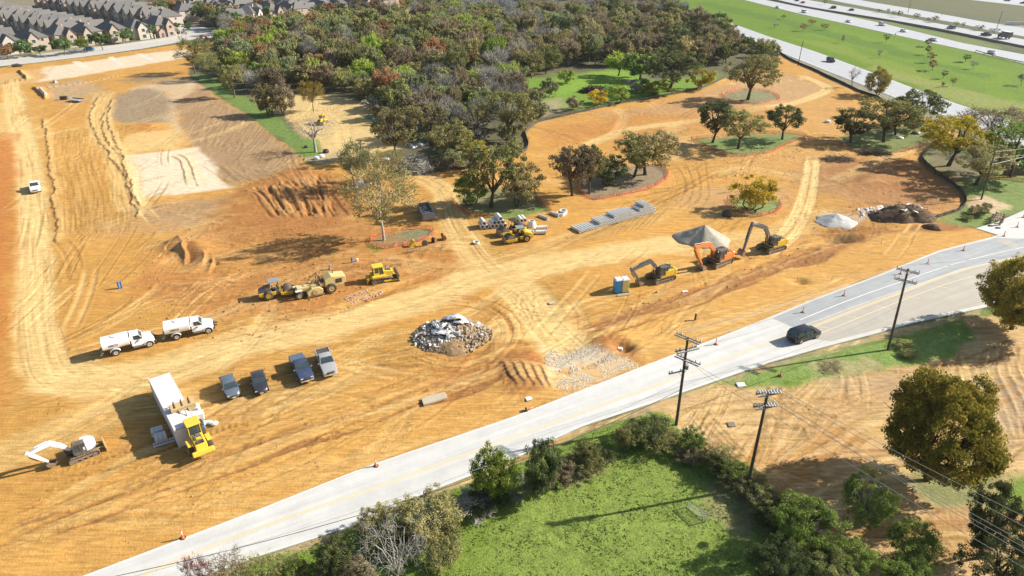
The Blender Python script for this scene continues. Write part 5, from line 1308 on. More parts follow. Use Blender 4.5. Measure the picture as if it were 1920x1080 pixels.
 tc = N.new('ShaderNodeTexCoord'); n = N.new('ShaderNodeTexNoise'); n.inputs['Scale'].default_value = 1.3; L.new(tc.outputs['Object'], n.inputs['Vector'])
 cr = N.new('ShaderNodeMix'); cr.data_type = 'RGBA'; cr.inputs['A'].default_value = (0.018, 0.03, 0.034, 1); cr.inputs['B'].default_value = (0.07, 0.10, 0.105, 1)
 L.new(n.outputs['Fac'], cr.inputs['Factor']); L.new(cr.outputs['Result'], b.inputs['Base Color'])
 M['glass'] = g
def place2(rear, front, half_w, z=None):
 """pose from the near side's rear and front ground contacts (photo pixels): centre and heading"""
 a, b = np.array(G(*rear)), np.array(G(*front))
 d = b - a; ang = math.atan2(d[1], d[0]); d = d / np.linalg.norm(d)
 n = np.array([-d[1], d[0]])
 if n[1] < 0: n = -n
 c = (a + b) / 2 + n * half_w
 return (c[0], c[1], gz(c[0], c[1]) if z is None else z), ang
def wheel(parent, x, y, r, w, rim=None, hub=0.55, name='wheel', n=20):
 s = 1 if y > 0 else -1
 mb = MB(); mb.loft([[(x + rr * math.cos(a), yy, r + rr * math.sin(a)) for a in [2 * math.pi * k / n for k in range(n)]] for rr, yy in ((r * hub, y - s * w / 2), (r * 0.93, y - s * w / 2), (r, y - s * w * 0.32), (r, y + s * w * 0.32), (r * 0.93, y + s * w / 2), (r * hub, y + s * w / 2))])
 o = mb.build(name, M['rubber'], parent, smooth=True)
 mb = MB(); mb.loft([[(x + rr * math.cos(a), yy, r + rr * math.sin(a)) for a in [2 * math.pi * k / n for k in range(n)]] for rr, yy in ((r * hub, y + s * w * 0.42), (r * hub, y + s * w * 0.53), (r * hub * 0.8, y + s * w * 0.53), (r * hub * 0.35, y + s * w * 0.46), (r * 0.12, y + s * w * 0.56))])
 mb.build('rim', rim or M['rim'], o, smooth=True)
 return o
def body_ring(x, w, z0, zb, zt, crown=0.04, tuck=0.9):
 """half section points mirrored: sill, flank, shoulder, deck"""
 h = [(0, z0), (w * tuck * 0.9, z0), (w * 0.97, z0 + 0.12), (w, z0 + (zb - z0) * 0.45), (w * 0.985, zb), (w * 0.93, zt - 0.01), (w * 0.7, zt + crown * 0.6), (0, zt + crown)]
 return [(x, -a, z) for a, z in h] + [(x, a, z) for a, z in reversed(h[1:-1])]
def car(name, label, L, W, H, prof, cab, mat, loc, rz, group=None, cat='car', wr=0.33, kind='sedan', roofmat=None, z_belt=None, detail=True, glassroof=False, bedcover=None):
 """prof: [(x, deck height, width factor)], cab: belt x0,x1 and roof x0,x1 (x forward from the middle)"""
 t = thing(name, label, cat, loc, rz, group)
 hw = W / 2
 mb = MB()
 mb.loft([body_ring(x, hw * wf, 0.22 + (0.10 if abs(x) > L * 0.44 else 0), z * 0.82, z) for x, z, wf in prof])
 mb.build('body', mat, t, smooth=True)
 xb0, xb1, xr0, xr1 = cab                                   # belt rear, belt front, roof rear, roof front
 zb = z_belt or max(z for x, z, w in prof if xb0 <= x <= xb1)
 wb, wr_ = hw * 0.93, hw * 0.74
 mb = MB()
 zr = H - 0.05
 q = lambda x, w, z: [(x, -w, z), (x, w, z)]
 rings = [[(xb0, -wb, zb - 0.04), (xb1, -wb, zb - 0.04), (xb1, wb, zb - 0.04), (xb0, wb, zb - 0.04)], [(xb0 + (xr0 - xb0) * 0.55, -(wb * 0.5 + wr_ * 0.5), (zb + zr) / 2 + 0.02), (xb1 + (xr1 - xb1) * 0.5, -(wb * 0.5 + wr_ * 0.5), (zb + zr) / 2 + 0.02), (xb1 + (xr1 - xb1) * 0.5, (wb * 0.5 + wr_ * 0.5), (zb + zr) / 2 + 0.02), (xb0 + (xr0 - xb0) * 0.55, (wb * 0.5 + wr_ * 0.5), (zb + zr) / 2 + 0.02)], [(xr0, -wr_, zr), (xr1, -wr_, zr), (xr1, wr_, zr), (xr0, wr_, zr)]]
 mb.loft(rings)
 mb.build('window_glass', M['glass'], t)
 # roof panel and pillars
 mb = MB()
 rx0, rx1, rw = xr0 - 0.04, xr1 + 0.04, wr_ + 0.03
 mb.loft([[(x, -rw * f, z), (x, -rw * 0.55 * f, z + 0.05 * g), (x, 0, z + 0.065 * g), (x, rw * 0.55 * f, z + 0.05 * g), (x, rw * f, z), (x, 0, z - 0.03)] for x, f, g, z in ((rx0, 0.92, 0.3, zr), (rx0 + 0.18, 1, 1, zr + 0.01), ((rx0 + rx1) / 2, 1.01, 1.1, zr + 0.02), (rx1 - 0.18, 1, 1, zr + 0.01), (rx1, 0.93, 0.3, zr))])
 for s in (-1, 1):
  mb.bar((xb1 + 0.01, s * wb, zb - 0.03), (xr1, s * (wr_ + 0.01), zr), 0.07, 0.06)
  mb.bar((xb0 - 0.01, s * wb, zb - 0.03), (xr0, s * (wr_ + 0.01), zr), 0.12, 0.07)
  mb.bar(((xb0 + xb1) / 2 - 0.1, s * (wb + 0.005), zb - 0.03), ((xr0 + xr1) / 2 - 0.15, s * (wr_ + 0.012), zr), 0.05, 0.08)
 mb.build('roof', roofmat or mat, t, smooth=True)
 if not detail:
  for x in (-L * 0.3, L * 0.31):
   for s in (-1, 1): wheel(t, x, s * (hw - 0.10), wr, 0.22, n=12)
  return t
 xf = prof[-1][0]; xr = prof[0][0]; zf = prof[-2][1]
 for s in (-1, 1):
  MB().box((xf - (0.10 if kind == 'pickup' else 0.22), s * hw * 0.62, zf * 0.84), (0.2, hw * 0.36, 0.14)).build('headlight', M['lamp'], t, bevel=0.03)
  MB().box((xr + 0.05, s * hw * 0.76, prof[1][1] * 0.84), (0.12, hw * 0.26, 0.2)).build('tail_light', M['lampred'], t, bevel=0.03)
  m_ = MB(); m_.box((xb1 - 0.12, s * (hw + 0.10), zb + 0.08), (0.12, 0.22, 0.15)); m_.box((xb1 - 0.12, s * (hw - 0.02), zb + 0.02), (0.05, 0.16, 0.04)); m_.build('wing_mirror', mat if kind != 'pickup' else M['chrome'], t, bevel=0.02)
  for x in (-0.35, 0.45): MB().box((x, s * (hw * 0.985), zb * 0.88), (0.18, 0.03, 0.03)).build('door_handle', M['chrome'], t)
 MB().box((xf - (0.0 if kind == 'pickup' else 0.1), 0, 0.42), (0.14, W * (0.84 if kind == 'pickup' else 0.62), 0.2)).build('bumper', M['chrome'] if kind == 'pickup' else mat, t, bevel=0.05)
 MB().box((xr - 0.0, 0, 0.45), (0.14, W * 0.84, 0.2)).build('bumper', M['chrome'] if kind == 'pickup' else mat, t, bevel=0.05)
 MB().box((xf + 0.02, 0, zf * 0.76), (0.08, W * 0.5, 0.2)).build('grille', M['black'], t, bevel=0.02)
 MB().box((xf + 0.075, 0, 0.42), (0.02, 0.42, 0.13)).build('number_plate', M['offwhite'], t)
 for x in (-L * 0.3, L * 0.31):
  for s in (-1, 1):
   mb = MB(); n = 14; mb.loft([[(x + (wr + 0.07) * math.cos(a), yy, wr + (wr + 0.07) * math.sin(a)) for a in [2 * math.pi * k / n for k in range(n)]] for yy in (s * (hw * 0.6), s * (hw * 0.995))])
   mb.build('wheel_arch', M['black'], t)
   wheel(t, x, s * (hw - 0.10), wr, 0.24)
 return t
SEDAN = lambda L: [(-L / 2, 0.62, 0.62), (-L / 2 + 0.1, 0.86, 0.78), (-L / 2 + 0.5, 1.0, 0.93), (-L * 0.2, 1.02, 1), (L * 0.16, 1.0, 1), (L * 0.24, 0.96, 0.99), (L / 2 - 0.65, 0.86, 0.93), (L / 2 - 0.25, 0.74, 0.80), (L / 2 - 0.02, 0.52, 0.56)]
HATCH = lambda L: [(-L / 2, 0.62, 0.76), (-L / 2 + 0.08, 0.95, 0.9), (-L / 2 + 0.4, 1.08, 0.97), (-L * 0.15, 1.06, 1), (L * 0.14, 1.04, 1), (L * 0.24, 1.0, 0.99), (L / 2 - 0.65, 0.90, 0.93), (L / 2 - 0.25, 0.76, 0.80), (L / 2 - 0.02, 0.52, 0.56)]
SUVP = lambda L: [(-L / 2, 0.7, 0.86), (-L / 2 + 0.08, 1.05, 0.95), (-L / 2 + 0.4, 1.16, 0.99), (-L * 0.15, 1.16, 1), (L * 0.14, 1.14, 1), (L * 0.22, 1.14, 1), (L / 2 - 0.35, 1.06, 0.97), (L / 2 - 0.12, 0.92, 0.92), (L / 2 - 0.02, 0.62, 0.86)]
def sedan(label, mat, loc, rz, group=None, detail=True): return car('car', label, 4.7, 1.84, 1.45, SEDAN(4.7), (-1.75, 0.95, -0.95, 0.25), mat, loc, rz, group, detail=detail)
def hatch(label, mat, loc, rz, group=None, detail=True): return car('car', label, 4.3, 1.82, 1.6, HATCH(4.3), (-2.0, 1.0, -1.55, 0.35), mat, loc, rz, group, detail=detail)
def suv(label, mat, loc, rz, group=None, detail=True, roof=None): return car('suv', label, 5.1, 2.0, 1.88, SUVP(5.1), (-2.42, 1.15, -2.05, 0.55), mat, loc, rz, group, 'car', 0.38, detail=detail, roofmat=roof)
def pickup(label, mat, loc, rz, bed='open', L=5.7, group=None, detail=True):
 P_ = [(-L / 2, 0.8, 0.94), (-L / 2 + 0.06, 1.12, 0.98), (-L * 0.14, 1.14, 1), (L * 0.12, 1.14, 1), (L * 0.2, 1.16, 1), (L / 2 - 0.4, 1.08, 0.97), (L / 2 - 0.1, 0.95, 0.93), (L / 2, 0.62, 0.9)]
 t = car('pickup_truck', label, L, 2.0, 1.86, P_, (-L * 0.14, L * 0.20, -L * 0.09, L * 0.09), mat, loc, rz, group, 'pickup', 0.39, 'pickup', detail=detail)
 x0, x1 = -L / 2 + 0.08, -L * 0.15
 if bed == 'open':
  MB().box(((x0 + x1) / 2, 0, 1.165), (x1 - x0 - 0.1, 1.62, 0.012)).build('bed_liner', M['hole'], t)
  mb = MB()
  for s in (-1, 1): mb.box(((x0 + x1) / 2, s * 0.88, 1.19), (x1 - x0, 0.12, 0.09))
  mb.box((x0 + 0.02, 0, 1.19), (0.09, 1.8, 0.09)); mb.build('bed_rail', mat, t, bevel=0.02)
 elif bed == 'cover':
  MB().box(((x0 + x1) / 2, 0, 1.22), (x1 - x0, 1.86, 0.10)).build('bed_cover', M['slate'], t, bevel=0.04)
 return t
def water_truck(label, loc, rz, letters):
 t = thing('water_truck', label, 'water truck', loc, rz, 'white water trucks in line')
 L0 = -3.35
 mb = MB(); mb.box((-0.1, 0.38, 0.86), (6.9, 0.09, 0.2)); mb.box((-0.1, -0.38, 0.86), (6.9, 0.09, 0.2))
 for x in (-3.2, -1.2, 0.6): mb.box((x, 0, 0.86), (0.1, 0.68, 0.16))
 mb.build('chassis', M['black'], t)
 # oval tank with flat ends
 def ring(x, k):
  n = 28; r = []
  for i in range(n):
   a = 2 * math.pi * i / n; c, s = math.cos(a), math.sin(a)
   r.append((x, 1.16 * k * math.copysign(abs(c) ** 0.62, c), 1.78 + 0.76 * k * math.copysign(abs(s) ** 0.68, s)))
  return r
 mb = MB(); mb.loft([ring(-3.5, 0.93), ring(-3.46, 1), ring(-0.22, 1), ring(-0.18, 0.93)])
 tank = mb.build('tank', M['white'], t, smooth=True)
 mb = MB(); mb.cyl((-2.0, 0.1, 2.52), (-2.0, 0.1, 2.62), 0.3, n=18); mb.box((-1.75, 0.1, 2.62), (0.3, 0.2, 0.05)); mb.build('hatch', M['offwhite'], tank)
 MB().box((-2.0, -0.34, 2.545), (0.5, 0.12, 0.03)).build('hatch_handle', M['black'], tank)
 for s in (-1, 1):
  cu = bpy.data.curves.new('tank_lettering', 'FONT'); cu.body = letters; cu.size = 0.36; cu.extrude = 0.006; cu.align_x = 'CENTER'; cu.offset = 0.012; cu.space_character = 1.1
  o = bpy.data.objects.new('tank_lettering', cu); COL.objects.link(o)
  dg = bpy.context.evaluated_depsgraph_get(); me = bpy.data.meshes.new_from_object(o.evaluated_get(dg)); bpy.data.objects.remove(o)
  me.materials.clear(); me.materials.append(M['black'])
  o = link_mesh('tank_lettering', me, tank)
  o.location = (-2.15 * 1.0, s * 1.165, 1.62); o.rotation_euler = (math.pi / 2, 0, 0 if s < 0 else math.pi)
 # cab: bonnet, doors, roof
 mb = MB()
 def cr(x, w, z0, z1, c=0.05): return [(x, -w, z0), (x, -w, z1 - 0.18), (x, -w * 0.86, z1), (x, 0, z1 + c), (x, w * 0.86, z1), (x, w, z1 - 0.18), (x, w, z0)]
 mb.loft([cr(0.02, 0.98, 0.75, 1.72), cr(1.35, 0.98, 0.7, 1.72), cr(1.5, 0.97, 0.7, 1.66), cr(2.55, 0.86, 0.72, 1.52), cr(2.78, 0.80, 0.78, 1.34), cr(2.84, 0.74, 0.82, 1.2)])
 cab = mb.build('cab', M['white'], t, smooth=True)
 mb = MB(); mb.loft([[(0.05, -0.95, 1.68), (1.5, -0.95, 1.66), (1.5, 0.95, 1.66), (0.05, 0.95, 1.68)], [(0.09, -0.84, 2.28), (1.02, -0.84, 2.28), (1.02, 0.84, 2.28), (0.09, 0.84, 2.28)]]); mb.build('window_glass', M['glass'], cab)
 mb = MB(); mb.loft([[(x, -0.88 * f, 2.27), (x, -0.6 * f, 2.35), (x, 0, 2.39), (x, 0.6 * f, 2.35), (x, 0.88 * f, 2.27)] for x, f in ((0.0, 0.97), (0.2, 1), (0.95, 1), (1.1, 0.94))])
 for s in (-1, 1):
  mb.bar((1.52, s * 0.95, 1.66), (1.04, s * 0.86, 2.29), 0.07, 0.07); mb.bar((0.05, s * 0.96, 1.66), (0.08, s * 0.86, 2.29), 0.1, 0.34); mb.bar((0.30, s * 0.96, 1.66), (0.30, s * 0.86, 2.29), 0.06, 0.1)
 mb.build('cab_roof', M['white'], cab, smooth=True)
 for s in (-1, 1):
  mb = MB(); n = 12; mb.loft([[(2.1 + rr * math.cos(a), s * y, 0.52 + rr * math.sin(a)) for a in [math.pi * k / n for k in range(n + 1)]] + [(2.1 + (rr - 0.1) * math.cos(a), s * y, 0.52 + (rr - 0.1) * math.sin(a)) for a in [math.pi * (n - k) / n for k in range(n + 1)]] for rr, y in ((0.62, 0.78), (0.64, 1.10))])
  mb.build('front_wing', M['white'], t, smooth=True)
  mb = MB(); n = 10; mb.loft([[(-2.1 + rr * math.cos(a), s * y, 0.5 + rr * math.sin(a)) for a in [math.pi * (0.12 + 0.76 * k / n) for k in range(n + 1)]] + [(-2.1 + (rr - 0.05) * math.cos(a), s * y, 0.5 + (rr - 0.05) * math.sin(a)) for a in [math.pi * (0.88 - 0.76 * k / n) for k in range(n + 1)]] for rr, y in ((0.68, 0.5), (0.68, 1.16))])
  mb.build('mudguard', M['white'], t, smooth=True)
  wheel(t, 2.1, s * 0.93, 0.50, 0.27, M['offwhite'], 0.55); wheel(t, -2.1, s * 0.86, 0.50, 0.5, M['offwhite'], 0.5)
  MB().box((0.85, s * 1.0, 0.58), (1.5, 0.26, 0.07)).build('step', M['steel'], t, bevel=0.02)
  mb = MB(); mb.box((1.42, s * 1.2, 1.85), (0.1, 0.2, 0.34)); mb.box((1.42, s * 1.05, 1.8), (0.04, 0.2, 0.04)); mb.build('wing_mirror', M['chrome'], t, bevel=0.02)
  MB().box((2.80, s * 0.62, 1.12), (0.1, 0.26, 0.2)).build('headlight', M['lamp'], t, bevel=0.03)
  MB().box((0.75, s * 0.995, 1.35), (0.2, 0.03, 0.05)).build('door_handle', M['black'], cab)
 MB().box((2.92, 0, 0.72), (0.22, 1.95, 0.3)).build('bumper', M['black'], t, bevel=0.05)
 MB().box((2.86, 0, 1.08), (0.08, 1.0, 0.32)).build('grille', M['black'], t, bevel=0.03)
 mb = MB(); mb.cyl((-3.75, -1.05, 0.72), (-3.75, 1.05, 0.72), 0.06)
 for y in (-0.95, 0, 0.95): mb.box((-3.8, y, 0.66), (0.24, 0.3, 0.1)); 
 mb.box((-3.6, 0, 0.8), (0.25, 1.8, 0.12)); mb.build('spray_bar', M['steel'], t)
 MB().box((-0.08, 0, 1.5), (0.08, 1.7, 1.3)).build('cab_guard', M['black'], t)
 return t
def track_part(parent, y, L, r, w, name='track', mat=None):
 """a crawler track: shoe belt, idler wheels and rollers"""
 n = 10
 pts = [(L / 2 - r + r * math.cos(a), r + r * math.sin(a)) for a in [(-math.pi / 2 + math.pi * k / n) for k in range(n + 1)]]
 pts += [(-L / 2 + r + r * math.cos(a), r + r * math.sin(a)) for a in [(math.pi / 2 + math.pi * k / n) for k in range(n + 1)]]
 # resample for shoes
 P_ = pts + [pts[0]]; d = [0]
 for i in range(1, len(P_)): d.append(d[-1] + math.dist(P_[i], P_[i - 1]))
 N_ = int(d[-1] / 0.19)
 mb = MB()
 th = 0.05
 A = np.array(P_)
 for k in range(N_):
  s0, s1 = d[-1] * (k + 0.06) / N_, d[-1] * (k + 0.94) / N_
  p0 = (np.interp(s0, d, A[:, 0]), np.interp(s0, d, A[:, 1])); p1 = (np.interp(s1, d, A[:, 0]), np.interp(s1, d, A[:, 1]))
  mb.bar((p0[0], y, p0[1]), (p1[0], y, p1[1]), w, 0.07)
 for k in range(len(pts)):
  a, b = pts[k], pts[(k + 1) % len(pts)]
  mb.bar((a[0], y, a[1]), (b[0], y, b[1]), w * 0.7, 0.05)
 o = mb.build(name, mat or M['track'], parent, fix=False)
 mb = MB()
 s = 1 if y > 0 else -1
 for x in (L / 2 - r, -L / 2 + r): mb.cyl((x, y - w * 0.3, r), (x, y + w * 0.3, r), r * 0.78, n=16)
 k = int((L - 2 * r) / 0.5)
 for i in range(k): x = -L / 2 + r + (L - 2 * r) * (i + 0.5) / k; mb.cyl((x, y - w * 0.3, r * 0.36), (x, y + w * 0.3, r * 0.36), r * 0.3, n=10)
 mb.box((0, y, r), (L - 2.2 * r, w * 0.5, r * 0.75))
 mb.build('rollers', M['mudsteel'], o)
 return o
def bucket_part(parent, x, z, w, s, ang, mat, name='bucket'):
 """digging bucket hanging at (x,z) in the boom plane, mouth turned by ang"""
 prof = [(0.0, 0.0), (0.42, 0.10), (0.62, -0.28), (0.55, -0.78), (0.12, -1.05), (-0.42, -1.0), (-0.38, -0.92), (0.06, -0.95), (0.44, -0.72), (0.50, -0.32), (0.34, -0.02), (0.0, -0.12)]
 c, sn = math.cos(ang), math.sin(ang)
 tr = lambda p: (x + s * (p[0] * c - p[1] * sn), z + s * (p[0] * sn + p[1] * c))
 mb = MB(); mb.prism([tr(p) for p in prof], -w / 2, w / 2)
 side = [(0.0, 0.0), (0.42, 0.10), (0.62, -0.28), (0.55, -0.78), (0.12, -1.05), (-0.42, -1.0)]
 for y in (-w / 2, w / 2): mb.prism([tr(p) for p in side], y - 0.03, y + 0.03)
 for k in range(5):
  y = -w / 2 + w * k / 4
  a, b = tr((-0.40, -0.97)), tr((-0.62, -0.93)); mb.bar((a[0], y, a[1]), (b[0], y, b[1]), 0.09, 0.07)
 return mb.build(name, mat, parent)
def beam(mb, pts, hts, w):
 """a welded box boom in the XZ plane: centre points and depths"""
 n = len(pts); up, dn = [], []
 for i, p in enumerate(pts):
  a = pts[max(0, i - 1)]; b = pts[min(n - 1, i + 1)]
  dx, dz = b[0] - a[0], b[1] - a[1]; l = math.hypot(dx, dz)
  nx, nz = -dz / l, dx / l
  up.append((p[0] + nx * hts[i] / 2, p[1] + nz * hts[i] / 2)); dn.append((p[0] - nx * hts[i] / 2, p[1] - nz * hts[i] / 2))
 for i in range(n - 1):
  q = [up[i], up[i + 1], dn[i + 1], dn[i]]
  mb.add([(p[0], -w / 2, p[1]) for p in q] + [(p[0], w / 2, p[1]) for p in q], [(0, 1, 2, 3), (7, 6, 5, 4), (0, 4, 5, 1), (2, 6, 7, 3)] + ([(0, 3, 7, 4)] if i == 0 else []) + ([(1, 5, 6, 2)] if i == n - 2 else []))
def cyl_part(parent, a, b, r, mat1, y=0.0, name='hydraulic_cylinder'):
 a, b = Vector((a[0], y, a[1])), Vector((b[0], y, b[1])); m_ = a.lerp(b, 0.58)
 o = MB().cyl(a, m_, r, n=10).build(name, mat1, parent, smooth=True)
 MB().cyl(m_, b, r * 0.55, n=8).build('rod', M['chrome'], o, smooth=True)
 return o
def excavator(label, loc, rz, s, body, armm, joints, bk, rear='square', cabmat=None, tlen=4.2, deck=None, blade=False, group=None, swing=0.0):
 """joints: boom foot, boom bend, elbow, stick end in the boom plane (metres, z up)"""
 t = thing('excavator', label, 'excavator', loc, rz, group)
 W = 3.0 * s; tw = 0.6 * s; r = 0.46 * s
 for sg in (-1, 1): track_part(t, sg * (W / 2 - tw / 2), tlen, r, tw)
 mb = MB(); mb.box((0, 0, 0.62 * s), (tlen * 0.5, W - tw * 1.6, 0.36 * s)); mb.cyl((0, 0, 0.7 * s), (0, 0, 1.02 * s), 0.7 * s, n=20); mb.build('undercarriage', M['mudsteel'], t)
 z0 = 1.02 * s
 xr = -2.45 * s if rear == 'square' else -1.75 * s
 mb = MB()
 if rear == 'square':
  mb.box(((xr + 1.1 * s) / 2, -0.0, z0 + 0.12 * s), (1.1 * s - xr, W * 0.92, 0.24 * s))
  mb.box(((xr + 0.5 * s - 0.1) / 2 + 0.0, 0.0, z0 + 0.62 * s), (0.5 * s - xr - 0.5 * s, W * 0.92, 0.8 * s))
  up = mb.build('engine_housing', body, t, bevel=0.06 * s)
  MB().box((xr + 0.28 * s, 0, z0 + 0.58 * s), (0.62 * s, W * 0.94, 0.98 * s)).build('counterweight', body, up, bevel=0.14 * s, seg=3)
  MB().box((xr + 1.35 * s, -0.1 * s, z0 + 1.08 * s), (1.5 * s, W * 0.62, 0.16 * s)).build('engine_cover', deck or M['dark'], up, bevel=0.03 * s)
  mb = MB(); mb.cyl((xr + 1.1 * s, 0.55 * s, z0 + 1.1 * s), (xr + 1.1 * s, 0.55 * s, z0 + 1.62 * s), 0.07 * s, n=8); mb.build('exhaust', M['dark'], up)
  mb = MB()
  for k in range(3): mb.box((xr + 0.9 * s + 0.4 * s * k, -W * 0.462, z0 + 0.62 * s), (0.28 * s, 0.03, 0.42 * s))
  mb.build('grille', M['dark'], up)
  mb = MB(); 
  for x in (xr + 0.75 * s, xr + 2.2 * s): mb.cyl((x, 0.95 * s, z0 + 0.95 * s), (x, 0.95 * s, z0 + 1.5 * s), 0.025, n=6)
  mb.cyl((xr + 0.75 * s, 0.95 * s, z0 + 1.5 * s), (xr + 2.2 * s, 0.95 * s, z0 + 1.5 * s), 0.025, n=6); mb.build('handrail', M['black'], up)
 else:
  n = 14
  pts = [(0.9 * s, -W * 0.44), (0.9 * s, W * 0.44)] + [(-0.55 * s + 1.35 * s * math.cos(a), W * 0.45 * math.sin(a)) for a in [math.pi / 2 + math.pi * k / n for k in range(n + 1)]]
  mb.prism_z(pts, z0, z0 + 0.2 * s)
  up = mb.build('deck', M['dark'], t)
  pts2 = [(-0.1 * s, -W * 0.43), (-0.1 * s, W * 0.43)] + [(-0.58 * s + 1.34 * s * math.cos(a), W * 0.44 * math.sin(a)) for a in [math.pi / 2 + math.pi * k / n for k in range(n + 1)]]
  MB().prism_z(pts2, z0 + 0.22 * s, z0 + 1.22 * s).build('engine_housing', body, up, bevel=0.16 * s, seg=3)
  MB().box((-1.0 * s, -W * 0.435, z0 + 0.55 * s), (0.7 * s, 0.03, 0.3 * s)).build('grille', M['dark'], up)
 # cab on the left hand side (machine frame), glass all round
 cy = -W * 0.27 if swing == 0 else W * 0.27
 cx = 0.42 * s if rear == 'square' else 0.25 * s
 cw, cl, ch = 0.95 * s, 1.55 * s, 1.62 * s
 mb = MB(); mb.prism([(cx - cl / 2, z0 + 0.24 * s), (cx + cl / 2, z0 + 0.24 * s), (cx + cl / 2 + 0.08 * s, z0 + 0.75 * s), (cx + cl / 2 - 0.12 * s, z0 + 0.2 * s + ch), (cx - cl / 2 + 0.02, z0 + 0.2 * s + ch)], cy - cw / 2, cy + cw / 2)
 cab = mb.build('cab', M['glass'], t, bevel=0.03)
 mb = MB()
 zt = z0 + 0.2 * s + ch
 for yy in (cy - cw / 2 - 0.01, cy + cw / 2 + 0.01):
  mb.bar((cx - cl / 2, yy, z0 + 0.24 * s), (cx - cl / 2 + 0.02, yy, zt), 0.05, 0.14 * s); mb.bar((cx + cl / 2 + 0.08 * s, yy, z0 + 0.75 * s), (cx + cl / 2 - 0.12 * s, yy, zt), 0.05, 0.08 * s)
  mb.bar((cx + cl / 2, yy, z0 + 0.24 * s), (cx + cl / 2 + 0.08 * s, yy, z0 + 0.75 * s), 0.05, 0.10 * s); mb.bar((cx - 0.15 * s, yy, z0 + 0.24 * s), (cx - 0.12 * s, yy, zt), 0.05, 0.09 * s)
  mb.box((cx, yy, z0 + 0.42 * s), (cl, 0.05, 0.42 * s))
 mb.build('cab_frame', M['dark'] if cabmat is None else cabmat, cab)
 MB().box((cx - 0.05 * s, cy, zt + 0.03 * s), (cl * 0.92, cw * 1.04, 0.09 * s)).build('cab_roof', cabmat or M['dark'], cab, bevel=0.03 * s)
 F, B, E, S = joints
 wdt = 0.42 * s
 mb = MB(); beam(mb, [F, ((F[0] + B[0]) / 2 - 0.05, (F[1] + B[1]) / 2 + 0.12), B, ((B[0] + E[0]) / 2, (B[1] + E[1]) / 2 + 0.06 * s), E], [0.34 * s, 0.62 * s, 0.74 * s, 0.58 * s, 0.32 * s], wdt)
 mb.cyl((F[0], -wdt * 0.7, F[1]), (F[0], wdt * 0.7, F[1]), 0.2 * s); mb.cyl((E[0], -wdt * 0.62, E[1]), (E[0], wdt * 0.62, E[1]), 0.17 * s)
 boom = mb.build('boom', armm, t, bevel=0.03)
 MB().box((F[0] - 0.1 * s, 0, z0 + 0.42 * s), (0.7 * s, wdt * 1.7, 0.6 * s)).build('boom_bracket', M['dark'], t)
 dx, dz = S[0] - E[0], S[1] - E[1]; l = math.hypot(dx, dz); ux, uz = dx / l, dz / l
 top = (E[0] - ux * 0.55 * s, E[1] - uz * 0.55 * s)
 mb = MB(); beam(mb, [top, E, (E[0] + dx * 0.5, E[1] + dz * 0.5), S], [0.30 * s, 0.56 * s, 0.44 * s, 0.24 * s], wdt * 0.78); st = mb.build('stick', armm, t, bevel=0.03)
 for y in (-1, 1): cyl_part(boom, (F[0] + 0.55 * s, z0 + 0.2 * s), ((F[0] + B[0]) / 2 + 0.15 * s, (F[1] + B[1]) / 2 + 0.1 * s), 0.10 * s, M['dark'], y * wdt * 0.72)
 cyl_part(boom, (B[0] + 0.2 * s, B[1] + 0.48 * s), (top[0] + 0.0, top[1] + 0.12 * s), 0.095 * s, armm)
 px_, pz_ = -uz, ux
 sg = 1 if px_ * 1 > 0 else -1
 cyl_part(st, (E[0] + ux * 0.35 * s + px_ * sg * 0.42 * s, E[1] + uz * 0.35 * s + pz_ * sg * 0.42 * s), (S[0] - ux * 0.3 * s + px_ * sg * 0.4 * s, S[1] - uz * 0.3 * s + pz_ * sg * 0.4 * s), 0.08 * s, M['dark'])
 bucket_part(t, S[0], S[1], bk[0], bk[1], bk[2], M['mudsteel'])
 if blade:
  mb = MB(); mb.prism([(-tlen / 2 - 0.75, 0.05), (-tlen / 2 - 0.62, 0.12), (-tlen / 2 - 0.66, 0.35), (-tlen / 2 - 0.58, 0.72), (-tlen / 2 - 0.68, 0.74), (-tlen / 2 - 0.78, 0.35)], -W / 2, W / 2); mb.build('dozer_blade', M['tan'], t)
  mb = MB()
  for y in (-0.4, 0.4): mb.bar((-tlen / 2 - 0.6, y, 0.35), (-tlen * 0.2, y, 0.5), 0.12, 0.14)
  mb.build('blade_arm', M['tan'], t)
 return t
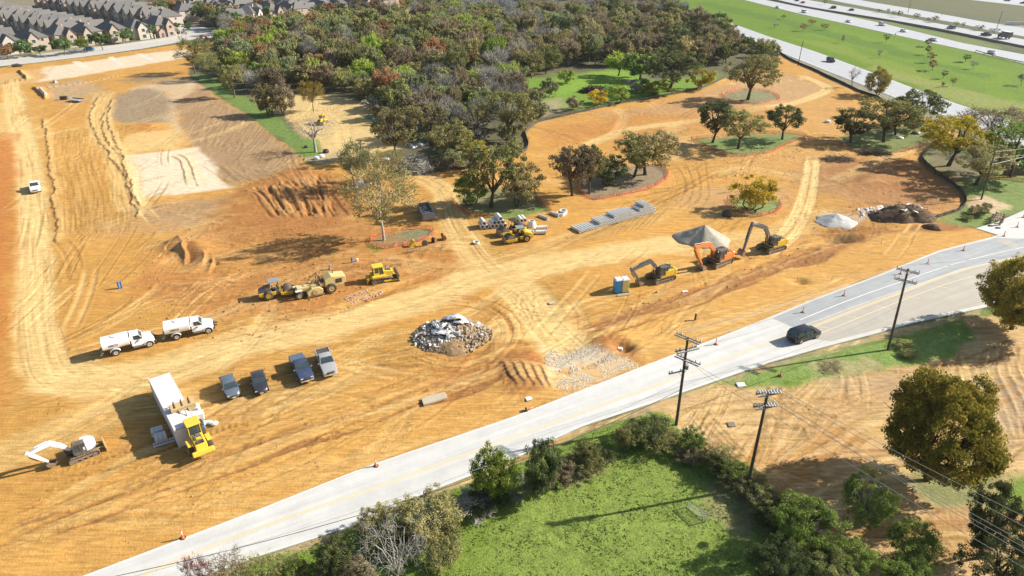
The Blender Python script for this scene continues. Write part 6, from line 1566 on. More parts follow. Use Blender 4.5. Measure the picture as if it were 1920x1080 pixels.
def bulldozer(label, loc, rz, mat, s=1.0, name='bulldozer'):
 t = thing(name, label, 'bulldozer', loc, rz)
 for sg in (-1, 1): track_part(t, sg * 1.0 * s, 3.6 * s, 0.45 * s, 0.55 * s)
 mb = MB(); mb.box((0, 0, 0.75 * s), (3.4 * s, 1.4 * s, 0.6 * s)); mb.box((-0.55 * s, 0, 1.2 * s), (2.2 * s, 2.5 * s, 0.35 * s)); body = mb.build('body', mat, t, bevel=0.05)
 mb = MB(); mb.prism([(0.35 * s, 1.05 * s), (1.95 * s, 1.0 * s), (1.95 * s, 1.72 * s), (0.35 * s, 1.95 * s)], -0.62 * s, 0.62 * s); hood = mb.build('bonnet', mat, t, bevel=0.05)
 MB().box((1.97 * s, 0, 1.4 * s), (0.04, 1.0 * s, 0.6 * s)).build('grille', M['dark'], hood)
 MB().box((1.1 * s, 0, 1.86 * s), (1.1 * s, 0.7 * s, 0.1)).build('engine_cover', M['dark'], hood)
 MB().cyl((0.9 * s, 0.3 * s, 1.8 * s), (0.9 * s, 0.3 * s, 2.45 * s), 0.07, n=8).build('exhaust', M['dark'], hood)
 mb = MB(); mb.loft([[(-1.25 * s, -0.78 * s, 1.35 * s), (0.45 * s, -0.62 * s, 1.35 * s), (0.45 * s, 0.62 * s, 1.35 * s), (-1.25 * s, 0.78 * s, 1.35 * s)], [(-1.15 * s, -0.7 * s, 2.7 * s), (0.2 * s, -0.6 * s, 2.7 * s), (0.2 * s, 0.6 * s, 2.7 * s), (-1.15 * s, 0.7 * s, 2.7 * s)]]); cab = mb.build('cab', M['glass'], t)
 mb = MB()
 for y in (-1, 1):
  mb.bar((0.45 * s, y * 0.63 * s, 1.35 * s), (0.2 * s, y * 0.61 * s, 2.7 * s), 0.08, 0.1); mb.bar((-1.25 * s, y * 0.79 * s, 1.35 * s), (-1.15 * s, y * 0.71 * s, 2.7 * s), 0.08, 0.14); mb.bar((-0.4 * s, y * 0.72 * s, 1.35 * s), (-0.4 * s, y * 0.67 * s, 2.7 * s), 0.06, 0.08); mb.box((-0.8 * s, y * 0.77 * s, 1.55 * s), (0.85 * s, 0.06, 0.4 * s))
 mb.build('cab_frame', mat, cab)
 MB().box((-0.5 * s, 0, 2.78 * s), (1.75 * s, 1.6 * s, 0.16 * s)).build('cab_roof', mat, cab, bevel=0.05)
 # blade
 prof = [(2.62, 0.05), (2.78, 0.05), (2.62, 0.45), (2.62, 0.85), (2.8, 1.25), (2.68, 1.25), (2.48, 0.85), (2.48, 0.42)]
 mb = MB(); mb.prism([(x * s, z * s) for x, z in prof], -1.75 * s, 1.75 * s); mb.build('blade', M['mudsteel'], t)
 mb = MB()
 for y in (-1, 1): mb.bar((2.5 * s, y * 1.4 * s, 0.35 * s), (0.2 * s, y * 1.36 * s, 0.45 * s), 0.16 * s, 0.2 * s)
 mb.build('push_arm', mat, t)
 for y in (-1, 1): cyl_part(t, (1.9 * s, 1.35 * s), (2.5 * s, 0.75 * s), 0.08 * s, mat, y * 0.45 * s)
 # ripper
 mb = MB(); mb.box((-2.25 * s, 0, 0.85 * s), (0.3 * s, 1.9 * s, 0.3 * s))
 for y in (-0.5, 0.5): mb.bar((-1.7 * s, y * s, 0.9 * s), (-2.25 * s, y * s, 0.85 * s), 0.14 * s, 0.3 * s)
 for y in (-0.75, 0, 0.75): mb.bar((-2.3 * s, y * s, 1.0 * s), (-2.45 * s, y * s, 0.12 * s), 0.1 * s, 0.2 * s)
 mb.build('ripper', mat, t)
 return t
def roller(label, loc, rz, mat=None, hood=None, canopy=None, foot=True):
 """single drum soil compactor: drum ahead, engine behind"""
 mat = mat or M['yellow']
 t = thing('soil_compactor', label, 'roller', loc, rz, 'single drum soil compactors')
 mb = MB(); mb.cyl((1.75, -1.02, 0.74), (1.75, 1.02, 0.74), 0.70, n=26)
 drum = mb.build('drum', M['mudsteel'], t, smooth=True)
 if foot:
  mb = MB()
  for j in range(7):
   for k in range(14):
    a = 2 * math.pi * (k + 0.5 * (j % 2)) / 14; y = -0.85 + 1.7 * j / 6
    c = Vector((1.75 + 0.75 * math.cos(a), y, 0.74 + 0.75 * math.sin(a))); mb.box(c, (0.16, 0.14, 0.14), Matrix.Rotation(-a, 3, 'Y'))
  mb.build('drum_pads', M['mudsteel'], drum)
 mb = MB()
 for s in (-1, 1): mb.prism([(0.75, 0.5), (2.6, 0.5), (2.7, 0.75), (2.55, 0.98), (0.75, 0.98)], s * 1.16 - 0.06, s * 1.16 + 0.06)
 mb.box((0.68, 0, 0.76), (0.3, 2.4, 0.44)); mb.box((2.72, 0, 0.72), (0.14, 2.4, 0.36)); mb.build('drum_frame', mat, t, bevel=0.03)
 MB().prism([(2.85, 0.15), (2.95, 0.15), (2.78, 1.25), (2.70, 1.25)], -1.05, 1.05).build('levelling_blade', M['mudsteel'], t)
 mb = MB(); mb.prism([(-2.75, 0.75), (-2.45, 0.55), (-0.2, 0.6), (-0.1, 1.2), (-2.7, 1.2)], -0.82, 0.82); body = mb.build('body', mat, t, bevel=0.06)
 mb = MB(); mb.prism([(-2.72, 1.2), (-0.95, 1.2), (-0.95, 1.95), (-1.5, 1.92), (-2.62, 1.45)], -0.72, 0.72); mb.build('bonnet', hood or M['dark'], t, bevel=0.06)
 MB().box((-0.2, 0, 0.95), (1.2, 1.4, 0.5)).build('operator_platform', M['dark'], t, bevel=0.03)
 mb = MB(); mb.box((-0.35, 0, 1.38), (0.5, 0.5, 0.14)); mb.box((-0.58, 0, 1.68), (0.12, 0.5, 0.55)); mb.build('seat', M['black'], t, bevel=0.03)
 mb = MB(); mb.box((0.28, 0, 1.45), (0.16, 0.3, 0.6)); mb.cyl((0.18, -0.0, 1.72), (0.1, 0, 1.8), 0.2, n=12); mb.build('steering_column', M['black'], t)
 mb = MB()
 for x in (-0.9, 0.35):
  for y in (-0.66, 0.66): mb.cyl((x, y, 1.1), (x, y, 2.75), 0.045, n=8)
 mb.build('canopy_post', M['black'], t)
 MB().box((-0.27, 0, 2.8), (1.6, 1.55, 0.10)).build('canopy', canopy or M['steel'], t, bevel=0.03)
 for s in (-1, 1): wheel(t, -1.35, s * 0.86, 0.72, 0.52, mat, 0.5)
 return t
def stabilizer(label, loc, rz):
 """soil mixer: engine and cab end forward, mixing hood mid, steering wheels behind"""
 t = thing('soil_stabilizer', label, 'soil mixer')
 t.location = loc; t.rotation_euler = (0, 0, rz)
 Y = M['pyellow']
 mb = MB(); mb.prism([(0.9, 1.05), (3.7, 1.0), (4.25, 1.35), (4.3, 2.35), (2.0, 2.75), (0.9, 2.3)], -1.05, 1.05); eng = mb.build('engine_housing', Y, t, bevel=0.08)
 MB().box((3.1, -1.06, 1.85), (1.0, 0.06, 0.7)).build('engine_opening', M['black'], eng)
 MB().box((4.31, 0, 1.8), (0.05, 1.4, 0.7)).build('grille', M['dark'], eng)
 MB().cyl((2.6, 0.4, 2.5), (2.6, 0.4, 3.1), 0.08, n=8).build('exhaust', M['dark'], eng)
 mb = MB(); mb.box((-0.4, 0, 1.25), (5.6, 1.1, 0.45)); mb.prism([(-3.6, 1.0), (-0.5, 1.05), (-0.5, 1.5), (-3.4, 1.75)], -0.55, 0.55); mb.build('frame', Y, t, bevel=0.05)
 mb = MB(); mb.prism([(-2.0, 0.35), (0.35, 0.35), (0.45, 1.0), (-0.1, 1.5), (-1.3, 1.6), (-2.1, 1.05)], -1.35, 1.35); hd = mb.build('mixing_hood', Y, t, bevel=0.07)
 mb = MB()
 for k in range(5): mb.box((-0.75 + 0.0 * k, -1.0 + 0.5 * k, 1.58), (1.1, 0.08, 0.14))
 mb.build('hood_rib', M['tan'], hd)
 MB().box((-0.8, 0, 0.26), (2.7, 2.85, 0.14)).build('skid_shoe', M['mudsteel'], hd)
 MB().cyl((-0.85, -1.45, 0.85), (-0.85, 1.45, 0.85), 0.42, n=16).build('rotor_housing', M['tan'], hd)
 mb = MB(); mb.box((0.75, 0, 1.62), (1.3, 1.8, 0.5)); mb.build('operator_platform', M['tan'], t, bevel=0.04)
 mb = MB(); mb.box((0.6, 0.1, 2.05), (0.5, 0.5, 0.15)); mb.box((0.38, 0.1, 2.35), (0.12, 0.5, 0.6)); mb.build('seat', M['black'], t)
 mb = MB()
 for y in (-0.85, 0.85): mb.tube([(-0.1, y, 1.6), (-0.05, y, 3.0), (0.1, y, 3.15)], 0.06, 8)
 mb.cyl((0.05, -0.85, 3.12), (0.05, 0.85, 3.12), 0.06); mb.bar((-1.2, 0.85, 2.2), (0.0, 0.85, 3.1), 0.06, 0.08); mb.build('rollover_bar', M['black'], t)
 mb = MB()
 for a in ((-1.1, 0.3, 1.7, -0.4, 0.3, 2.35), (-1.2, -0.3, 1.7, -0.5, -0.2, 2.3), (-0.9, 0.6, 1.7, 0.2, 0.6, 2.1)): mb.cyl(a[:3], a[3:], 0.09, n=8)
 mb.build('hydraulic_cylinder', M['tan'], t)
 for s in (-1, 1):
  wheel(t, 1.75, s * 1.12, 0.82, 0.62, Y, 0.5); wheel(t, -3.25, s * 0.85, 0.60, 0.42, Y, 0.5)
  MB().box((-3.25, s * 0.85, 1.42), (1.1, 0.55, 0.10)).build('mudguard', M['offwhite'], t, bevel=0.04)
 return t
def loader(label, loc, rz, lift=3.0):
 t = thing('wheel_loader', label, 'wheel loader', loc, rz)
 Y = M['byellow']
 mb = MB(); mb.prism([(-3.1, 0.9), (-0.7, 0.8), (-0.7, 1.55), (-1.0, 2.0), (-2.9, 1.85)], -0.62, 0.62); eng = mb.build('engine_housing', Y, t, bevel=0.08)
 MB().box((-1.6, 0, 2.0), (0.9, 0.8, 0.12)).build('engine_cover', M['steel'], eng, bevel=0.03)
 MB().box((-2.5, 0, 1.93), (0.6, 0.8, 0.08)).build('radiator_grille', M['black'], eng)
 MB().box((-2.0, 0, 2.07), (0.3, 0.5, 0.10)).build('filler_box', Y, eng, bevel=0.02)
 MB().cyl((-1.3, 0.2, 2.0), (-1.3, 0.2, 2.5), 0.07, n=8).build('exhaust', M['black'], eng)
 MB().prism([(-3.45, 0.75), (-3.0, 0.7), (-3.0, 1.25), (-3.35, 1.3)], -1.15, 1.15).build('counterweight', Y, t, bevel=0.1, seg=3)
 MB().box((0.3, 0, 0.95), (2.6, 0.9, 0.45)).build('frame', Y, t, bevel=0.04)
 mb = MB(); mb.loft([[(-0.85, -0.62, 1.5), (0.55, -0.62, 1.5), (0.55, 0.62, 1.5), (-0.85, 0.62, 1.5)], [(-0.75, -0.58, 3.1), (0.4, -0.58, 3.1), (0.4, 0.58, 3.1), (-0.75, 0.58, 3.1)]]); cab = mb.build('cab', M['glass'], t)
 mb = MB(); mb.box((-0.15, 0, 1.5), (1.5, 1.36, 0.35))
 for x0, x1 in ((-0.86, -0.76), (0.56, 0.41), (-0.15, -0.15)):
  for y in (-1, 1): mb.bar((x0, y * 0.64, 1.5), (x1, y * 0.6, 3.1), 0.07, 0.09)
 mb.build('cab_frame', Y, cab)
 MB().box((-0.15, 0, 3.18), (1.65, 1.5, 0.16)).build('cab_roof', Y, cab, bevel=0.05)
 for s in (-1, 1):
  for x in (-1.75, 1.35): wheel(t, x, s * 1.02, 0.74, 0.52, Y, 0.5)
  MB().box((1.35, s * 1.02, 1.58), (1.3, 0.56, 0.08)).build('mudguard', M['black'], t, bevel=0.03)
  MB().box((-1.75, s * 1.02, 1.6), (1.3, 0.5, 0.08)).build('mudguard', Y, t, bevel=0.03)
 mb = MB()
 for y in (-0.5, 0.5): beam_ = MB(); mb.bar((0.8, y, 1.9), (2.3, y, lift * 0.86), 0.14, 0.36); mb.bar((2.3, y, lift * 0.86), (3.3, y, lift), 0.14, 0.3)
 mb.cyl((2.3, -0.55, lift * 0.86), (2.3, 0.55, lift * 0.86), 0.1); mb.cyl((3.3, -0.6, lift), (3.3, 0.6, lift), 0.1); mb.build('lift_arm', M['tan'], t)
 for y in (-0.35, 0.35): cyl_part(t, (1.0, 1.2), (2.2, lift * 0.78), 0.09, M['steel'], y)
 cyl_part(t, (1.2, 2.2), (2.9, lift + 0.35), 0.09, M['tan'], 0)
 prof = [(3.35, lift - 0.35), (4.35, lift - 0.45), (4.45, lift - 0.40), (3.6, lift - 0.22), (3.5, lift + 0.25), (3.95, lift + 0.78), (3.88, lift + 0.84), (3.3, lift + 0.3)]
 mb = MB(); mb.prism(prof, -1.3, 1.3)
 for y in (-1.3, 1.3): mb.prism([(3.35, lift - 0.35), (4.4, lift - 0.42), (3.95, lift + 0.8), (3.3, lift + 0.3)], y - 0.03, y + 0.03)
 mb.build('bucket', M['tan'], t)
 mb = MB()
 for y in (-0.8, 0.0, 0.8): mb.tube([(3.4, y, lift + 0.5), (4.0, y, lift + 1.0), (4.6, y, lift + 0.4), (4.6, y, lift - 0.1)], 0.07, 6)
 mb.build('grapple', M['rust'], t)
 return t
def box_truck(label, loc, rz):
 t = thing('box_truck', label, 'box truck', loc, rz)
 b = MB().box((-1.4, 0, 2.2), (5.2, 2.4, 2.5)).build('cargo_box', M['charcoal'], t, bevel=0.04)
 MB().box((-1.4, 0, 3.47), (5.1, 2.3, 0.05)).build('roof', M['white'], b)
 MB().box((-4.02, 0, 2.2), (0.04, 2.1, 2.2)).build('rear_door', M['dark'], b)
 mb = MB(); mb.loft([[(1.3, -1.05, 0.6), (3.1, -1.0, 0.6), (3.1, 1.0, 0.6), (1.3, 1.05, 0.6)], [(1.3, -1.05, 1.5), (3.05, -1.0, 1.4), (3.05, 1.0, 1.4), (1.3, 1.05, 1.5)], [(1.35, -0.95, 2.4), (2.0, -0.9, 2.4), (2.0, 0.9, 2.4), (1.35, 0.95, 2.4)]]); mb.build('cab', M['gblack'], t, bevel=0.05)
 MB().box((0, 0, 0.75), (6.6, 0.9, 0.2)).build('chassis', M['black'], t)
 for x in (-2.6, 2.3):
  for s in (-1, 1): wheel(t, x, s * 0.98, 0.46, 0.3, n=14)
 return t
def build_vehicles():
 # parked cars and pickups, noses to the south east
 def park(fn, nose, tail, *a, **k):
  A, B = np.array(G(*tail)), np.array(G(*nose)); c = (A + B) / 2
  return fn(*a[:2], (c[0], c[1], gz(*c) + 0.02), math.atan2(B[1] - A[1], B[0] - A[0]), **k)
 park(hatch, (441, 752), (426, 717), 'slate blue hatchback parked nearest the shipping container', M['slate'])
 park(sedan, (492, 742), (484, 707), 'dark navy car parked second in the row from the container', M['night'])
 park(pickup, (577, 719), (557, 681), 'blue pickup with a flat cover over its bed', M['blue'], bed='cover')
 park(pickup, (620, 706), (606, 671), 'silver pickup with an open black bed, last in the row', M['silver'], bed='open')
 park(pickup, (68, 366), (67, 346), 'white pickup standing alone on the haul road at the left', M['white'], bed='open')
 loc, a = place2((1500, 646), (1532, 635), 1.0, 0.03)
 suv('glossy black van like car driving on the main road', M['gblack'], loc, a)
 loc, a = place2((222, 667), (280, 652), 1.05)
 water_truck('white tank truck at the rear of the pair, on the bare soil', loc, a, 'NIECO')
 loc, a = place2((336, 638), (390, 627), 1.05)
 water_truck('white tank truck at the front of the pair, on the bare soil', loc, a, 'NIECO')
 # machines
 J = ((0.75, 1.75), (2.5, 3.85), (6.2, 3.15), (4.55, 0.95))
 loc, a = place2((1266, 525), (1228, 536), 1.25)
 excavator('yellow excavator with a grey boom folded low beside the blue toilet', loc, a, 0.95, M['yellow'], M['charcoal'], J, (1.1, 0.85, -0.6), tlen=4.3, cabmat=M['dark'], group='large excavators in a row', swing=1)
 loc, a = place2((1374, 492), (1337, 507), 1.3)
 excavator('orange excavator with an orange boom in the middle of the row', loc, a, 1.05, M['orange'], M['orange'], ((0.75, 1.9), (2.9, 4.4), (6.6, 4.9), (4.3, 1.1)), (1.3, 1.0, -0.5), tlen=4.6, cabmat=M['dark'], group='large excavators in a row', swing=1)
 loc, a = place2((1474, 466), (1438, 477), 1.3)
 excavator('yellow excavator with its grey arm raised high, last of the row', loc, a, 1.02, M['yellow'], M['charcoal'], ((0.75, 1.85), (2.7, 4.9), (6.3, 6.1), (7.3, 1.5)), (1.2, 1.0, 0.5), tlen=4.6, cabmat=M['dark'], group='large excavators in a row', swing=1)
 loc, a = place2((185, 850), (134, 870), 1.05)
 excavator('white compact excavator with a round tail and a dozer blade', loc, a, 0.76, M['white'], M['white'], ((0.95, 1.25), (2.5, 3.0), (4.5, 2.6), (3.2, 0.85)), (0.75, 0.7, -0.7), rear='round', cabmat=M['dark'], tlen=3.0, blade=True, swing=1)
 loc, a = place2((698, 534), (738, 527), 1.15)
 bulldozer('bright yellow bulldozer with a rear ripper and lowered blade', loc, a, M['byellow'], 1.0)
 loc, a = place2((574, 561), (630, 548), 1.15)
 loc = (loc[0], loc[1], loc[2]); stabilizer('faded yellow soil mixer between the roller and the bulldozer', loc, a)
 p = G(517, 560); roller('roller with a grey canopy at the left end of the machine line', (p[0], p[1] + 0.9, gz(*p)), heading((504, 579), (545, 571)), M['yellow'], M['dark'], M['skipblue'])
 p = G(972, 455); roller('yellow roller facing left near the short concrete pipes', (p[0], p[1] + 0.9, gz(*p)), heading((990, 457), (952, 462)), M['yellow'], M['yellow'], M['skipblue'])
 p = G(958, 441); t = roller('yellow roller standing half hidden behind the other one', (p[0] + 0.2, p[1] + 0.9, gz(*p)), heading((975, 440), (945, 446)), M['byellow'], M['black'], M['black'])
 p0, p1 = G(383, 862), G(357, 800); c = ((p0[0] + p1[0]) / 2, (p0[1] + p1[1]) / 2)
 loader('bright yellow loader with its bucket raised over the container', (c[0], c[1], gz(*c)), math.atan2(p1[1] - p0[1], p1[0] - p0[0]) + 0.05, 2.75)
 p = G(604, 232); bulldozer('small yellow bulldozer facing the camera in the sandy clearing', (p[0], p[1], gz(*p)), -1.75, M['yellow'], 0.9)
 # highway traffic
 def along(px, py, line, flip):
  x, y = G(px, py)
  A = np.array(GS(line)); i = int(np.argmin(((A - np.array([x, y])) ** 2).sum(1))); i = min(max(i, 0), len(A) - 2)
  d = A[i + 1] - A[i]; a = math.atan2(d[1], d[0])
  return (x, y, 0.04), a + (math.pi if flip else 0)
 far = [(1458, 15, 'white', 'sedan', 'white car highest up the near carriageway'), (1508, 24, 'white', 'suv', 'white off road car second down the near carriageway'), (1591, 42, 'white', 'sedan', 'white car third down the near carriageway'), (1654, 48, 'white', 'suv', 'white tall car beside the median on the near carriageway'),
   (1694, 60, 'white', 'sedan', 'white car in the middle of the near carriageway'), (1750, 77, 'silver', 'sedan', 'silver car half hidden by a bank tree'), (1859, 101, 'silver', 'sedan', 'light silver car beside the guard rail')]
 for px, py, c, k, lab in far:
  loc, a = along(px, py, HW_L, False); {'sedan': sedan, 'suv': suv}[k](lab, M[c], loc, a, group='cars on the near carriageway', detail=False)
 for px, py, c, k, lab in [(1494, 2, 'night', 'sedan', 'dark car at the top of the far carriageway'), (1505, 6, 'red', 'sedan', 'red car on the far carriageway'), (1562, 16, 'night', 'suv', 'navy tall car on the far carriageway behind the red one'), (1596, 20, 'night', 'sedan', 'navy low car near the middle of the far carriageway'), (1783, 54, 'slate', 'suv', 'slate grey tall car on the far carriageway')]:
  loc, a = along(px, py, HW_L, True); {'sedan': sedan, 'suv': suv}[k](lab, M[c], loc, a, group='cars on the far carriageway', detail=False)
 loc, a = along(1848, 67, HW_L, True); pickup('dark pickup just ahead of the box truck on the highway', M['night'], loc, a, group='cars on the far carriageway', detail=False)
 loc, a = along(1881, 72, HW_L, True); box_truck('black box truck with a white roof on the highway', loc, a)
 loc, a = along(1557, 116, FR_R, False); suv('dark tall car alone on the frontage road', M['night'], loc, a, detail=False)
 for px, py, lab in [(1888, 2, 'blue car at the very top right on the far road'), (1918, 7, 'dark car at the top right corner on the far road')]:
  loc, a = along(px, py, [(1840, 0), (1925, 8)], True); sedan(lab, M['blue' if px < 1900 else 'night'], loc, a, detail=False)
 for px, py, c, lab in [(341, 42, 'slate', 'grey car parked at the fork of the town road, left one'), (346, 43, 'night', 'dark car parked at the fork of the town road, right one'), (401, 1, 'blue', 'blue car at the top edge among the houses')]:
  x, y = G(px, py); sedan(lab, M[c], (x, y, gz(x, y)), 0.6, detail=False)
 x, y = G(168, 93); t = sedan('blue car parked behind the olive green street tree', M['tarp'], (x, y, gz(x, y)), heading((150, 97), (230, 86)), detail=False)
# pipes, fences, poles and all the small things of the site
def at(px, py, dz=0.0):
 x, y = G(px, py); return (x, y, gz(x, y) + dz)
def concrete_pipe_mesh(L, ro, ri, n=20):
 mb = MB()
 prof = [(-L / 2, ri), (-L / 2, ro * 1.0), (L / 2 - 0.28, ro), (L / 2 - 0.24, ro * 1.10), (L / 2, ro * 1.10), (L / 2, ri), (L / 2 - 0.1, ri * 0.97), (-L / 2 + 0.1, ri * 0.97)]
 rings = [[(x, r * math.cos(2 * math.pi * k / n), r * math.sin(2 * math.pi * k / n)) for k in range(n)] for x, r in prof + [prof[0]]]
 mb.loft(rings, cap=False)
 o = mb.build('concrete_pipe', M['concrete'], None, smooth=True)
 me = o.data; bpy.data.objects.remove(o)
 return me
def build_pipes():
 me = concrete_pipe_mesh(2.7, 0.265, 0.195)
 A, B = np.array(G(1088, 437)), np.array(G(1228, 399))
 d = B - A; Lr = np.linalg.norm(d); d /= Lr
 ax = np.array([d[1], -d[0]])                               # pipe axis, towards the camera side
 N = 30; step = Lr / (N - 1)
 ang = math.atan2(ax[1], ax[0])
 z0 = gz(*A)
 def put(i, layer, lab):
  c = A + d * step * i - ax * 1.35
  o = bpy.data.objects.new('concrete_pipe', me); COL.objects.link(o)
  zz = max(gz(*c), 0) + 0.30 + layer * step * 0.87
  o.location = (c[0], c[1], zz); o.rotation_euler = (0, 0, ang + rr.uniform(-0.012, 0.012))
  tag(o, lab, 'concrete pipe', 'concrete pipes in the long stack')
 rr = random.Random(2)
 for i in range(N): put(i, 0, 'grey concrete pipe in the bottom row of the long pipe stack')
 for i in range(7, N - 1): put(i + 0.5, 1, 'grey concrete pipe in the second row of the long pipe stack')
 for i in list(range(12, 20)) + list(range(22, N - 2)): put(i + 1, 2, 'grey concrete pipe in the third row of the long pipe stack')
 for i in range(23, N - 4): put(i + 1.5, 3, 'grey concrete pipe on top at the right end of the long pipe stack')
 # short stack by the oaks
 me2 = concrete_pipe_mesh(2.4, 0.42, 0.31)
 A, B = np.array(G(905, 430)), np.array(G(947, 427)); d = B - A; Lr = np.linalg.norm(d); d /= Lr; ax = np.array([d[1], -d[0]]) + np.array([0.12, 0]); ax /= np.linalg.norm(ax)
 for i, (u, layer) in enumerate([(0, 0), (1, 0), (2.3, 0), (3.2, 0), (4.1, 0), (5.1, 0), (0.4, 1), (2.8, 1), (3.7, 1), (4.6, 1), (4.1, 2)]):
  c = A + d * 0.86 * u - ax * 1.2
  o = bpy.data.objects.new('concrete_pipe', me2); COL.objects.link(o)
  o.location = (c[0], c[1], max(0, gz(*c)) + 0.43 + layer * 0.73); o.rotation_euler = (0, 0, math.atan2(ax[1], ax[0]) + rr.uniform(-0.03, 0.03))
  tag(o, ['whitish concrete pipe on the ground in the short stack by the oaks', 'whitish concrete pipe lying on the lower row of the short stack', 'single whitish concrete pipe on top of the short stack'][layer], 'concrete pipe', 'concrete pipes in the short stack')
 loose = [(975, 414, 1.9, 2, 'left one of two whitish pipes side by side behind the rollers'), (981, 413, 1.9, 2, 'right one of two whitish pipes side by side behind the rollers'), (1019, 409, -0.8, 1, 'grey concrete pipe lying alone right of the rollers'), (1040, 404, -0.9, 1, 'grey concrete pipe lying beside the pipe fittings'),
    (1016, 430, 0.1, 2, 'upper one of two whitish pipes near the right of the rollers'), (1014, 438, 0.05, 2, 'lower one of two whitish pipes near the right of the rollers'), (991, 438, -0.3, 2, 'whitish pipe half hidden behind the roller rear'), (675, 264 + 90, 0.4, 2, 'short pale pipe next to the white tank bags')]
 for px, py, a, k, lab in loose:
  x, y, z = at(px, py)
  o = bpy.data.objects.new('concrete_pipe', me2 if k == 2 else me); COL.objects.link(o); o.location = (x, y, z + (0.42 if k == 2 else 0.29)); o.rotation_euler = (0, 0, a); o.scale = (0.85, 1, 1) if k == 2 else (1, 1, 1)
  tag(o, lab, 'concrete pipe')
 # manhole parts
 def ring(px, py, lab, r=0.75, h=0.5, cone=False):
  n = 22; mb = MB(); r2 = r * (0.62 if cone else 1)
  mb.loft([[(q * math.cos(2 * math.pi * k / n), q * math.sin(2 * math.pi * k / n), z) for k in range(n)] for q, z in ((r, 0), (r2, h), (r2 * 0.75, h), (r * 0.75, 0.0), (r, 0))], cap=False)
  o = mb.build('manhole_ring', M['concrete'], None, smooth=True); o.location = at(px, py); tag(o, lab, 'manhole ring')
 ring(997, 424, 'grey conical manhole section among the loose pipes', 1.0, 1.2, True)
 ring(1051, 404, 'low concrete manhole ring at the end of the loose pipes', 0.9, 0.6)
 ring(893, 456, 'single concrete ring lying on the haul road junction', 0.6, 0.35)
 ring(1056, 401, 'second concrete manhole ring behind the first one', 0.8, 0.8)
def lumpy(name, cx, cy, rx, ry, h, mat, seed, rot=0.0, n=56, peak=1.0, rough=0.12, kind='cone'):
 """a heap: polar net with an uneven slope and foot"""
 rs_ = np.random.RandomState(seed)
 nr_, na = 26, n
 t = np.linspace(0, 1, nr_)[:, None]; a = np.linspace(0, 2 * math.pi, na, endpoint=False)[None, :]
 foot = 1 + 0.10 * np.sin(2 * a + seed) + 0.07 * np.sin(3 * a + 2 * seed) + 0.05 * np.sin(7 * a + seed)
 X = rx * t * foot * np.cos(a); Y = ry * t * foot * np.sin(a)
 nz = fbm(X / 1.6 + seed * 3.1, Y / 1.6 + seed, seed % 50, 4) - 0.5
 if kind == 'cone': Zp = h * np.clip(1 - t ** 1.0, 0, 1) ** peak
 else: Zp = h * (1 - t ** 2.2)
 Zp = Zp + nz * rough * 2 * h * np.sin(np.pi * np.clip(t, 0.02, 1)) ** 0.5 * (t < 1)
 c, s = math.cos(rot), math.sin(rot)
 Xw, Yw = cx + X * c - Y * s, cy + X * s + Y * c
 base = terrain(Xw, Yw)
 Zw = base + np.maximum(Zp, 0) - 0.10 * (t >= 0.999)
 V = np.stack([Xw, Yw, Zw], -1).reshape(-1, 3)
 V0 = V[:na].mean(0); V = np.concatenate([V, V0[None]])
 idx = np.arange(nr_ * na).reshape(nr_, na)
 F = np.stack([idx[:-1], idx[1:], np.roll(idx, -1, 1)[1:], np.roll(idx, -1, 1)[:-1]], -1).reshape(-1, 4)
 V[:, 0] -= cx; V[:, 1] -= cy
 z0 = gz(cx, cy); V[:, 2] -= z0
 o = link_mesh(name, np_mesh(name, V, F, [mat], smooth=True)); o.location = (cx, cy, z0)
 return o
def chunk_mesh(seed, flat=0.4):
 """a broken lump: a squashed, irregular block"""
 r = random.Random(seed); mb = MB()
 n = r.choice((5, 6, 7))
 ang = sorted(r.uniform(0, 6.28) for _ in range(n))
 ring = lambda z, k: [(k * math.cos(a) * r.uniform(0.8, 1.15), k * math.sin(a) * r.uniform(0.6, 1.0), z + r.uniform(-0.06, 0.06)) for a in ang]
 mb.loft([ring(-flat / 2, 0.9), ring(flat / 2, 1.0)])
 o = mb.build('chunk', M['concrete'], None, bevel=0.04, seg=1); me = o.data; bpy.data.objects.remove(o)
 return me
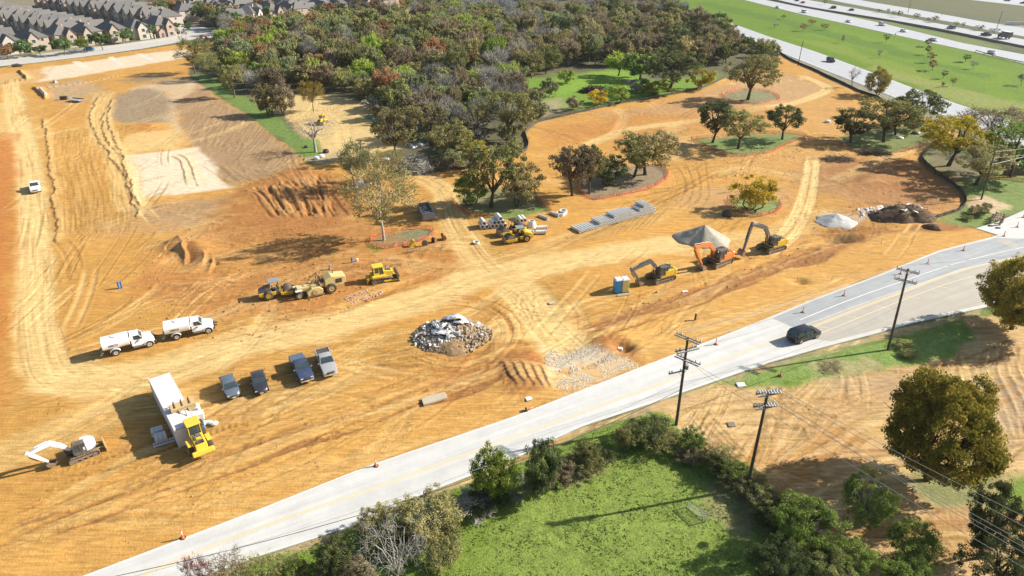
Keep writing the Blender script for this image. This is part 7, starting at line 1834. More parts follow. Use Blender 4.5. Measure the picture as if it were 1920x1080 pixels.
def scatter_stones(name, label, poly, n, smin, smax, mat, seed, zfun=None, cat='gravel', density=None):
 """many small irregular stones in ONE object"""
 rs_ = np.random.RandomState(seed)
 P = np.array(poly); xs = rs_.uniform(P[:, 0].min(), P[:, 0].max(), n * 4); ys_ = rs_.uniform(P[:, 1].min(), P[:, 1].max(), n * 4)
 sd_ = sdpoly(poly, xs, ys_) + 1.0 * (fbm(xs / 2, ys_ / 2, 3, 3) - 0.5)
 ok = sd_ < -0.1
 if density is not None: ok &= rs_.rand(len(xs)) < density(xs, ys_)
 xs, ys_ = xs[ok][:n], ys_[ok][:n]; n = len(xs)
 zs = (zfun or (lambda a, b: gzs(a, b)))(xs, ys_)
 s = rs_.uniform(smin, smax, n) * (0.6 + rs_.rand(n))
 base = np.array([[-1, -1, -0.4], [1, -0.8, -0.4], [0.9, 1, -0.4], [-0.8, 0.9, -0.4], [-0.7, -0.6, 0.7], [0.6, -0.7, 0.8], [0.7, 0.6, 0.6], [-0.6, 0.7, 0.75]]) * 0.5
 f = np.array([[0, 1, 5, 4], [1, 2, 6, 5], [2, 3, 7, 6], [3, 0, 4, 7], [4, 5, 6, 7]])
 a = rs_.uniform(0, 6.28, n); c, sn = np.cos(a), np.sin(a)
 B = base[None] * (1 + rs_.uniform(-0.3, 0.3, (n, 8, 3))) * s[:, None, None] * np.stack([rs_.uniform(0.8, 1.5, n), rs_.uniform(0.6, 1.1, n), rs_.uniform(0.5, 1.0, n)], 1)[:, None, :]
 X = B[..., 0] * c[:, None] - B[..., 1] * sn[:, None] + xs[:, None]; Y = B[..., 0] * sn[:, None] + B[..., 1] * c[:, None] + ys_[:, None]; Z = B[..., 2] + zs[:, None] + s[:, None] * 0.12
 V = np.stack([X, Y, Z], -1).reshape(-1, 3); F = (f[None] + 8 * np.arange(n)[:, None, None]).reshape(-1, 4)
 o = link_mesh(name, np_mesh(name, V, F, [mat])); tag(o, label, cat, kind='stuff')
 return o
def stone_mat(name, a, b):
 m = bpy.data.materials.new(name); nt, N, L = nodes_of(m); bs = N['Principled BSDF']; bs.inputs['Roughness'].default_value = 0.9
 g = N.new('ShaderNodeNewGeometry'); mx = N.new('ShaderNodeMix'); mx.data_type = 'RGBA'; mx.inputs['A'].default_value = (*a, 1); mx.inputs['B'].default_value = (*b, 1)
 L.new(g.outputs['Random Per Island'], mx.inputs['Factor']); L.new(mx.outputs['Result'], bs.inputs['Base Color'])
 return m
def heap_mat(name, a, b, scale=1.2, bump=0.6):
 m = bpy.data.materials.new(name); nt, N, L = nodes_of(m); bs = N['Principled BSDF']; bs.inputs['Roughness'].default_value = 0.95; bs.inputs['Specular IOR Level'].default_value = 0.15
 tc = N.new('ShaderNodeTexCoord'); n1 = N.new('ShaderNodeTexNoise'); n1.inputs['Scale'].default_value = scale; n1.inputs['Detail'].default_value = 8; n1.inputs['Roughness'].default_value = 0.65; L.new(tc.outputs['Object'], n1.inputs['Vector'])
 mr = N.new('ShaderNodeMapRange'); mr.inputs['From Min'].default_value = 0.33; mr.inputs['From Max'].default_value = 0.67; L.new(n1.outputs['Fac'], mr.inputs['Value'])
 mx = N.new('ShaderNodeMix'); mx.data_type = 'RGBA'; mx.inputs['A'].default_value = (*a, 1); mx.inputs['B'].default_value = (*b, 1)
 L.new(mr.outputs[0], mx.inputs['Factor']); L.new(mx.outputs['Result'], bs.inputs['Base Color'])
 n2 = N.new('ShaderNodeTexNoise'); n2.inputs['Scale'].default_value = scale * 5; n2.inputs['Detail'].default_value = 5; L.new(tc.outputs['Object'], n2.inputs['Vector'])
 bp = N.new('ShaderNodeBump'); bp.inputs['Strength'].default_value = bump; bp.inputs['Distance'].default_value = 0.12; L.new(n2.outputs['Fac'], bp.inputs['Height']); L.new(bp.outputs[0], bs.inputs['Normal'])
 return m
def build_heaps():
 x, y = G(1318, 449)
 t = lumpy('gravel_pile', x, y, 5.0, 4.3, 2.9, heap_mat('grey_fines', (0.35, 0.32, 0.25), (0.47, 0.44, 0.36)), 3, 0.2, rough=0.035)
 tag(t, 'pointed cone of fine grey gravel behind the orange excavator', 'gravel pile')
 x, y = G(1566, 414)
 t = lumpy('gravel_pile', x, y, 4.3, 3.6, 1.6, heap_mat('pale_grey_fines', (0.42, 0.42, 0.40), (0.56, 0.55, 0.51)), 5, 0.1, rough=0.10)
 tag(t, 'low pale grey gravel heap left of the dark soil heap', 'gravel pile')
 # dark soil with slabs and roots
 x, y = G(1690, 408)
 soil = heap_mat('dark_topsoil', (0.075, 0.05, 0.03), (0.19, 0.13, 0.08))
 o = lumpy('soil_pile', x, y, 6.2, 4.2, 2.0, soil, 8, 0.05, rough=0.32, kind='dome'); tag(o, 'dark heap of topsoil mixed with broken slabs and roots', 'soil pile')
 x, y = G(1748, 428); o = lumpy('soil_pile', x, y, 1.7, 1.4, 0.9, soil, 9, 0, rough=0.3, kind='dome'); tag(o, 'small dark soil heap at the end of the silt fence', 'soil pile')
 rr = random.Random(9)
 cm = [chunk_mesh(40 + k, 0.3) for k in range(6)]
 for k in range(16):
  px, py = rr.uniform(1640, 1740), rr.uniform(392, 415); x, y = G(px, py); cx, cy = G(1690, 408)
  q = math.hypot((x - cx) / 6.2, (y - cy) / 4.2)
  o = bpy.data.objects.new('broken_slab', cm[k % 6]); COL.objects.link(o); o.location = (x, y, gz(x, y) + max(0.1, 2.0 * (1 - q ** 2.2) + 0.1)); s = rr.uniform(0.4, 1.1); o.scale = (s * 1.4, s, s * 0.6)
  o.rotation_euler = (rr.uniform(-0.5, 0.5), rr.uniform(-0.5, 0.5), rr.uniform(0, 6)); tag(o, 'broken concrete slab stuck in the dark topsoil heap', 'slab', 'broken slabs in the dark topsoil heap')
 mb = MB()
 for k in range(60):
  px, py = rr.uniform(1650, 1745), rr.uniform(395, 418); x, y = G(px, py); cx, cy = G(1690, 408); q = math.hypot((x - cx) / 6.2, (y - cy) / 4.2); z = gz(x, y) + max(0.1, 2.0 * (1 - q ** 2.2)); a = rr.uniform(0, 6.28); l = rr.uniform(0.5, 1.6)
  mb.tube([(x, y, z), (x + l * 0.5 * math.cos(a), y + l * 0.5 * math.sin(a), z + rr.uniform(0.1, 0.5)), (x + l * math.cos(a + 0.4), y + l * math.sin(a + 0.4), z + rr.uniform(-0.1, 0.5))], [0.07, 0.05, 0.02], 5)
 tag(mb.build('tree_roots', BARK, fix=False), 'tangle of torn roots sticking out of the dark topsoil heap', 'roots', kind='stuff')
 # rubble heap with torn white sheeting
 cx, cy = G(848, 634)
 rub = heap_mat('rubble_soil', (0.20, 0.13, 0.07), (0.42, 0.28, 0.14), 1.6)
 rub_o = lumpy('rubble_pile', cx, cy, 5.6, 4.6, 1.15, rub, 12, 0.12, rough=0.30, kind='dome'); tag(rub_o, 'earth core of the rubble heap by the stone entrance', 'rubble pile')
 def zr(xs, ys_):
  q = np.hypot((xs - cx) / 5.6, (ys_ - cy) / 4.6)
  return gzs(xs, ys_) + np.clip(1.15 * (1 - np.clip(q, 0, 1) ** 2.2), 0, 2) + 0.05
 ell = [(cx + 5.9 * math.cos(a), cy + 4.7 * math.sin(a)) for a in np.linspace(0, 2 * math.pi, 24, endpoint=False)]
 scatter_stones('rubble', 'loose brown and grey rubble and splinters over the rubble heap', ell, 1500, 0.08, 0.28, stone_mat('rubble_bits', (0.12, 0.085, 0.05), (0.46, 0.37, 0.26)), 21, zr, 'rubble')
 left = [(cx - 5.6, cy - 3), (cx + 0.8, cy - 3.8), (cx + 1.5, cy + 4), (cx - 4.5, cy + 3.8)]
 scatter_stones('white_rubble', 'white broken plastic and chalky pieces in the rubble heap', left, 300, 0.1, 0.34, stone_mat('white_bits', (0.35, 0.35, 0.34), (0.8, 0.8, 0.78)), 22, zr, 'rubble')
 cm = [chunk_mesh(60 + k, 0.35) for k in range(6)]
 for k in range(26):
  a = rr.uniform(0, 6.28); q = rr.uniform(0.45, 1.02); x, y = cx + 4.9 * q * math.cos(a), cy + 4.4 * q * math.sin(a)
  o = bpy.data.objects.new('concrete_chunk', cm[k % 6]); COL.objects.link(o); o.location = (x, y, float(zr(np.array([x]), np.array([y]))[0]) + 0.08); s = rr.uniform(0.2, 0.5); o.scale = (s, s, s); o.rotation_euler = (rr.uniform(-0.6, 0.6), rr.uniform(-0.6, 0.6), rr.uniform(0, 6))
  tag(o, 'broken concrete chunk in the rubble heap', 'concrete chunk', 'concrete chunks of the rubble heap')
 # crumpled sheets: curved ribbons of white liner
 sheets = [((-1.6, 2.7), (2.4, 1.9), 1.9, 1.3), ((-3.4, 1.4), (-1.2, -0.4), 0.5, 0.4), ((-0.9, 0.6), (1.1, -1.6), 0.32, 0.5), ((-2.8, -0.9), (0.2, -1.6), 0.6, 0.45), ((0.2, 1.5), (2.3, 1.0), 0.8, 0.6), ((-1.7, -0.7), (-0.2, 0.6), 0.3, 0.4), ((-5.3, -1.5), (-3.6, -0.8), 0.35, 0.15), ((-3.2, 2.2), (-1.8, 1.8), 0.4, 0.5), ((0.7, -0.6), (1.9, -2.0), 0.3, 0.3), ((-0.6, -1.3), (0.5, -2.4), 0.45, 0.3)]
 for k, (p, q, w, up) in enumerate(sheets):
  nn, mm = 16, 6; rs_ = np.random.RandomState(90 + k)
  t = np.linspace(0, 1, nn)[:, None]; u = np.linspace(-1, 1, mm)[None, :]
  dx, dy = q[0] - p[0], q[1] - p[1]; l = math.hypot(dx, dy); nx, ny = -dy / l, dx / l
  bend = 0.35 * np.sin(t * 4 + k)
  wv = w * (0.5 + 0.6 * np.sin(np.pi * t) + 0.15 * np.sin(9 * t + k))
  X = cx + p[0] + dx * t + nx * (u * wv * 0.5 + bend); Y = cy + p[1] + dy * t + ny * (u * wv * 0.5 + bend)
  Zv = zr(X.ravel(), Y.ravel()).reshape(X.shape) + 0.25 + up * 0.4 * np.sin(np.pi * t) + 0.12 * np.sin(u * 5 + t * 9 + k) * (0.4 + w) + 0.14 * rs_.rand(nn, mm)
  V = np.stack([X, Y, Zv], -1).reshape(-1, 3); V2 = V.copy(); V2[:, 2] -= 0.035
  idx = np.arange(nn * mm).reshape(nn, mm); F = np.stack([idx[:-1, :-1], idx[1:, :-1], idx[1:, 1:], idx[:-1, 1:]], -1).reshape(-1, 4)
  o = link_mesh('plastic_sheet', np_mesh('plastic_sheet', np.concatenate([V, V2]), np.concatenate([F, F[:, ::-1] + nn * mm]), [M['white'] if k < 7 else M['offwhite']], smooth=True))
  lab = ['largest white liner sheet arched over the top of the rubble heap', 'white liner strip at the upper left of the rubble heap', 'narrow white strip running down the middle of the rubble heap', 'broad white sheet low on the rubble heap', 'wrinkled white sheet right under the largest one', 'short white strip crossing the middle of the rubble heap', 'white strip sticking out at the left foot of the rubble heap', 'small white scrap near the upper left edge of the rubble heap', 'off white strip at the lower right of the rubble heap', 'off white scrap at the front foot of the rubble heap'][k]
  tag(o, lab, 'plastic sheet')
 # stone construction entrance
 scatter_stones('crushed_stone', 'pale crushed stone spread as the site entrance beside the road', GS([(1018, 660), (1060, 652), (1120, 650), (1180, 668), (1214, 684), (1150, 710), (1062, 744), (1035, 728), (1020, 700)]), 7000, 0.04, 0.10, stone_mat('crushed_limestone', (0.60, 0.50, 0.35), (0.80, 0.74, 0.61)), 31,
     density=lambda a, b: (0.15 + 0.9 * (fbm(a / 1.8, b / 1.8, 6, 3) > 0.5)) * sst(0.2, 2.6, -sdpoly(GS([(1000, 655), (1060, 646), (1120, 645), (1190, 664), (1222, 688), (1150, 716), (1062, 750), (1025, 735), (1008, 700)]), a, b) + 1.5 * (fbm(a, b, 12, 2) - 0.5)))
 scatter_stones('crushed_stone', 'reddish crushed stones between the soil mixer and the bulldozer', GS([(640, 562), (680, 545), (720, 545), (700, 560), (660, 572)]), 420, 0.08, 0.2, stone_mat('red_stone', (0.35, 0.2, 0.14), (0.62, 0.42, 0.32)), 32)
 scatter_stones('soil_clods', 'clods and crumbs of soil strewn over the torn ground', GS([(250, 500), (400, 420), (560, 380), (700, 420), (850, 480), (760, 540), (600, 610), (430, 650), (250, 620)]), 1500, 0.05, 0.2, stone_mat('clod', (0.26, 0.12, 0.04), (0.48, 0.27, 0.10)), 33, cat='clods')
 scatter_stones('soil_clods', 'clods of soil over the right half of the site', GS([(1250, 300), (1500, 260), (1740, 280), (1790, 380), (1700, 420), (1500, 500), (1200, 600), (1120, 620), (1100, 600), (1400, 480), (1450, 400)]), 2000, 0.06, 0.2, stone_mat('clod_dark', (0.30, 0.17, 0.07), (0.50, 0.32, 0.14)), 34, cat='clods')
 scatter_stones('soil_clods', 'small stones and crumbs on the graded strip near the road', GS([(0, 1020), (480, 850), (960, 700), (1000, 750), (480, 940), (100, 1070)]), 260, 0.04, 0.11, stone_mat('crumb', (0.30, 0.16, 0.06), (0.55, 0.36, 0.16)), 35, cat='clods')
 scatter_stones('fallen_leaves', 'dry leaves and straw lying on the small field', GS([(700, 1040), (960, 920), (1220, 840), (1400, 960), (1500, 1080), (1300, 1250), (800, 1250)]), 1500, 0.03, 0.075, stone_mat('dry_leaf', (0.25, 0.15, 0.06), (0.55, 0.42, 0.22)), 36, cat='leaves')
 scatter_stones('pale_debris', 'white broken rocks behind the silt fence at the trees', GS([(766, 270), (800, 264), (806, 272), (772, 278)]), 60, 0.3, 0.9, stone_mat('white_rock', (0.5, 0.48, 0.44), (0.8, 0.79, 0.76)), 37, cat='rocks')
 scatter_stones('pale_debris', 'chalky white lumps left of the dark topsoil heap', GS([(1606, 392), (1660, 386), (1664, 400), (1612, 410)]), 90, 0.15, 0.45, stone_mat('white_lump', (0.45, 0.43, 0.4), (0.72, 0.7, 0.67)), 38, cat='rocks')
 # brush heaps
 def brush(cx, cy, rx, ry, h, n, seed, mat, lab, name='brush_pile', w=0.035):
  rs_ = np.random.RandomState(seed)
  a = rs_.uniform(0, 6.28, n); q = rs_.rand(n) ** 0.5
  x = cx + rx * q * np.cos(a); y = cy + ry * q * np.sin(a); z = gz(cx, cy) + h * (1 - q ** 2) * rs_.rand(n) ** 0.5
  d = rs_.normal(size=(n, 3)) * np.array([1, 1, 0.45]); d /= np.linalg.norm(d, axis=1)[:, None]; l = rs_.uniform(0.5, 1.7, n)[:, None]
  p = np.stack([x, y, z], 1); s = p - d * l; e = p + d * l; s[:, 2] = np.maximum(s[:, 2], gz(cx, cy) + 0.02); e[:, 2] = np.maximum(e[:, 2], gz(cx, cy) + 0.02)
  mid = (s + e) / 2 + rs_.normal(0, 0.15, (n, 3))
  qv = np.cross(d, rs_.normal(size=(n, 3))); qv /= np.linalg.norm(qv, axis=1)[:, None] + 1e-6; ww = rs_.uniform(0.5, 1.8, n)[:, None] * w; q2 = np.cross(d, qv)
  V = np.stack([s + qv * ww, s - qv * ww * 0.5 + q2 * ww * 0.8, s - qv * ww * 0.5 - q2 * ww * 0.8, mid + qv * ww, mid - qv * ww * 0.5 + q2 * ww * 0.8, mid - qv * ww * 0.5 - q2 * ww * 0.8, e + qv * ww * 0.4, e + q2 * ww * 0.4, e - q2 * ww * 0.4], 1).reshape(-1, 3)
  b = 9 * np.arange(n)[:, None, None]; f = np.array([[0, 1, 4, 3], [1, 2, 5, 4], [2, 0, 3, 5], [3, 4, 7, 6], [4, 5, 8, 7], [5, 3, 6, 8]])
  o = link_mesh(name, np_mesh(name, V, (b + f[None]).reshape(-1, 4), [mat])); tag(o, lab, 'brush pile')
 x, y = G(778, 316); brush(x, y, 5.2, 4.6, 3.2, 2600, 1, LM['grey'], 'large heap of grey cut branches at the edge of the wood')
 x, y = G(822, 312); brush(x, y, 5.0, 3.6, 1.9, 1300, 2, LM['brown'], 'brown heap of logs and branches right of the grey one', w=0.06)
 x, y = G(1112, 172); brush(x, y, 4.4, 2.6, 2.0, 500, 3, paint('log_brown', (0.09, 0.06, 0.04), 0.9, dust=0.1), 'dark log heap in the bright meadow', 'log_pile', 0.12)
 x, y = G(1570, 300); brush(x, y, 4.0, 2.2, 0.8, 260, 4, BARK, 'thin scatter of branches on the torn ground below the green ring')
 x, y = G(1640, 289); brush(x, y, 4.2, 1.4, 0.7, 320, 5, BARK_D, 'dark low brush strip at the foot of the large green ring')
def ribbon_fence(name, label, pts, h, mat, cat, post_every=3.0, post_mat=None, strips=None, step=0.8, sag=0.15, th=0.03, group=None, seed=0, lean=0.1):
 """fabric fence with stakes; strips = (count, height) makes it a net of bands"""
 rr = random.Random(seed)
 P = smooth_line(pts, step)
 x0, y0 = P[0]; t = thing(name, label, cat, (x0, y0, gz(x0, y0)), 0, group)
 org = np.array([x0, y0, gz(x0, y0)])
 mb = MB(); n = len(P); zs = gzs([p[0] for p in P], [p[1] for p in P])
 A = np.array(P); T = np.gradient(A, axis=0); T /= np.linalg.norm(T, axis=1)[:, None] + 1e-9; Nn = np.stack([-T[:, 1], T[:, 0]], 1)
 hs = [h * (1 - sag * rr.random()) for _ in range(n)]; ln = [rr.uniform(-lean, lean) for _ in range(n)]
 bands = [(0.0, 1.0)] if not strips else [((k + 0.12) / strips[0], (k + 0.12) / strips[0] + strips[1] / h) for k in range(strips[0])]
 for lo, hi in bands:
  b = len(mb.v)
  for i in range(n):
   for s, f in ((-1, lo), (-1, hi), (1, hi), (1, lo)):
    p = A[i] + Nn[i] * (s * th / 2 + ln[i] * f)
    mb.v.append((p[0] - org[0], p[1] - org[1], zs[i] - org[2] + hs[i] * f - (0.05 if f == 0 else 0)))
  for i in range(n - 1):
   for k in range(4):
    k2 = (k + 1) % 4; mb.f.append([b + 4 * i + k, b + 4 * i + k2, b + 4 * i + 4 + k2, b + 4 * i + 4 + k]); mb.m.append(0)
  if len(bands) > 1: pass
 if strips:
  for i in range(n):                                    # upright webs of the net
   p = A[i]; mb.bar((p[0] - org[0], p[1] - org[1], zs[i] - org[2]), (p[0] - org[0] + Nn[i][0] * ln[i], p[1] - org[1] + Nn[i][1] * ln[i], zs[i] - org[2] + hs[i] * 0.98), 0.06, 0.04, (T[i][0], T[i][1], 0))
 mb.build('fabric' if not strips else 'net', mat, t, fix=False)
 acc = 0; 
 for i in range(0, n, max(1, int(post_every / step))):
  p = A[i]; o = MB().cyl((p[0] - org[0], p[1] - org[1], zs[i] - org[2] - 0.1), (p[0] - org[0] + rr.uniform(-.04, .04), p[1] - org[1] + rr.uniform(-.04, .04), zs[i] - org[2] + h * 1.12), 0.035, n=6).build('post', post_mat or M['black'], t, fix=False)
 return t
def build_fences():
 S = M['silt']
 ribbon_fence('silt_fence', 'black silt fence curving round the yellow topped oak at the right', GS([(1752, 268), (1738, 282), (1729, 300), (1745, 318), (1768, 335), (1788, 348), (1803, 362), (1811, 378), (1803, 392), (1780, 402), (1752, 412)]), 0.85, S, 'fence', 3, seed=1)
 ribbon_fence('silt_fence', 'black silt fence along the frontage road', GS([(1458, 97), (1478, 110), (1500, 121), (1530, 134), (1560, 148), (1580, 156), (1610, 172), (1638, 181), (1660, 192)]), 0.9, S, 'fence', 6, seed=2, step=2)
 ribbon_fence('silt_fence', 'long dark silt fence bounding the meadow below the wood', GS([(1354, 149), (1335, 158), (1310, 167), (1270, 176), (1220, 185), (1160, 194), (1100, 208), (1050, 219), (1010, 229), (992, 240), (985, 252), (989, 266), (990, 278), (975, 288), (955, 294)]), 0.8, S, 'fence', 6, seed=3, step=1.6)
 ribbon_fence('silt_fence', 'short dark silt fence right of the brown log heap', GS([(826, 304), (838, 312), (852, 317), (872, 318), (885, 315)]), 0.8, S, 'fence', 4, seed=4)
 ribbon_fence('silt_fence', 'thin dark silt fence between the road wood corner and the frontage road', GS([(1307, 40), (1350, 58), (1390, 76), (1420, 90), (1458, 100)]), 0.8, S, 'fence', 8, seed=6, step=3)
 O = M['mesh_or']
 info = [('a', 'around the big sparse oak', True), ('b', 'in front of the oak clump by the short pipes', False), ('c', 'around the brown oaks above the long pipe stack', False), ('d', 'around the short round yellow tree', False), ('e', 'around the lone brown oak', True), ('f', 'around the grassy ring with three trees', True), ('g', 'along the large green ring by the frontage road', False)]
 for k, (key, lab, closed) in enumerate(info):
  pts = OVALS[key]
  if key == 'b': pts = [(846, 372), (862, 392), (882, 403), (905, 408), (935, 407)]
  elif key == 'c': pts = [(1080, 338), (1082, 352), (1096, 366), (1118, 374), (1150, 370), (1190, 362), (1228, 350), (1248, 336), (1252, 324), (1240, 314), (1222, 309)]
  elif key == 'd': pts = [(1363, 374), (1375, 388), (1395, 400), (1420, 406), (1448, 400), (1464, 390), (1460, 378)]
  elif key == 'g': pts = [(1562, 262), (1592, 280), (1640, 289), (1690, 285), (1735, 270)]
  elif closed: pts = pts + [pts[0]]
  ribbon_fence('orange_fence', 'orange net fence ' + lab, GS(pts), 1.0, O, 'fence', 3 if key not in 'efg' else 5, M['wood'], strips=(4, 0.07) if key not in 'efg' else (3, 0.09), step=0.8 if key not in 'efg' else 1.6, sag=0.35, seed=20 + k, lean=0.25)
 ribbon_fence('orange_fence', 'orange net fence right of the oak clump by the short pipes', GS([(1005, 372), (1016, 382), (1030, 392), (1034, 398)]), 1.0, O, 'fence', 3, M['wood'], strips=(4, 0.07), step=0.8, sag=0.35, seed=41, lean=0.25)
 ribbon_fence('orange_fence', 'orange net fence before the culvert at the right edge', GS([(1845, 337), (1880, 336), (1925, 342)]), 0.9, O, 'fence', 3, M['wood'], strips=(4, 0.08), step=0.8, sag=0.2, seed=42)
def channelizer(px, py, lab, kind='tube'):
 t = thing('traffic_delineator', lab, 'traffic delineator', at(px, py), random.uniform(0, 3), 'orange delineators along the road edge')
 MB().prism_z([(0.32 * math.cos(a), 0.32 * math.sin(a)) for a in [math.pi / 6 + math.pi / 3 * k for k in range(6)]], 0.0, 0.12).build('base', M['rubber'], t, bevel=0.02)
 mb = MB(); mb.tube([(0, 0, 0.1), (0, 0, 0.35), (0, 0, 1.12)], [0.17, 0.085, 0.06], 12); mb.build('tube', M['oran'], t, smooth=True)
 for z in (0.62, 0.86): MB().cyl((0, 0, z), (0, 0, z + 0.12), 0.083, 0.078, n=12).build('reflective_band', M['white'], t, smooth=True)
 return t
def utility_pole(px, base, top, lab, arms, name='utility_pole', r=0.19, lean=None, aa=None):
 x, y, z = at(px, base)
 h = height_of(px, base, top[1]) if top else 12
 t = thing(name, lab, 'utility pole', (x, y, z), 0)
 # lean of the real pole, read from where its head stands
 lx = 0.0
 if top:
  d = y * CP + (CAM_H - h) * SP; lx = (top[0] - 960) / FPX * d - x
 MB().tube([(0, 0, -0.5), (lx * 0.5, 0, h * 0.5), (lx, 0, h)], [r, r * 0.85, r * 0.68], 12).build('pole_shaft', M['pole'], t, smooth=True)
 tips = []
 for (f, ang, L, dbl, offx) in arms:
  zz = h * f; c = Vector((lx * f, 0, zz)); d = Vector((math.cos(ang), math.sin(ang), 0)); n_ = Vector((-d.y, d.x, 0))
  mb = MB()
  for s in ((-1, 1) if dbl else (1,)): mb.bar(c + n_ * 0.22 * s - d * L * (0.5 - offx), c + n_ * 0.22 * s + d * L * (0.5 + offx), 0.11, 0.13, (0, 0, 1))
  for s in (-1, 1): mb.bar(c + n_ * 0.22 + d * s * L * 0.28, c + n_ * 0.1 + Vector((0, 0, -0.7)), 0.05, 0.03)
  am = mb.build('crossarm', M['arm'], t)
  for q in (-0.48, -0.3, 0.3, 0.48):
   p = c + d * L * (q + offx) + n_ * 0.22 + Vector((0, 0, 0.08))
   i = MB().tube([p, p + Vector((0, 0, 0.07)), p + Vector((0, 0, 0.14)), p + Vector((0, 0, 0.2)), p + Vector((0, 0, 0.3))], [0.04, 0.10, 0.05, 0.09, 0.04], 8).build('insulator', M['porc'], am, smooth=True)
   tips.append(Vector((x, y, z)) + p + Vector((0, 0, 0.28)))
 return t, Vector((x, y, z)), Vector((lx, 0, h)), tips
def wire(a, b, sag, lab, r=0.022, mat=None, seg=26):
 a, b = Vector(a), Vector(b)
 pts = [a.lerp(b, k / seg) - Vector((0, 0, sag * 4 * (k / seg) * (1 - k / seg))) for k in range(seg + 1)]
 mb = MB(); mb.tube([p - a for p in pts], r, 5, cap=False)
 o = mb.build('power_line', mat or M['wire'], fix=False); o.location = a
 tag(o, lab, 'power line')
 return o
def build_poles():
 road = math.radians(28)
 t1, b1, h1, tips1 = utility_pole(1401, 914, (1440, 735), 'tall dark pole with two bundles of crossarms, nearest the camera', [(0.985, math.radians(15), 2.3, True, 0.0), (0.86, math.radians(15), 2.3, True, 0.0)])
 mb = MB()
 for f in (0.985, 0.86):
  for k in range(8):
   a = Vector((h1.x * f + (k - 3.5) * 0.28, 0.25, h1.z * f + 0.15)); mb.tube([a, a + Vector((0.10, -0.25, 0.22)), a + Vector((0.2, -0.5, 0.05))], 0.07, 6)
 mb.build('dead_end_insulator', M['porc'], t1, smooth=True)
 t2, b2, h2, tips2 = utility_pole(1268, 796, (1290, 632), 'dark pole with three crossarms standing beside the road', [(0.985, math.radians(-42), 3.0, True, 0.0), (0.86, math.radians(22), 2.8, True, 0.05), (0.76, math.radians(-42), 3.0, True, 0.1), (0.62, math.radians(20), 1.9, False, -0.42)])
 MB().cyl((h2.x * 0.68 + 0.3, -0.1, h2.z * 0.66), (h2.x * 0.68 + 0.3, -0.1, h2.z * 0.70), 0.2, n=12).build('bracket', M['arm'], t2)
 t3, b3, h3, tips3 = utility_pole(1665, 656, (1703, 504), 'dark pole on the green verge right of the moving car', [(0.975, math.radians(-38), 2.7, True, 0.0), (0.86, math.radians(-38), 2.7, True, 0.0)])
 t4, b4, h4, tips4 = utility_pole(1840, 374, (1866, 284), 'bare wooden pole before the dark oaks at the right edge', [(0.80, math.radians(20), 1.0, False, 0.3)], r=0.17)
 off = [(G(2050, 470), 10.8), (G(2600, 330), 10.5)]
 def out(t, b, h, f=1.0): return b + Vector((h.x * f, 0, h.z * f))
 # along the road: pole two -> pole three -> off to the right
 far = Vector((*G(2150, 560), 11.0))
 for k in range(3):
  wire(tips2[k], tips3[k], 0.7, f'wire {["nearest the road", "in the middle", "farthest from the road"][k]} on the top arm between the two road poles')
  wire(tips3[k], far + Vector((0, 1.5 * k, 0)), 0.6, f'wire {["nearest the road", "in the middle", "farthest from the road"][k]} leaving the verge pole to the right')
 wire(tips2[8], tips3[5], 1.0, 'lower wire between the two road poles')
 wire(out(t2, b2, h2, 0.5), out(t3, b3, h3, 0.55), 1.3, 'thick low cable between the two road poles', 0.035)
 # from pole two back along the road to the lower left
 back = Vector((*G(250, 1200), 7.5))
 wire(out(t2, b2, h2, 0.42), back, 2.6, 'dark cable crossing the road and hanging over the verge bushes', 0.03, M['black'])
 wire(out(t2, b2, h2, 0.52), back + Vector((1.5, -1.5, 1.4)), 2.0, 'upper thin wire above the verge bushes', 0.02)
 # from pole one to the lower right corner and to pole two
 for k, (i, dx) in enumerate([(0, 0), (1, 1.2), (2, 2.6), (3, 3.8), (4, 0.6), (6, 2.2)]):
  tgt = Vector((24 + 29 + dx * 1.1, 16 + dx * 1.3, 11.5 - (k > 3) * 1.6))
  wire(tips1[min(i, len(tips1) - 1)], tgt, 0.9, ['brightest long wire to the lower right corner', 'second long wire from the near pole', 'third long wire from the near pole', 'upper right long wire from the near pole', 'low left wire under the near pole crossarm', 'low right wire under the near pole crossarm'][k], 0.020)
 for k in range(2): wire(tips1[4 + 2 * k], tips2[9 - k], 0.5, ['dark short wire from the near pole to the road pole', 'second short wire from the near pole to the road pole'][k], 0.015, M['black'])
 # wires at the pole by the oaks
 for k in range(3):
  a = out(t4, b4, h4, [1.0, 0.87, 0.74][k]); wire(a, (a.x + 30, a.y + [12, 11, 15][k], a.z + [0.2, 0.3, 1.5][k]), 0.5, ['top wire leaving the bare wooden pole', 'middle wire leaving the bare wooden pole', 'bright lower wire leaving the bare wooden pole'][k], 0.03 if k < 2 else 0.05)
 # lamp and sign posts beside the roads
 for (px, b, top, lab) in [(1496, 124, 76, 'thin dark post beside the frontage road near the silt fence'), (1366, 64, 36, 'thin dark post beside the frontage road near the wood'), (1702, 24, -2, 'tall thin post in the dull field beyond the highway'), (1869, 53, 20, 'lamp post beyond the highway at the right')]:
  x, y, z = at(px, b); h = height_of(px, b, top)
  t = thing('street_lamp' if 'lamp' in lab else 'post', lab, 'post', (x, y, z)); MB().cyl((0, 0, 0), (0.2, 0, h), 0.16, 0.12, n=8).build('pole_shaft', M['pole'], t)
  if 'lamp' in lab: MB().box((0.2, 0, h), (0.8, 0.5, 0.6)).build('lamp_head', M['porc'], t, bevel=0.1)
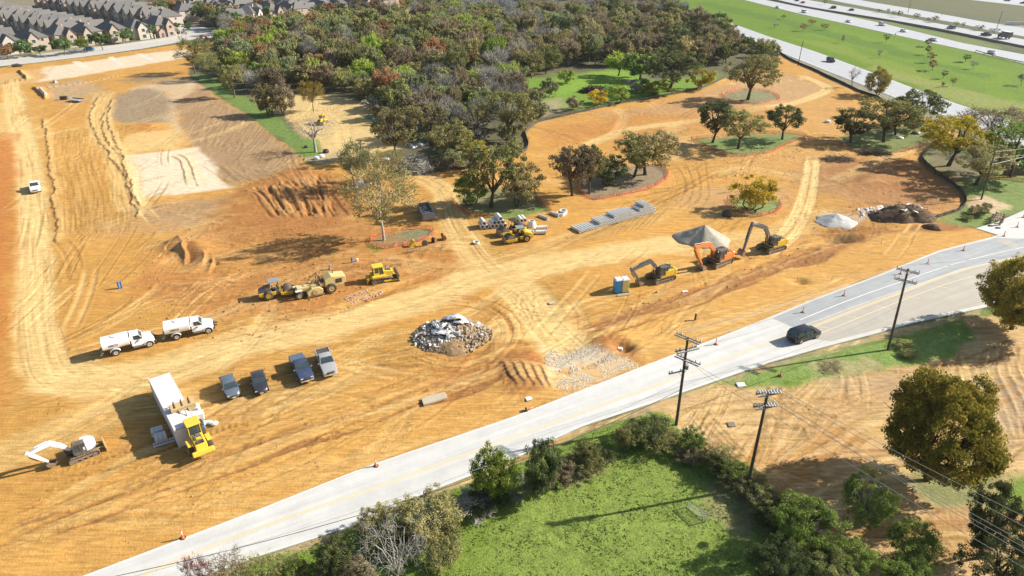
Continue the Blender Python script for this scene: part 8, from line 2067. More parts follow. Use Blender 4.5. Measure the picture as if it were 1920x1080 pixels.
 for (px, b, top, lab) in [(1772, 215, 198, 'small sign on a thin post at the frontage road'), (1581, 78, 67, 'thin sign post on the green bank near the highway'), (1676, 76, 62, 'white sign post on the green bank'), (1765, 31, 25, 'white marker beyond the highway')]:
  x, y, z = at(px, b); h = height_of(px, b, top); t = thing('road_sign', lab, 'road sign', (x, y, z), 0.3)
  MB().cyl((0, 0, 0), (0, 0, h), 0.06, n=6).build('post', M['steel'], t); MB().box((0, -0.08, h - 0.35), (0.75, 0.03, 0.7)).build('sign_panel', M['steel'], t)
 # guard rails and median barrier
 def rail(pts, lab):
  P = smooth_line(GS(pts), 3); x0, y0 = P[0]; t = thing('guard_rail', lab, 'guard rail', (x0, y0, 0)); mb = MB(); 
  for i in range(len(P) - 1): mb.bar((P[i][0] - x0, P[i][1] - y0, 0.65), (P[i + 1][0] - x0, P[i + 1][1] - y0, 0.65), 0.12, 0.34)
  mb.build('rail', M['steel'], t, fix=False)
  for i in range(0, len(P), 2): MB().box((P[i][0] - x0, P[i][1] - y0, 0.35), (0.18, 0.18, 0.75)).build('post', M['wood'], t, fix=False)
 rail([(1829, 97), (1870, 109), (1925, 121), (1990, 136)], 'guard rail on wooden posts at the edge of the near carriageway')
 P = smooth_line(GS([(1300, -37), (1400, -12), (1495, 11), (1575, 25), (1655, 38), (1740, 53), (1830, 71), (1925, 91), (2100, 124), (2500, 190)]), 6)
 mb = MB(); x0, y0 = P[0]
 pr = lambda p, n: [(p[0] - x0 + n[0] * w, p[1] - y0 + n[1] * w, z) for w, z in ((-0.42, 0.0), (-0.22, 0.3), (-0.12, 1.0), (0.12, 1.0), (0.22, 0.3), (0.42, 0.0))]
 A = np.array(P); T = np.gradient(A, axis=0); T /= np.linalg.norm(T, axis=1)[:, None]
 mb.loft([pr(P[i], (-T[i][1], T[i][0])) for i in range(len(P))]); o = mb.build('median_barrier', M['mudsteel']); o.location = (x0, y0, 0.03); tag(o, 'long concrete barrier between the two carriageways', 'barrier')
def build_small():
 random.seed(3)
 for px, py, lab in [(343, 1009, 'orange delineator at the road edge near the bottom left corner'), (705, 874, 'orange delineator at the road edge before the stone slab'), (1342, 646, 'orange delineator at the road edge right of the three arm pole'), (1505, 586, 'orange delineator at the road edge above the moving car'), (1582, 555, 'orange delineator between the moving car and the verge pole'), (1688, 514, 'orange delineator just behind the verge pole head'),
      (1739, 495, 'orange delineator where the graded strip narrows'), (1806, 470, 'orange delineator near the end of the graded strip'), (1882, 443, 'orange delineator on the pavement below the barricades'), (1907, 426, 'orange delineator on the pavement right of the barricades'), (1918, 408, 'orange delineator at the right edge on the pavement')]:
  channelizer(px, py, lab)
 t = channelizer(986, 770, 'red orange delineator lying on its side at the road edge'); t.rotation_euler = (0, 1.45, 0.4); t.location.z += 0.2
 x, y, z = at(1463, 706); t = thing('traffic_cone', 'small orange cone on the grass verge', 'traffic cone', (x, y, z))
 MB().box((0, 0, 0.02), (0.5, 0.5, 0.05)).build('base', M['black'], t); MB().cyl((0, 0, 0.04), (0, 0, 0.85), 0.2, 0.04, n=14).build('cone', M['oran'], t, smooth=True); MB().cyl((0, 0, 0.42), (0, 0, 0.56), 0.128, 0.098, n=14).build('reflective_band', M['white'], t, smooth=True)
 # barricades
 mb = MB(); t = thing('barricade', 'row of striped barricades across the closed road at the right edge', 'barricade', at(1866, 421), 0)
 a, b = G(1853, 422), G(1874, 428); o0 = t.location
 for k, (p, q) in enumerate([((1856, 418), (1874, 422)), ((1858, 414), (1878, 418)), ((1860, 410), (1880, 413)), ((1866, 407), (1880, 410))]):
  A, B = Vector((*G(*p), 0)), Vector((*G(*q), 0)); A -= Vector((o0.x, o0.y, 0)); B -= Vector((o0.x, o0.y, 0))
  br = MB()
  n = 8
  for i in range(n): br.cur = i % 2; br.bar(A.lerp(B, i / n) + Vector((0, 0, 1.0)), A.lerp(B, (i + 1) / n) + Vector((0, 0, 1.0)), 0.05, 0.26)
  br.build('striped_board', [M['white'], M['oran']], t)
  for e in (A, B): MB().box((e.x, e.y, 0.55), (0.08, 0.5, 1.1)).build('leg', M['steel'], t)
 for px, py in ((1857, 424), (1871, 428)): x, y = G(px, py); MB().box((x - o0.x, y - o0.y, 0.12), (0.7, 0.5, 0.22)).build('ballast', M['black'], t)
 # temporary sign among the bush
 x, y, z = at(1823, 409); t = thing('work_sign', 'small orange sign seen from behind in the dark bush', 'work sign', (x, y, z), 0.2)
 for s in (-1, 1): MB().box((s * 0.26, 0, 1.7), (0.42, 0.05, 1.2)).build('board', M['oran'] if False else paint('faded_orange_board', (0.62, 0.36, 0.2), 0.7), t)
 MB().box((0, 0.05, 0.8), (0.08, 0.05, 1.7)).build('stand', M['steel'], t)
 # portable toilets on a skid
 def toilet(px, py, mat, lab):
  x, y, z = at(px, py); t = thing('portable_toilet', lab, 'portable toilet', (x, y, z + 0.12), 0.25, 'portable toilets side by side')
  MB().box((0, 0, 1.05), (1.12, 1.15, 2.1)).build('cabin', mat, t, bevel=0.04)
  MB().box((0, -0.585, 1.02), (0.8, 0.04, 1.85)).build('door', mat, t, bevel=0.015)
  MB().box((0.3, -0.62, 1.1), (0.05, 0.04, 0.2)).build('handle', M['black'], t)
  mb = MB(); mb.loft([[(-0.6, -0.62, 2.1), (0.6, -0.62, 2.1), (0.6, 0.62, 2.1), (-0.6, 0.62, 2.1)], [(-0.45, -0.5, 2.35), (0.45, -0.5, 2.35), (0.45, 0.5, 2.35), (-0.45, 0.5, 2.35)]]); mb.build('roof', M['pwhite'], t, bevel=0.04)
  MB().cyl((0.4, 0.45, 2.1), (0.4, 0.45, 2.55), 0.05, n=8).build('vent_pipe', M['pwhite'], t)
  for z_ in (0.4, 0.8, 1.2, 1.6): MB().box((-0.575, 0, z_), (0.03, 0.9, 0.08)).build('rib', mat, t)
  MB().box((0, 0, -0.06), (1.2, 1.2, 0.12)).build('base', M['dark'], t)
 toilet(1157, 548, M['pblue'], 'blue portable toilet with a white roof'); toilet(1170, 547, M['pyel'], 'pale yellow portable toilet with a white roof')
 x, y, z = at(1172, 553); o = MB().box((0, 0, 0), (2.6, 0.4, 0.08)).box((-0.5, -0.35, 0.02), (2.2, 0.25, 0.06)).build('plank', M['wood']); o.location = (x, y, z + 0.05); o.rotation_euler = (0, 0, 0.25); tag(o, 'planks lying before the portable toilets', 'plank')
 # shipping container
 c0 = Vector((-44.8, 69.0, 0)); d = Vector((0.607, -0.795, 0)); n_ = Vector((0.795, 0.607, 0)); L_, W_, H_ = 12.19, 2.44, 2.6
 c = c0 + d * L_ / 2 + n_ * W_ / 2; t = thing('shipping_container', 'long white shipping container with a rust stained roof', 'shipping container', (c.x, c.y, gz(c.x, c.y) + 0.12), math.atan2(d.y, d.x))
 mb = MB()
 nc = 44
 for s in (-1, 1):
  pts = []
  for k in range(nc * 2 + 1):
   xx = -L_ / 2 + 0.1 + (L_ - 0.2) * k / (nc * 2); pts.append((xx, s * (W_ / 2 - (0.02 if (k // 2) % 2 else 0.06))))
  for i in range(len(pts) - 1): mb.add([(pts[i][0], pts[i][1], 0.15), (pts[i + 1][0], pts[i + 1][1], 0.15), (pts[i + 1][0], pts[i + 1][1], H_ - 0.1), (pts[i][0], pts[i][1], H_ - 0.1)], [(0, 1, 2, 3)])
 mb.box((-L_ / 2 + 0.05, 0, H_ / 2), (0.06, W_ - 0.1, H_ - 0.2)); mb.build('wall', M['offwhite'], t, fix=False)
 mb = MB()
 for y in (-W_ / 2 + 0.04, W_ / 2 - 0.04):
  mb.box((0, y, 0.08), (L_, 0.09, 0.16)); mb.box((0, y, H_ - 0.05), (L_, 0.09, 0.12))
  for x in (-L_ / 2 + 0.06, L_ / 2 - 0.06): mb.box((x, y, H_ / 2), (0.14, 0.13, H_ + 0.03))
 mb.build('frame', M['offwhite'], t)
 rm = paint('rust_stained_white_roof', (0.80, 0.79, 0.79), 0.5, dust=0.3, dustrgb=(0.5, 0.36, 0.28), scale=0.9, var=0.06)
 mb = MB()
 for k in range(38): mb.box((-L_ / 2 + 0.2 + (L_ - 0.4) * (k + 0.5) / 38, 0, H_ - 0.02), ((L_ - 0.4) / 38 * 0.62, W_ - 0.2, 0.05))
 mb.box((0, 0, H_ - 0.05), (L_ - 0.1, W_ - 0.1, 0.04)); mb.build('roof', rm, t)
 MB().box((L_ / 2 - 0.02, 0, H_ / 2), (0.06, W_ - 0.2, H_ - 0.25)).build('door', M['offwhite'], t)
 # things stacked beside the container
 R_ = random.Random(8)
 def pile_item(px, py, fn, name, lab, cat, rz=0.0, dz=0.0):
  x, y, z = at(px, py); t = fn(); t.location = (x, y, z + dz); t.rotation_euler = (0, 0, rz); t.name = name; tag(t, lab, cat); return t
 def block_pallet():
  mb = MB()
  for i in range(3):
   for j in range(2):
    for k in range(3): mb.box((i * 0.42 - 0.42 + R_.uniform(-.02, .02), j * 0.42 - 0.21, 0.28 + k * 0.21), (0.39, 0.39, 0.19))
  mb.box((0, 0, 0.1), (1.3, 1.0, 0.12)); return mb.build('block_stack', M['concrete'], bevel=0.015, seg=1)
 pile_item(296, 812, block_pallet, 'block_stack', 'stack of grey blocks in the container shade, rear', 'block stack', 0.5)
 pile_item(302, 823, block_pallet, 'block_stack', 'stack of grey blocks in the container shade, front', 'block stack', 0.55)
 def rack():
  mb = MB(); mb.box((0, 0, 0.12), (2.2, 0.12, 0.12)); mb.box((0, 0.5, 0.12), (2.2, 0.12, 0.12))
  for k in range(8): mb.box((-1.0 + 0.28 * k, 0.2, 0.2), (0.08, 0.9, 0.08))
  return mb.build('timber_rack', M['offwhite'])
 pile_item(308, 832, rack, 'timber_rack', 'slatted rack on the ground behind the block stacks', 'rack', 0.55)
 def crate():
  mb = MB(); mb.box((0, 0, 0.45), (1.1, 0.9, 0.9)); mb.box((0, 0, 0.93), (1.16, 0.96, 0.06)); return mb.build('crate', M['offwhite'], bevel=0.03)
 pile_item(374, 785, crate, 'crate', 'white crate between the loader and the white bags', 'crate', 0.4)
 pile_item(366, 772, crate, 'crate', 'open topped crate nearest the container roof end', 'crate', 0.2)
 def bags():
  mb = MB()
  for k in range(7):
   cx_, cy_ = R_.uniform(-0.8, 0.8), R_.uniform(-0.5, 0.5); mb.loft([[(cx_ + 0.38 * f * math.cos(a), cy_ + 0.26 * f * math.sin(a), z) for a in [2 * math.pi * i / 10 for i in range(10)]] for f, z in ((0.7, 0.02), (1, 0.15), (0.95, 0.3), (0.5, 0.42))])
  return mb.build('bags', M['offwhite'], smooth=True)
 pile_item(392, 797, bags, 'bags', 'heap of whitish bags right of the loader', 'bags', 0.3)
 def barrel(mat):
  def f():
   mb = MB(); mb.tube([(0, 0, 0), (0, 0, 0.3), (0, 0, 0.6), (0, 0, 0.9)], [0.28, 0.3, 0.3, 0.28], 16); return mb.build('barrel', mat, smooth=True)
  return f
 pile_item(380, 803, barrel(M['pblue']), 'barrel', 'blue barrel between the loader cab and the bags', 'barrel')
 def tank():
  mb = MB(); mb.box((0, 0, 0.6), (1.0, 1.0, 1.0)); 
  for z in (0.3, 0.6, 0.9): mb.box((0, 0, z), (1.06, 1.06, 0.05))
  return mb.build('water_tank', M['pwhite'], bevel=0.05)
 pile_item(362, 790, tank, 'water_tank', 'white caged tank in front of the raised bucket', 'tank', 0.5)
 # steel waste container
 A, B = np.array(G(808, 421)), np.array(G(790, 388)); c = (A + B) / 2; ang = math.atan2(*(A - B)[::-1])
 t = thing('waste_container', 'open grey blue waste container under the big sparse oak', 'waste container', (c[0], c[1], gz(*c)), ang)
 L_, W_, H_ = 5.8, 2.3, 1.5
 mb = MB()
 for s in (-1, 1): mb.box((0, s * W_ / 2, H_ / 2 + 0.15), (L_, 0.08, H_)); 
 mb.box((-L_ / 2, 0, H_ / 2 + 0.15), (0.08, W_, H_)); mb.box((L_ / 2, 0, H_ / 2 + 0.15), (0.08, W_, H_)); mb.box((0, 0, 0.2), (L_, W_, 0.1)); mb.build('hull', M['skipblue'], t)
 mb = MB()
 for s in (-1, 1):
  mb.box((0, s * (W_ / 2 + 0.02), H_ + 0.15), (L_ + 0.2, 0.16, 0.12))
  for k in range(8): mb.box((-L_ / 2 + 0.3 + k * (L_ - 0.6) / 7, s * (W_ / 2 + 0.08), H_ / 2 + 0.1), (0.12, 0.1, H_))
 for x in (-L_ / 2, L_ / 2): mb.box((x, 0, H_ + 0.15), (0.16, W_ + 0.2, 0.12))
 for y in (-0.8, 0.0, 0.8): mb.box((L_ / 2 + 0.07, y, H_ / 2 + 0.1), (0.08, 0.12, H_))
 mb.build('rib', M['skipblue'], t); 
 scr = MB()
 for k in range(70): scr.box((R_.uniform(-2.6, 2.6), R_.uniform(-0.95, 0.95), R_.uniform(0.8, 1.35)), (R_.uniform(0.2, 0.9), R_.uniform(0.05, 0.3), R_.uniform(0.05, 0.2)), Matrix.Rotation(R_.uniform(0, 3), 3, 'Z') @ Matrix.Rotation(R_.uniform(-0.5, 0.5), 3, 'X')); scr.m[-6:] = [k % 3] * 6
 o = scr.build('scrap', [M['mudsteel'], M['wood'], M['concrete']]); o.location = t.location; o.rotation_euler = t.rotation_euler; tag(o, 'mixed scrap filling the open waste container', 'scrap', kind='stuff')
 # attachments by the oak ring
 x, y, z = at(828, 450); t = thing('machine_bucket', 'rusty digging bucket nearest the haul road junction', 'bucket', (x, y, z + 0.9), 0.3); bucket_part(t, 0, 0, 1.4, 0.95, 0.6, M['rust'], 'bucket_shell')
 x, y, z = at(812, 456); t = thing('machine_bucket', 'rusty narrow bucket second from the haul road junction', 'bucket', (x, y, z + 0.8), 0.9); bucket_part(t, 0, 0, 0.8, 0.85, 0.4, M['rust'], 'bucket_shell')
 x, y, z = at(797, 462); t = thing('spare_wheel', 'upright wheel lying among the machine attachments', 'wheel', (x, y, z), 0.5); wheel(t, 0, 0.01, 0.6, 0.35, M['tan'])
 x, y, z = at(774, 462); t = thing('machine_attachment', 'yellow wedge shaped attachment left of the upright wheel', 'attachment', (x, y, z), 0.4); MB().prism([(-0.8, 0), (0.6, 0), (0.3, 1.2), (0.1, 1.25)], -0.5, 0.5).build('plate', M['yellow'], t, bevel=0.04); MB().cyl((0.2, -0.6, 1.1), (0.2, 0.6, 1.1), 0.08).build('pin', M['steel'], t)
 x, y, z = at(775, 474); t = thing('pallet_fork', 'grey fork frame lying flat below the yellow attachment', 'fork frame', (x, y, z), 0.45)
 mb = MB(); mb.bar((-1.0, 0, 0.25), (1.0, 0, 0.25), 0.1, 0.12); mb.bar((-1.0, 0.5, 0.6), (1.0, 0.5, 0.6), 0.1, 0.12)
 for k in range(4): mb.bar((-0.8 + 0.5 * k, 0, 0.25), (-0.8 + 0.5 * k, 0.5, 0.6), 0.07, 0.08)
 mb.bar((-1.1, -0.1, 0), (-1.1, 0.1, 1.2), 0.08, 0.08); mb.bar((1.2, -0.1, 0), (1.2, 0.1, 1.4), 0.08, 0.08); mb.build('frame', M['mudsteel'], t)
 # blue risers and stakes
 for px, py, m_, h, lab in [(223, 541, 'pipeblue', 1.1, 'pair of blue pipe stubs in the middle of the bare soil, left'), (660, 493, 'pipeblue', 0.9, 'blue pipe stub in a small pit above the bulldozer'), (618, 505, 'skipblue', 0.8, 'grey pipe stub left of the blue one above the soil mixer'), (1303, 600, 'black', 0.8, 'dark stub in a small pit on the graded strip'), (670, 491, 'white', 0.5, 'white cap next to the blue pipe stub')]:
  x, y, z = at(px, py); t = thing('pipe_stub', lab, 'pipe stub', (x, y, z), 0.4)
  MB().cyl((0, 0, -0.2), (0.05, 0, h), 0.14, n=12).build('riser', M[m_], t, smooth=True); MB().cyl((0.05, 0, h), (0.06, 0, h + 0.1), 0.19, n=12).build('cap', M[m_], t)
  if px == 223: MB().cyl((0.4, 0.1, -0.2), (0.45, 0.1, h * 1.1), 0.14, n=12).build('riser', M[m_], t, smooth=True)
 for k, (px, py) in enumerate([(523 - 3, 842), (245, 923), (1652, 457), (1175, 596), (1240, 626), (1495, 523), (30 + 108, 551), (116, 622), (170, 158), (1218, 212), (705, 190 + 0)]):
  x, y, z = at(px, py); o = MB().box((0, 0, 0.5), (0.06, 0.03, 1.1)).build('survey_stake', M['wood']); o.location = (x, y, z); tag(o, 'thin wooden survey stake driven into the bare soil', 'stake', 'wooden survey stakes')
 # slabs
 def slab_thing(px, py, w, d_, h, rz, mat, name, lab):
  x, y, z = at(px, py); r_ = random.Random(int(px)); mb = MB()
  pts = [(-w / 2, -d_ / 2), (-w * 0.1, -d_ * 0.52), (w / 2, -d_ * 0.45), (w * 0.52, d_ * 0.4), (w * 0.1, d_ / 2), (-w * 0.47, d_ * 0.48)]
  mb.prism_z(pts, 0, h); o = mb.build(name, mat, bevel=0.03, seg=1); o.location = (x, y, z + 0.02); o.rotation_euler = (0.03, -0.04, rz); tag(o, lab, 'slab')
 pale = paint('pale_weathered_stone', (0.50, 0.44, 0.32), 0.9, dust=0.3, var=0.25)
 slab_thing(814, 751, 3.1, 1.3, 0.32, 0.42, pale, 'concrete_slab', 'long worn concrete slab lying on the graded strip')
 slab_thing(1163, 651, 0.7, 0.5, 0.35, -0.3, M['concrete'], 'concrete_block', 'small pale block in the excavated hole by the entrance')
 slab_thing(991, 749, 0.8, 0.7, 0.12, 0.4, M['concrete'], 'concrete_block', 'small pale plate near the lying delineator')
 slab_thing(1389, 722, 1.1, 0.9, 0.15, 0.1, M['concrete'], 'concrete_pad', 'pale pad on the grass corner by the driveway')
 slab_thing(1371, 796, 0.9, 0.8, 0.16, 0.1, M['mudsteel'], 'metal_lid', 'dark lid lying on the bare lot between the poles')
 slab_thing(1284, 548, 1.0, 0.5, 0.1, 0.2, M['concrete'], 'concrete_block', 'pale flat block in front of the yellow excavator')
 slab_thing(1034, 568, 0.9, 0.7, 0.12, 0.2, pale, 'concrete_block', 'pale stone in the middle of the circular tracks')
 # wire frame on the field
 A, B = Vector((*G(1287, 951), 0)), Vector((*G(1323, 978), 0)); x, y = A.x, A.y; t = thing('goal_frame', 'thin metal frame with torn netting on the field', 'frame', (x, y, gz(x, y))); d = B - A
 mb = MB()
 for p in (Vector((0, 0, 0)), d): mb.cyl(p, p + Vector((0.1, 0, 1.0)), 0.03, n=6)
 mb.cyl((0.1, 0, 1.0), d + Vector((0.1, 0, 1.0)), 0.03, n=6); mb.cyl((0, 0, 0.05), d + Vector((0, 0, 0.05)), 0.03, n=6); e = Vector((-1.4, -0.4, 0.04))
 for p in (Vector((0, 0, 0.04)), d + Vector((0, 0, 0.04))): mb.cyl(p, p + e, 0.03, n=6)
 mb.cyl(e, d + e, 0.03, n=6); mb.build('frame', M['steel'], t, fix=False)
 mb = MB()
 for k in range(15): q = d * (k / 14); mb.cyl(q, q + Vector((0.1, 0, 1.0)), 0.008, n=4)
 for k in range(6): z_ = 0.15 + 0.16 * k; mb.cyl(Vector((0.1 * z_, 0, z_)), d + Vector((0.1 * z_, 0, z_)), 0.008, n=4)
 mb.build('net', M['porc'], t, fix=False)
 # pipe bundles in the clearing and behind the trees
 def bundle(px, py, L_, n, r, rz, mat, lab):
  x, y, z = at(px, py); t = thing('pipe_bundle', lab, 'pipe bundle', (x, y, z), rz)
  k = 0; row = 0
  while k < n:
   m_ = max(1, int(n ** 0.5 * 1.6) - row)
   for j in range(m_):
    if k < n: MB().cyl((-L_ / 2, (j - m_ / 2) * 2.1 * r, r + row * 1.8 * r), (L_ / 2, (j - m_ / 2) * 2.1 * r, r + row * 1.8 * r), r, n=8).build('pipe', mat, t, fix=False, smooth=True); k += 1
   row += 1
 bundle(700, 222, 5.5, 7, 0.20, -0.75, M['pipegreen'], 'bundle of green pipes in the sandy clearing')
 bundle(792, 241, 5.5, 8, 0.2, -0.9, M['pipeblue'], 'bundle of blue pipes behind the trees'); bundle(817, 243, 4.0, 5, 0.2, -1.0, M['pipeblue'], 'second bundle of blue pipes, partly hidden')
 bundle(708, 224, 2.4, 4, 0.25, -0.4, M['white'], 'short white pipes at the end of the green bundle')
 # white bags and other loose goods
 def bag(px, py, s, mat, name, lab, cat, sq=1.0):
  x, y, z = at(px, py); mb = MB(); r_ = random.Random(int(px * 7 + py))
  mb.loft([[(s * f * math.cos(a) * (1 + 0.12 * math.sin(3 * a + px)), s * f * math.sin(a) * (1 + 0.1 * math.cos(2 * a)), zz * s * sq) for a in [2 * math.pi * i / 14 for i in range(14)]] for f, zz in ((0.8, 0.0), (1.0, 0.25), (1.02, 0.8), (0.85, 1.3), (0.35, 1.6))])
  o = mb.build(name, mat, smooth=True); o.location = (x, y, z); tag(o, lab, cat)
 bag(676, 352, 1.0, M['pwhite'], 'tank_bag', 'left white round bag behind the big sparse oak', 'bag', 1.1); bag(690, 352, 0.95, M['pwhite'], 'tank_bag', 'right white round bag behind the big sparse oak', 'bag', 1.15)
 bag(594, 298, 0.7, M['white'], 'wrapped_bag', 'white wrapped bundle at the foot of the bare tree, left', 'bag', 0.7); bag(603, 294, 0.7, M['white'], 'wrapped_bag', 'white wrapped bundle at the foot of the bare tree, right', 'bag', 0.7); bag(611, 286, 0.8, M['black'], 'wrapped_bag', 'black wrapped bundle at the foot of the bare tree', 'bag', 0.8)
 bag(724, 302, 0.9, M['white'], 'wrapped_bag', 'white sack showing through the thin brown tree', 'bag', 0.7)
 bag(575, 277, 0.6, M['dark'], 'dark_bag', 'dark lump on the green grass left of the bare tree', 'bag', 0.7)
 bag(1362, 405, 0.9, M['hole'], 'dark_bag', 'dark round lump at the left foot of the yellow tree ring', 'bag', 0.9)
 bag(1552, 229, 0.8, M['white'], 'wrapped_bag', 'white block left of the large green ring', 'bag', 0.6)
 bag(1688, 258, 0.8, M['white'], 'wrapped_bag', 'white sheet bundle under the oaks of the large green ring', 'bag', 0.4)
 bag(1717, 250, 1.1, M['dark'], 'dark_bag', 'dark bundle under the right oak of the large green ring', 'bag', 0.4)
 # flat bed and skid at the far left
 x, y, z = at(143, 190); t = thing('flatbed_trailer', 'low flat trailer parked at the far left of the site', 'trailer', (x, y, z), -0.35)
 MB().box((0, 0, 0.7), (5.2, 2.2, 0.16)).build('deck', M['silver'], t, bevel=0.03); MB().box((0, 0, 0.5), (5.2, 1.2, 0.2)).build('frame', M['black'], t); MB().box((0, 1.05, 0.9), (5.2, 0.1, 0.3)).build('side_board', M['dark'], t)
 for xx in (-0.6, 0.6):
  for s in (-1, 1): wheel(t, xx, s * 0.95, 0.36, 0.22, n=12)
 x, y, z = at(120, 186); t = thing('generator', 'dark box shaped generator left of the flat trailer', 'generator', (x, y, z), 0.3); MB().box((0, 0, 0.6), (2.2, 1.2, 1.1)).build('housing', M['black'], t, bevel=0.08); MB().cyl((0.5, 0, 1.1), (0.5, 0, 1.4), 0.06).build('exhaust', M['steel'], t)
 bundle(83, 174, 12.0, 3, 0.32, heading((73, 163), (96, 186)), M['offwhite'], 'long white pipes lying beside the trench at the far left')
 bundle(105, 155, 2.4, 3, 0.25, -0.7, M['offwhite'], 'short white pipes near the trench at the far left')
 x, y, z = at(33, 126); t = thing('soil_tarp', 'dark rolled sheet at the edge of the town road, far left', 'rolled sheet', (x, y, z), 0.2); MB().tube([(-2, 0, 0.4), (0, 0.2, 0.6), (2, 0, 0.4)], [0.5, 0.7, 0.4], 8).build('roll', M['dark'], t, smooth=True)
 # maroon barrel sections at the wood corner
 for px, py, s, lab in [(383, 78, 1.5, 'large maroon steel drum lying at the corner of the wood'), (394, 79, 1.0, 'smaller maroon steel drum right of the large one')]:
  x, y, z = at(px, py); t = thing('steel_drum', lab, 'steel drum', (x, y, z), -0.9); n = 18
  mb = MB(); mb.loft([[(xx, s * f * math.cos(2 * math.pi * k / n), s * (1 + f * math.sin(2 * math.pi * k / n))) for k in range(n)] for xx, f in ((-1.6 * s, 1), (1.6 * s, 1), (1.6 * s, 0.8), (-1.5 * s, 0.8), (-1.6 * s, 1))], cap=False); mb.build('shell', M['maroon'], t, smooth=True)
 # culvert head wall and parapet at the right edge
 x, y, z = at(1893, 330); t = thing('culvert', 'brown culvert wall with a pale sloping parapet at the right edge', 'culvert', (x, y, z), 0.0)
 MB().box((4.0, 1.2, 0.9), (9.5, 0.5, 2.0)).build('head_wall', paint('brown_wall', (0.16, 0.11, 0.085), 0.9), t)
 mb = MB(); mb.prism([(-1.0, 1.0), (8.0, 1.9), (8.0, 2.4), (-1.2, 2.3)], 1.3, 1.8); mb.bar((-0.8, 3.2, 2.5), (3.5, 0.2, 1.4), 0.5, 0.35); mb.build('parapet', M['concrete'], t)
 x, y, z = at(1905, 47); t = thing('stone_wall', 'curved pale stone wall beyond the highway at the right edge', 'wall', (x, y, z)); mb = MB()
 for k in range(9): a = -0.6 + 0.25 * k; mb.box((9 * math.sin(a), -4 * math.cos(a) + 3, 1.0), (2.6, 0.7, 2.0), Matrix.Rotation(a * 0.4, 3, 'Z'))
 mb.build('wall_body', M['concrete'], t)
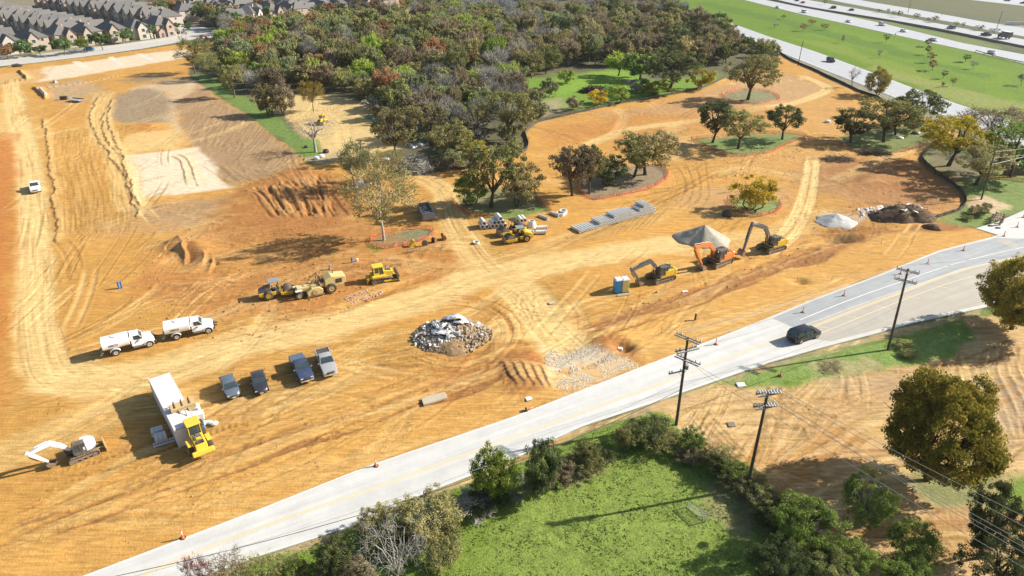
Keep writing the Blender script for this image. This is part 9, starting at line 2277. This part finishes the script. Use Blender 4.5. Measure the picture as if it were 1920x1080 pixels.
# houses
def build_houses():
 roofm = [paint('grey_shingle_roof', (0.135, 0.13, 0.125), 0.9, dust=0.0, var=0.16, scale=0.7), paint('brown_grey_shingle_roof', (0.16, 0.15, 0.14), 0.9, dust=0.0, var=0.16, scale=0.7)]
 brick = [paint('pale_brick', (0.42, 0.34, 0.265), 0.9, dust=0.0, var=0.15), paint('rose_brick', (0.42, 0.31, 0.24), 0.9, dust=0.0, var=0.15), paint('cream_stucco', (0.50, 0.44, 0.36), 0.9, dust=0.0, var=0.08)]
 trim = paint('white_trim', (0.72, 0.70, 0.66), 0.6, dust=0.0)
 def hip(mb, x0, x1, y0, y1, z0, h, ov=0.45, ridge=None):
  x0 -= ov; x1 += ov; y0 -= ov; y1 += ov
  w, d = x1 - x0, y1 - y0
  if w >= d: r0, r1 = (x0 + d / 2, (y0 + y1) / 2), (x1 - d / 2, (y0 + y1) / 2)
  else: r0, r1 = ((x0 + x1) / 2, y0 + w / 2), ((x0 + x1) / 2, y1 - w / 2)
  vs = [(x0, y0, z0), (x1, y0, z0), (x1, y1, z0), (x0, y1, z0), (*r0, z0 + h), (*r1, z0 + h)]
  mb.add(vs, [(0, 1, 5, 4), (1, 2, 5), (2, 3, 4, 5), (3, 0, 4), (0, 3, 2, 1)] if w >= d else [(0, 1, 4), (1, 2, 5, 4), (2, 3, 5), (3, 0, 4, 5), (0, 3, 2, 1)])
 def gable(mbw, mbr, xc, w, y0, y1, z0, h, ov=0.4):
  """gable facing -y"""
  mbw.add([(xc - w / 2, y0, z0), (xc + w / 2, y0, z0), (xc, y0, z0 + h), (xc - w / 2, y1, z0), (xc + w / 2, y1, z0), (xc, y1, z0 + h)], [(0, 1, 2), (3, 5, 4)])
  for s in (-1, 1):
   e = xc + s * (w / 2 + ov); ez = z0 - ov * h / (w / 2)
   mbr.add([(e, y0 - ov, ez), (xc, y0 - ov, z0 + h), (xc, y1, z0 + h), (e, y1, ez), (e, y0 - ov, ez - 0.15), (xc, y0 - ov, z0 + h - 0.15), (xc, y1, z0 + h - 0.15), (e, y1, ez - 0.15)], [(0, 1, 2, 3), (0, 4, 5, 1), (4, 7, 6, 5), (0, 3, 7, 4)])
 def make(kind, name, label, cat, bi, ri, detail=True):
  t = thing(name, label, cat)
  W, D, H1 = [(9.5, 14, 6.0), (9.0, 15, 6.2), (10.0, 13, 5.8), (9.5, 15, 6.0)][kind]
  mw, mr = MB(), MB()
  mw.box((0, D / 2, H1 / 2), (W, D, H1))
  hip(mr, -W / 2, W / 2, 0, D, H1, 3.8)
  gx = [-W * 0.22, W * 0.24, 0.0, -W * 0.25][kind]; gw = [4.6, 4.2, 5.2, 4.0][kind]
  mw.box((gx, -0.9, H1 / 2 - 0.05), (gw, 1.9, H1 - 0.1)); gable(mw, mr, gx, gw, -1.85, 5.0, H1 - 0.1, 3.0)
  if kind in (1, 3): mw.box((-gx, -0.5, 1.6), (3.8, 1.2, 3.2)); gable(mw, mr, -gx, 3.8, -1.1, 1.0, 3.2, 1.6, 0.3)
  wl = mw.build('wall', brick[bi], t, fix=False)
  rf = mr.build('roof', roofm[ri], t, fix=False)
  if kind % 2: MB().box((W * 0.3, D * 0.6, H1 + 2.3), (0.9, 0.9, 2.4)).build('chimney', brick[bi], rf)
  def win(x, y, z, w, h):
   f = MB().box((x, y - 0.03, z), (w + 0.24, 0.08, h + 0.24)).build('window', trim, t)
   MB().box((x, y - 0.075, z), (w, 0.04, h)).build('pane', M['glass'], f)
  y_ = -1.85
  win(gx, y_, H1 - 1.2, 1.5, 1.5); win(gx, y_, 1.7, 1.8, 1.7)
  ox = -gx if abs(gx) > 0.1 else W * 0.38
  win(ox, (0 if kind in (0, 2) else 0.0), H1 - 1.0, 1.3, 1.3)
  if kind in (0, 2): MB().box((ox * 0.9, -0.04, 1.15), (1.1, 0.1, 2.3)).build('door', M['dark'], t)
  else: MB().box((-gx, -1.14, 1.15), (1.2, 0.1, 2.2)).build('door', M['dark'], t)
  if detail:
   for s in (-1, 1):
    for yy in (4, 9):
     f = MB().box((s * (W / 2 + 0.03), yy, H1 - 1.2), (0.08, 1.2, 1.3)).build('window', trim, t); MB().box((s * (W / 2 + 0.075), yy, H1 - 1.2), (0.04, 1.0, 1.1)).build('pane', M['glass'], f)
   for xx in (-W * 0.25, W * 0.2):
    f = MB().box((xx, D + 0.03, H1 - 1.3), (1.4, 0.08, 1.4)).build('window', trim, t); MB().box((xx, D + 0.075, H1 - 1.3), (1.2, 0.04, 1.2)).build('pane', M['glass'], f)
    MB().box((xx, D + 0.03, 1.2), (2.4, 0.08, 2.2)).build('garage_door', trim, t)
  return t
 protos = [make(k, 'house', 'x', 'house', [0, 1, 2, 0][k], k % 2) for k in range(4)]
 used = set()
 def place(k, x, y, a, lab, group):
  o = protos[k] if k not in used else copy_tree(protos[k]); used.add(k)
  o.location = (x, y, gz(x, y) - 0.05); o.rotation_euler = (0, 0, a); tag(o, lab, 'house', group)
 O = np.array(G(10, 106)); A = np.array(G(290, 74)) - O; A = A / np.linalg.norm(A); B = np.array([-A[1], A[0]])
 face = math.atan2(A[1], A[0])
 labs = ['half visible brick house at the left edge of the front row', 'low brick house with a small gable, left in the front row', 'brick house with a large pointed gable in the front row', 'brick house with two gables behind the green street tree', 'brick house behind the largest bright street tree', 'broad roofed brick house fourth from the right in the front row', 'brick house second from the right in the front row', 'corner brick house at the right end of the front row']
 rr = random.Random(6)
 sp = 12.0
 for n in range(-1, 7):
  p = O + A * (sp * n + 4) + B * 5
  place([1, 2, 0, 1, 3, 0, 2, 1][n + 1], p[0], p[1], face, labs[n + 1], 'houses of the front row along the town road')
 # blocks behind: columns running away from the front row
 for s, flip in ((-20, 0), (6, 1), (30, 0), (48, 1), (84, 0), (104, 1)):
  for n in range(17):
   b = 32 + 12.0 * n
   p = O + A * (s + 6) + B * b
   q = proj(p[0], p[1], 5)
   if q[1] < -34 or q[0] < -60 or q[0] > 300: continue
   if s == 104 and b > 150: continue
   place(rr.randrange(4), p[0], p[1], face + (math.pi / 2 if flip else -math.pi / 2) + math.pi * 0, 'grey roofed house packed in the block behind the front row', 'houses of the block behind the front row')
 for j, b in enumerate((14, 36, 62, 84, 110, 132, 158, 180, 206)):
  for n in range(18):
   s = 128 + 12.2 * n + (3 if j % 2 else 0)
   p = O + A * s + B * (b + 6)
   q = proj(p[0], p[1], 5)
   if q[1] < -34 or q[0] < 318 or q[0] > 845: continue
   if q[1] > 62 - (q[0] - 330) * 0.10: continue
   place(rr.randrange(4), p[0] + rr.uniform(-1, 1), p[1] + rr.uniform(-3, 3), face + (math.pi if j % 2 else 0) + rr.choice((0, 0, 0.5, -0.4, 1.57)), 'pale walled grey roofed house beyond the belt of trees', 'houses beyond the belt of trees')
 # wall and fence posts along the corner lot
 P = smooth_line(GS([(291, 72), (310, 69), (330, 66), (345, 60)]), 5)
 for k, (x, y) in enumerate(P[:5]):
  o = MB().box((0, 0, 0.9), (0.6, 0.6, 1.8)).box((0, 0, 1.85), (0.75, 0.75, 0.12)).build('brick_pillar', brick[2]); o.location = (x, y, gz(x, y)); tag(o, 'pale pillar of the corner lot fence by the town road', 'pillar', 'pale pillars of the corner lot')
 mb = MB(); P = smooth_line(GS([(312, 56), (330, 60), (350, 65), (345, 62)]), 1.0)
 x0, y0 = P[0]
 for p in P: mb.box((p[0] - x0, p[1] - y0, 0.7), (0.06, 0.06, 1.4))
 for i in range(len(P) - 1):
  for z in (0.3, 1.2): mb.bar((P[i][0] - x0, P[i][1] - y0, z), (P[i + 1][0] - x0, P[i + 1][1] - y0, z), 0.05, 0.05)
 o = mb.build('iron_fence', M['black'], fix=False); o.location = (x0, y0, gz(x0, y0)); tag(o, 'dark iron railing round the green corner lot', 'fence')
def build_haze():
 m = bpy.data.materials.new('thin_haze'); nt, N, L = nodes_of(m); N.remove(N['Principled BSDF'])
 v = N.new('ShaderNodeVolumePrincipled'); v.inputs['Color'].default_value = (0.86, 0.90, 0.95, 1); v.inputs['Density'].default_value = HAZE; v.inputs['Anisotropy'].default_value = 0.2
 L.new(v.outputs[0], [n for n in N if n.type == 'OUTPUT_MATERIAL'][0].inputs['Volume'])
 o = MB().box((0, 2050, 26.5), (8200, 4420, 60)).build('haze', m); tag(o, 'thin pale air over the whole site', 'haze', kind='stuff')
build_ground()
build_roads()
make_mats()
build_houses()
build_vehicles()
build_pipes()
build_heaps()
build_fences()
build_poles()
build_small()
build_trees()
build_haze()
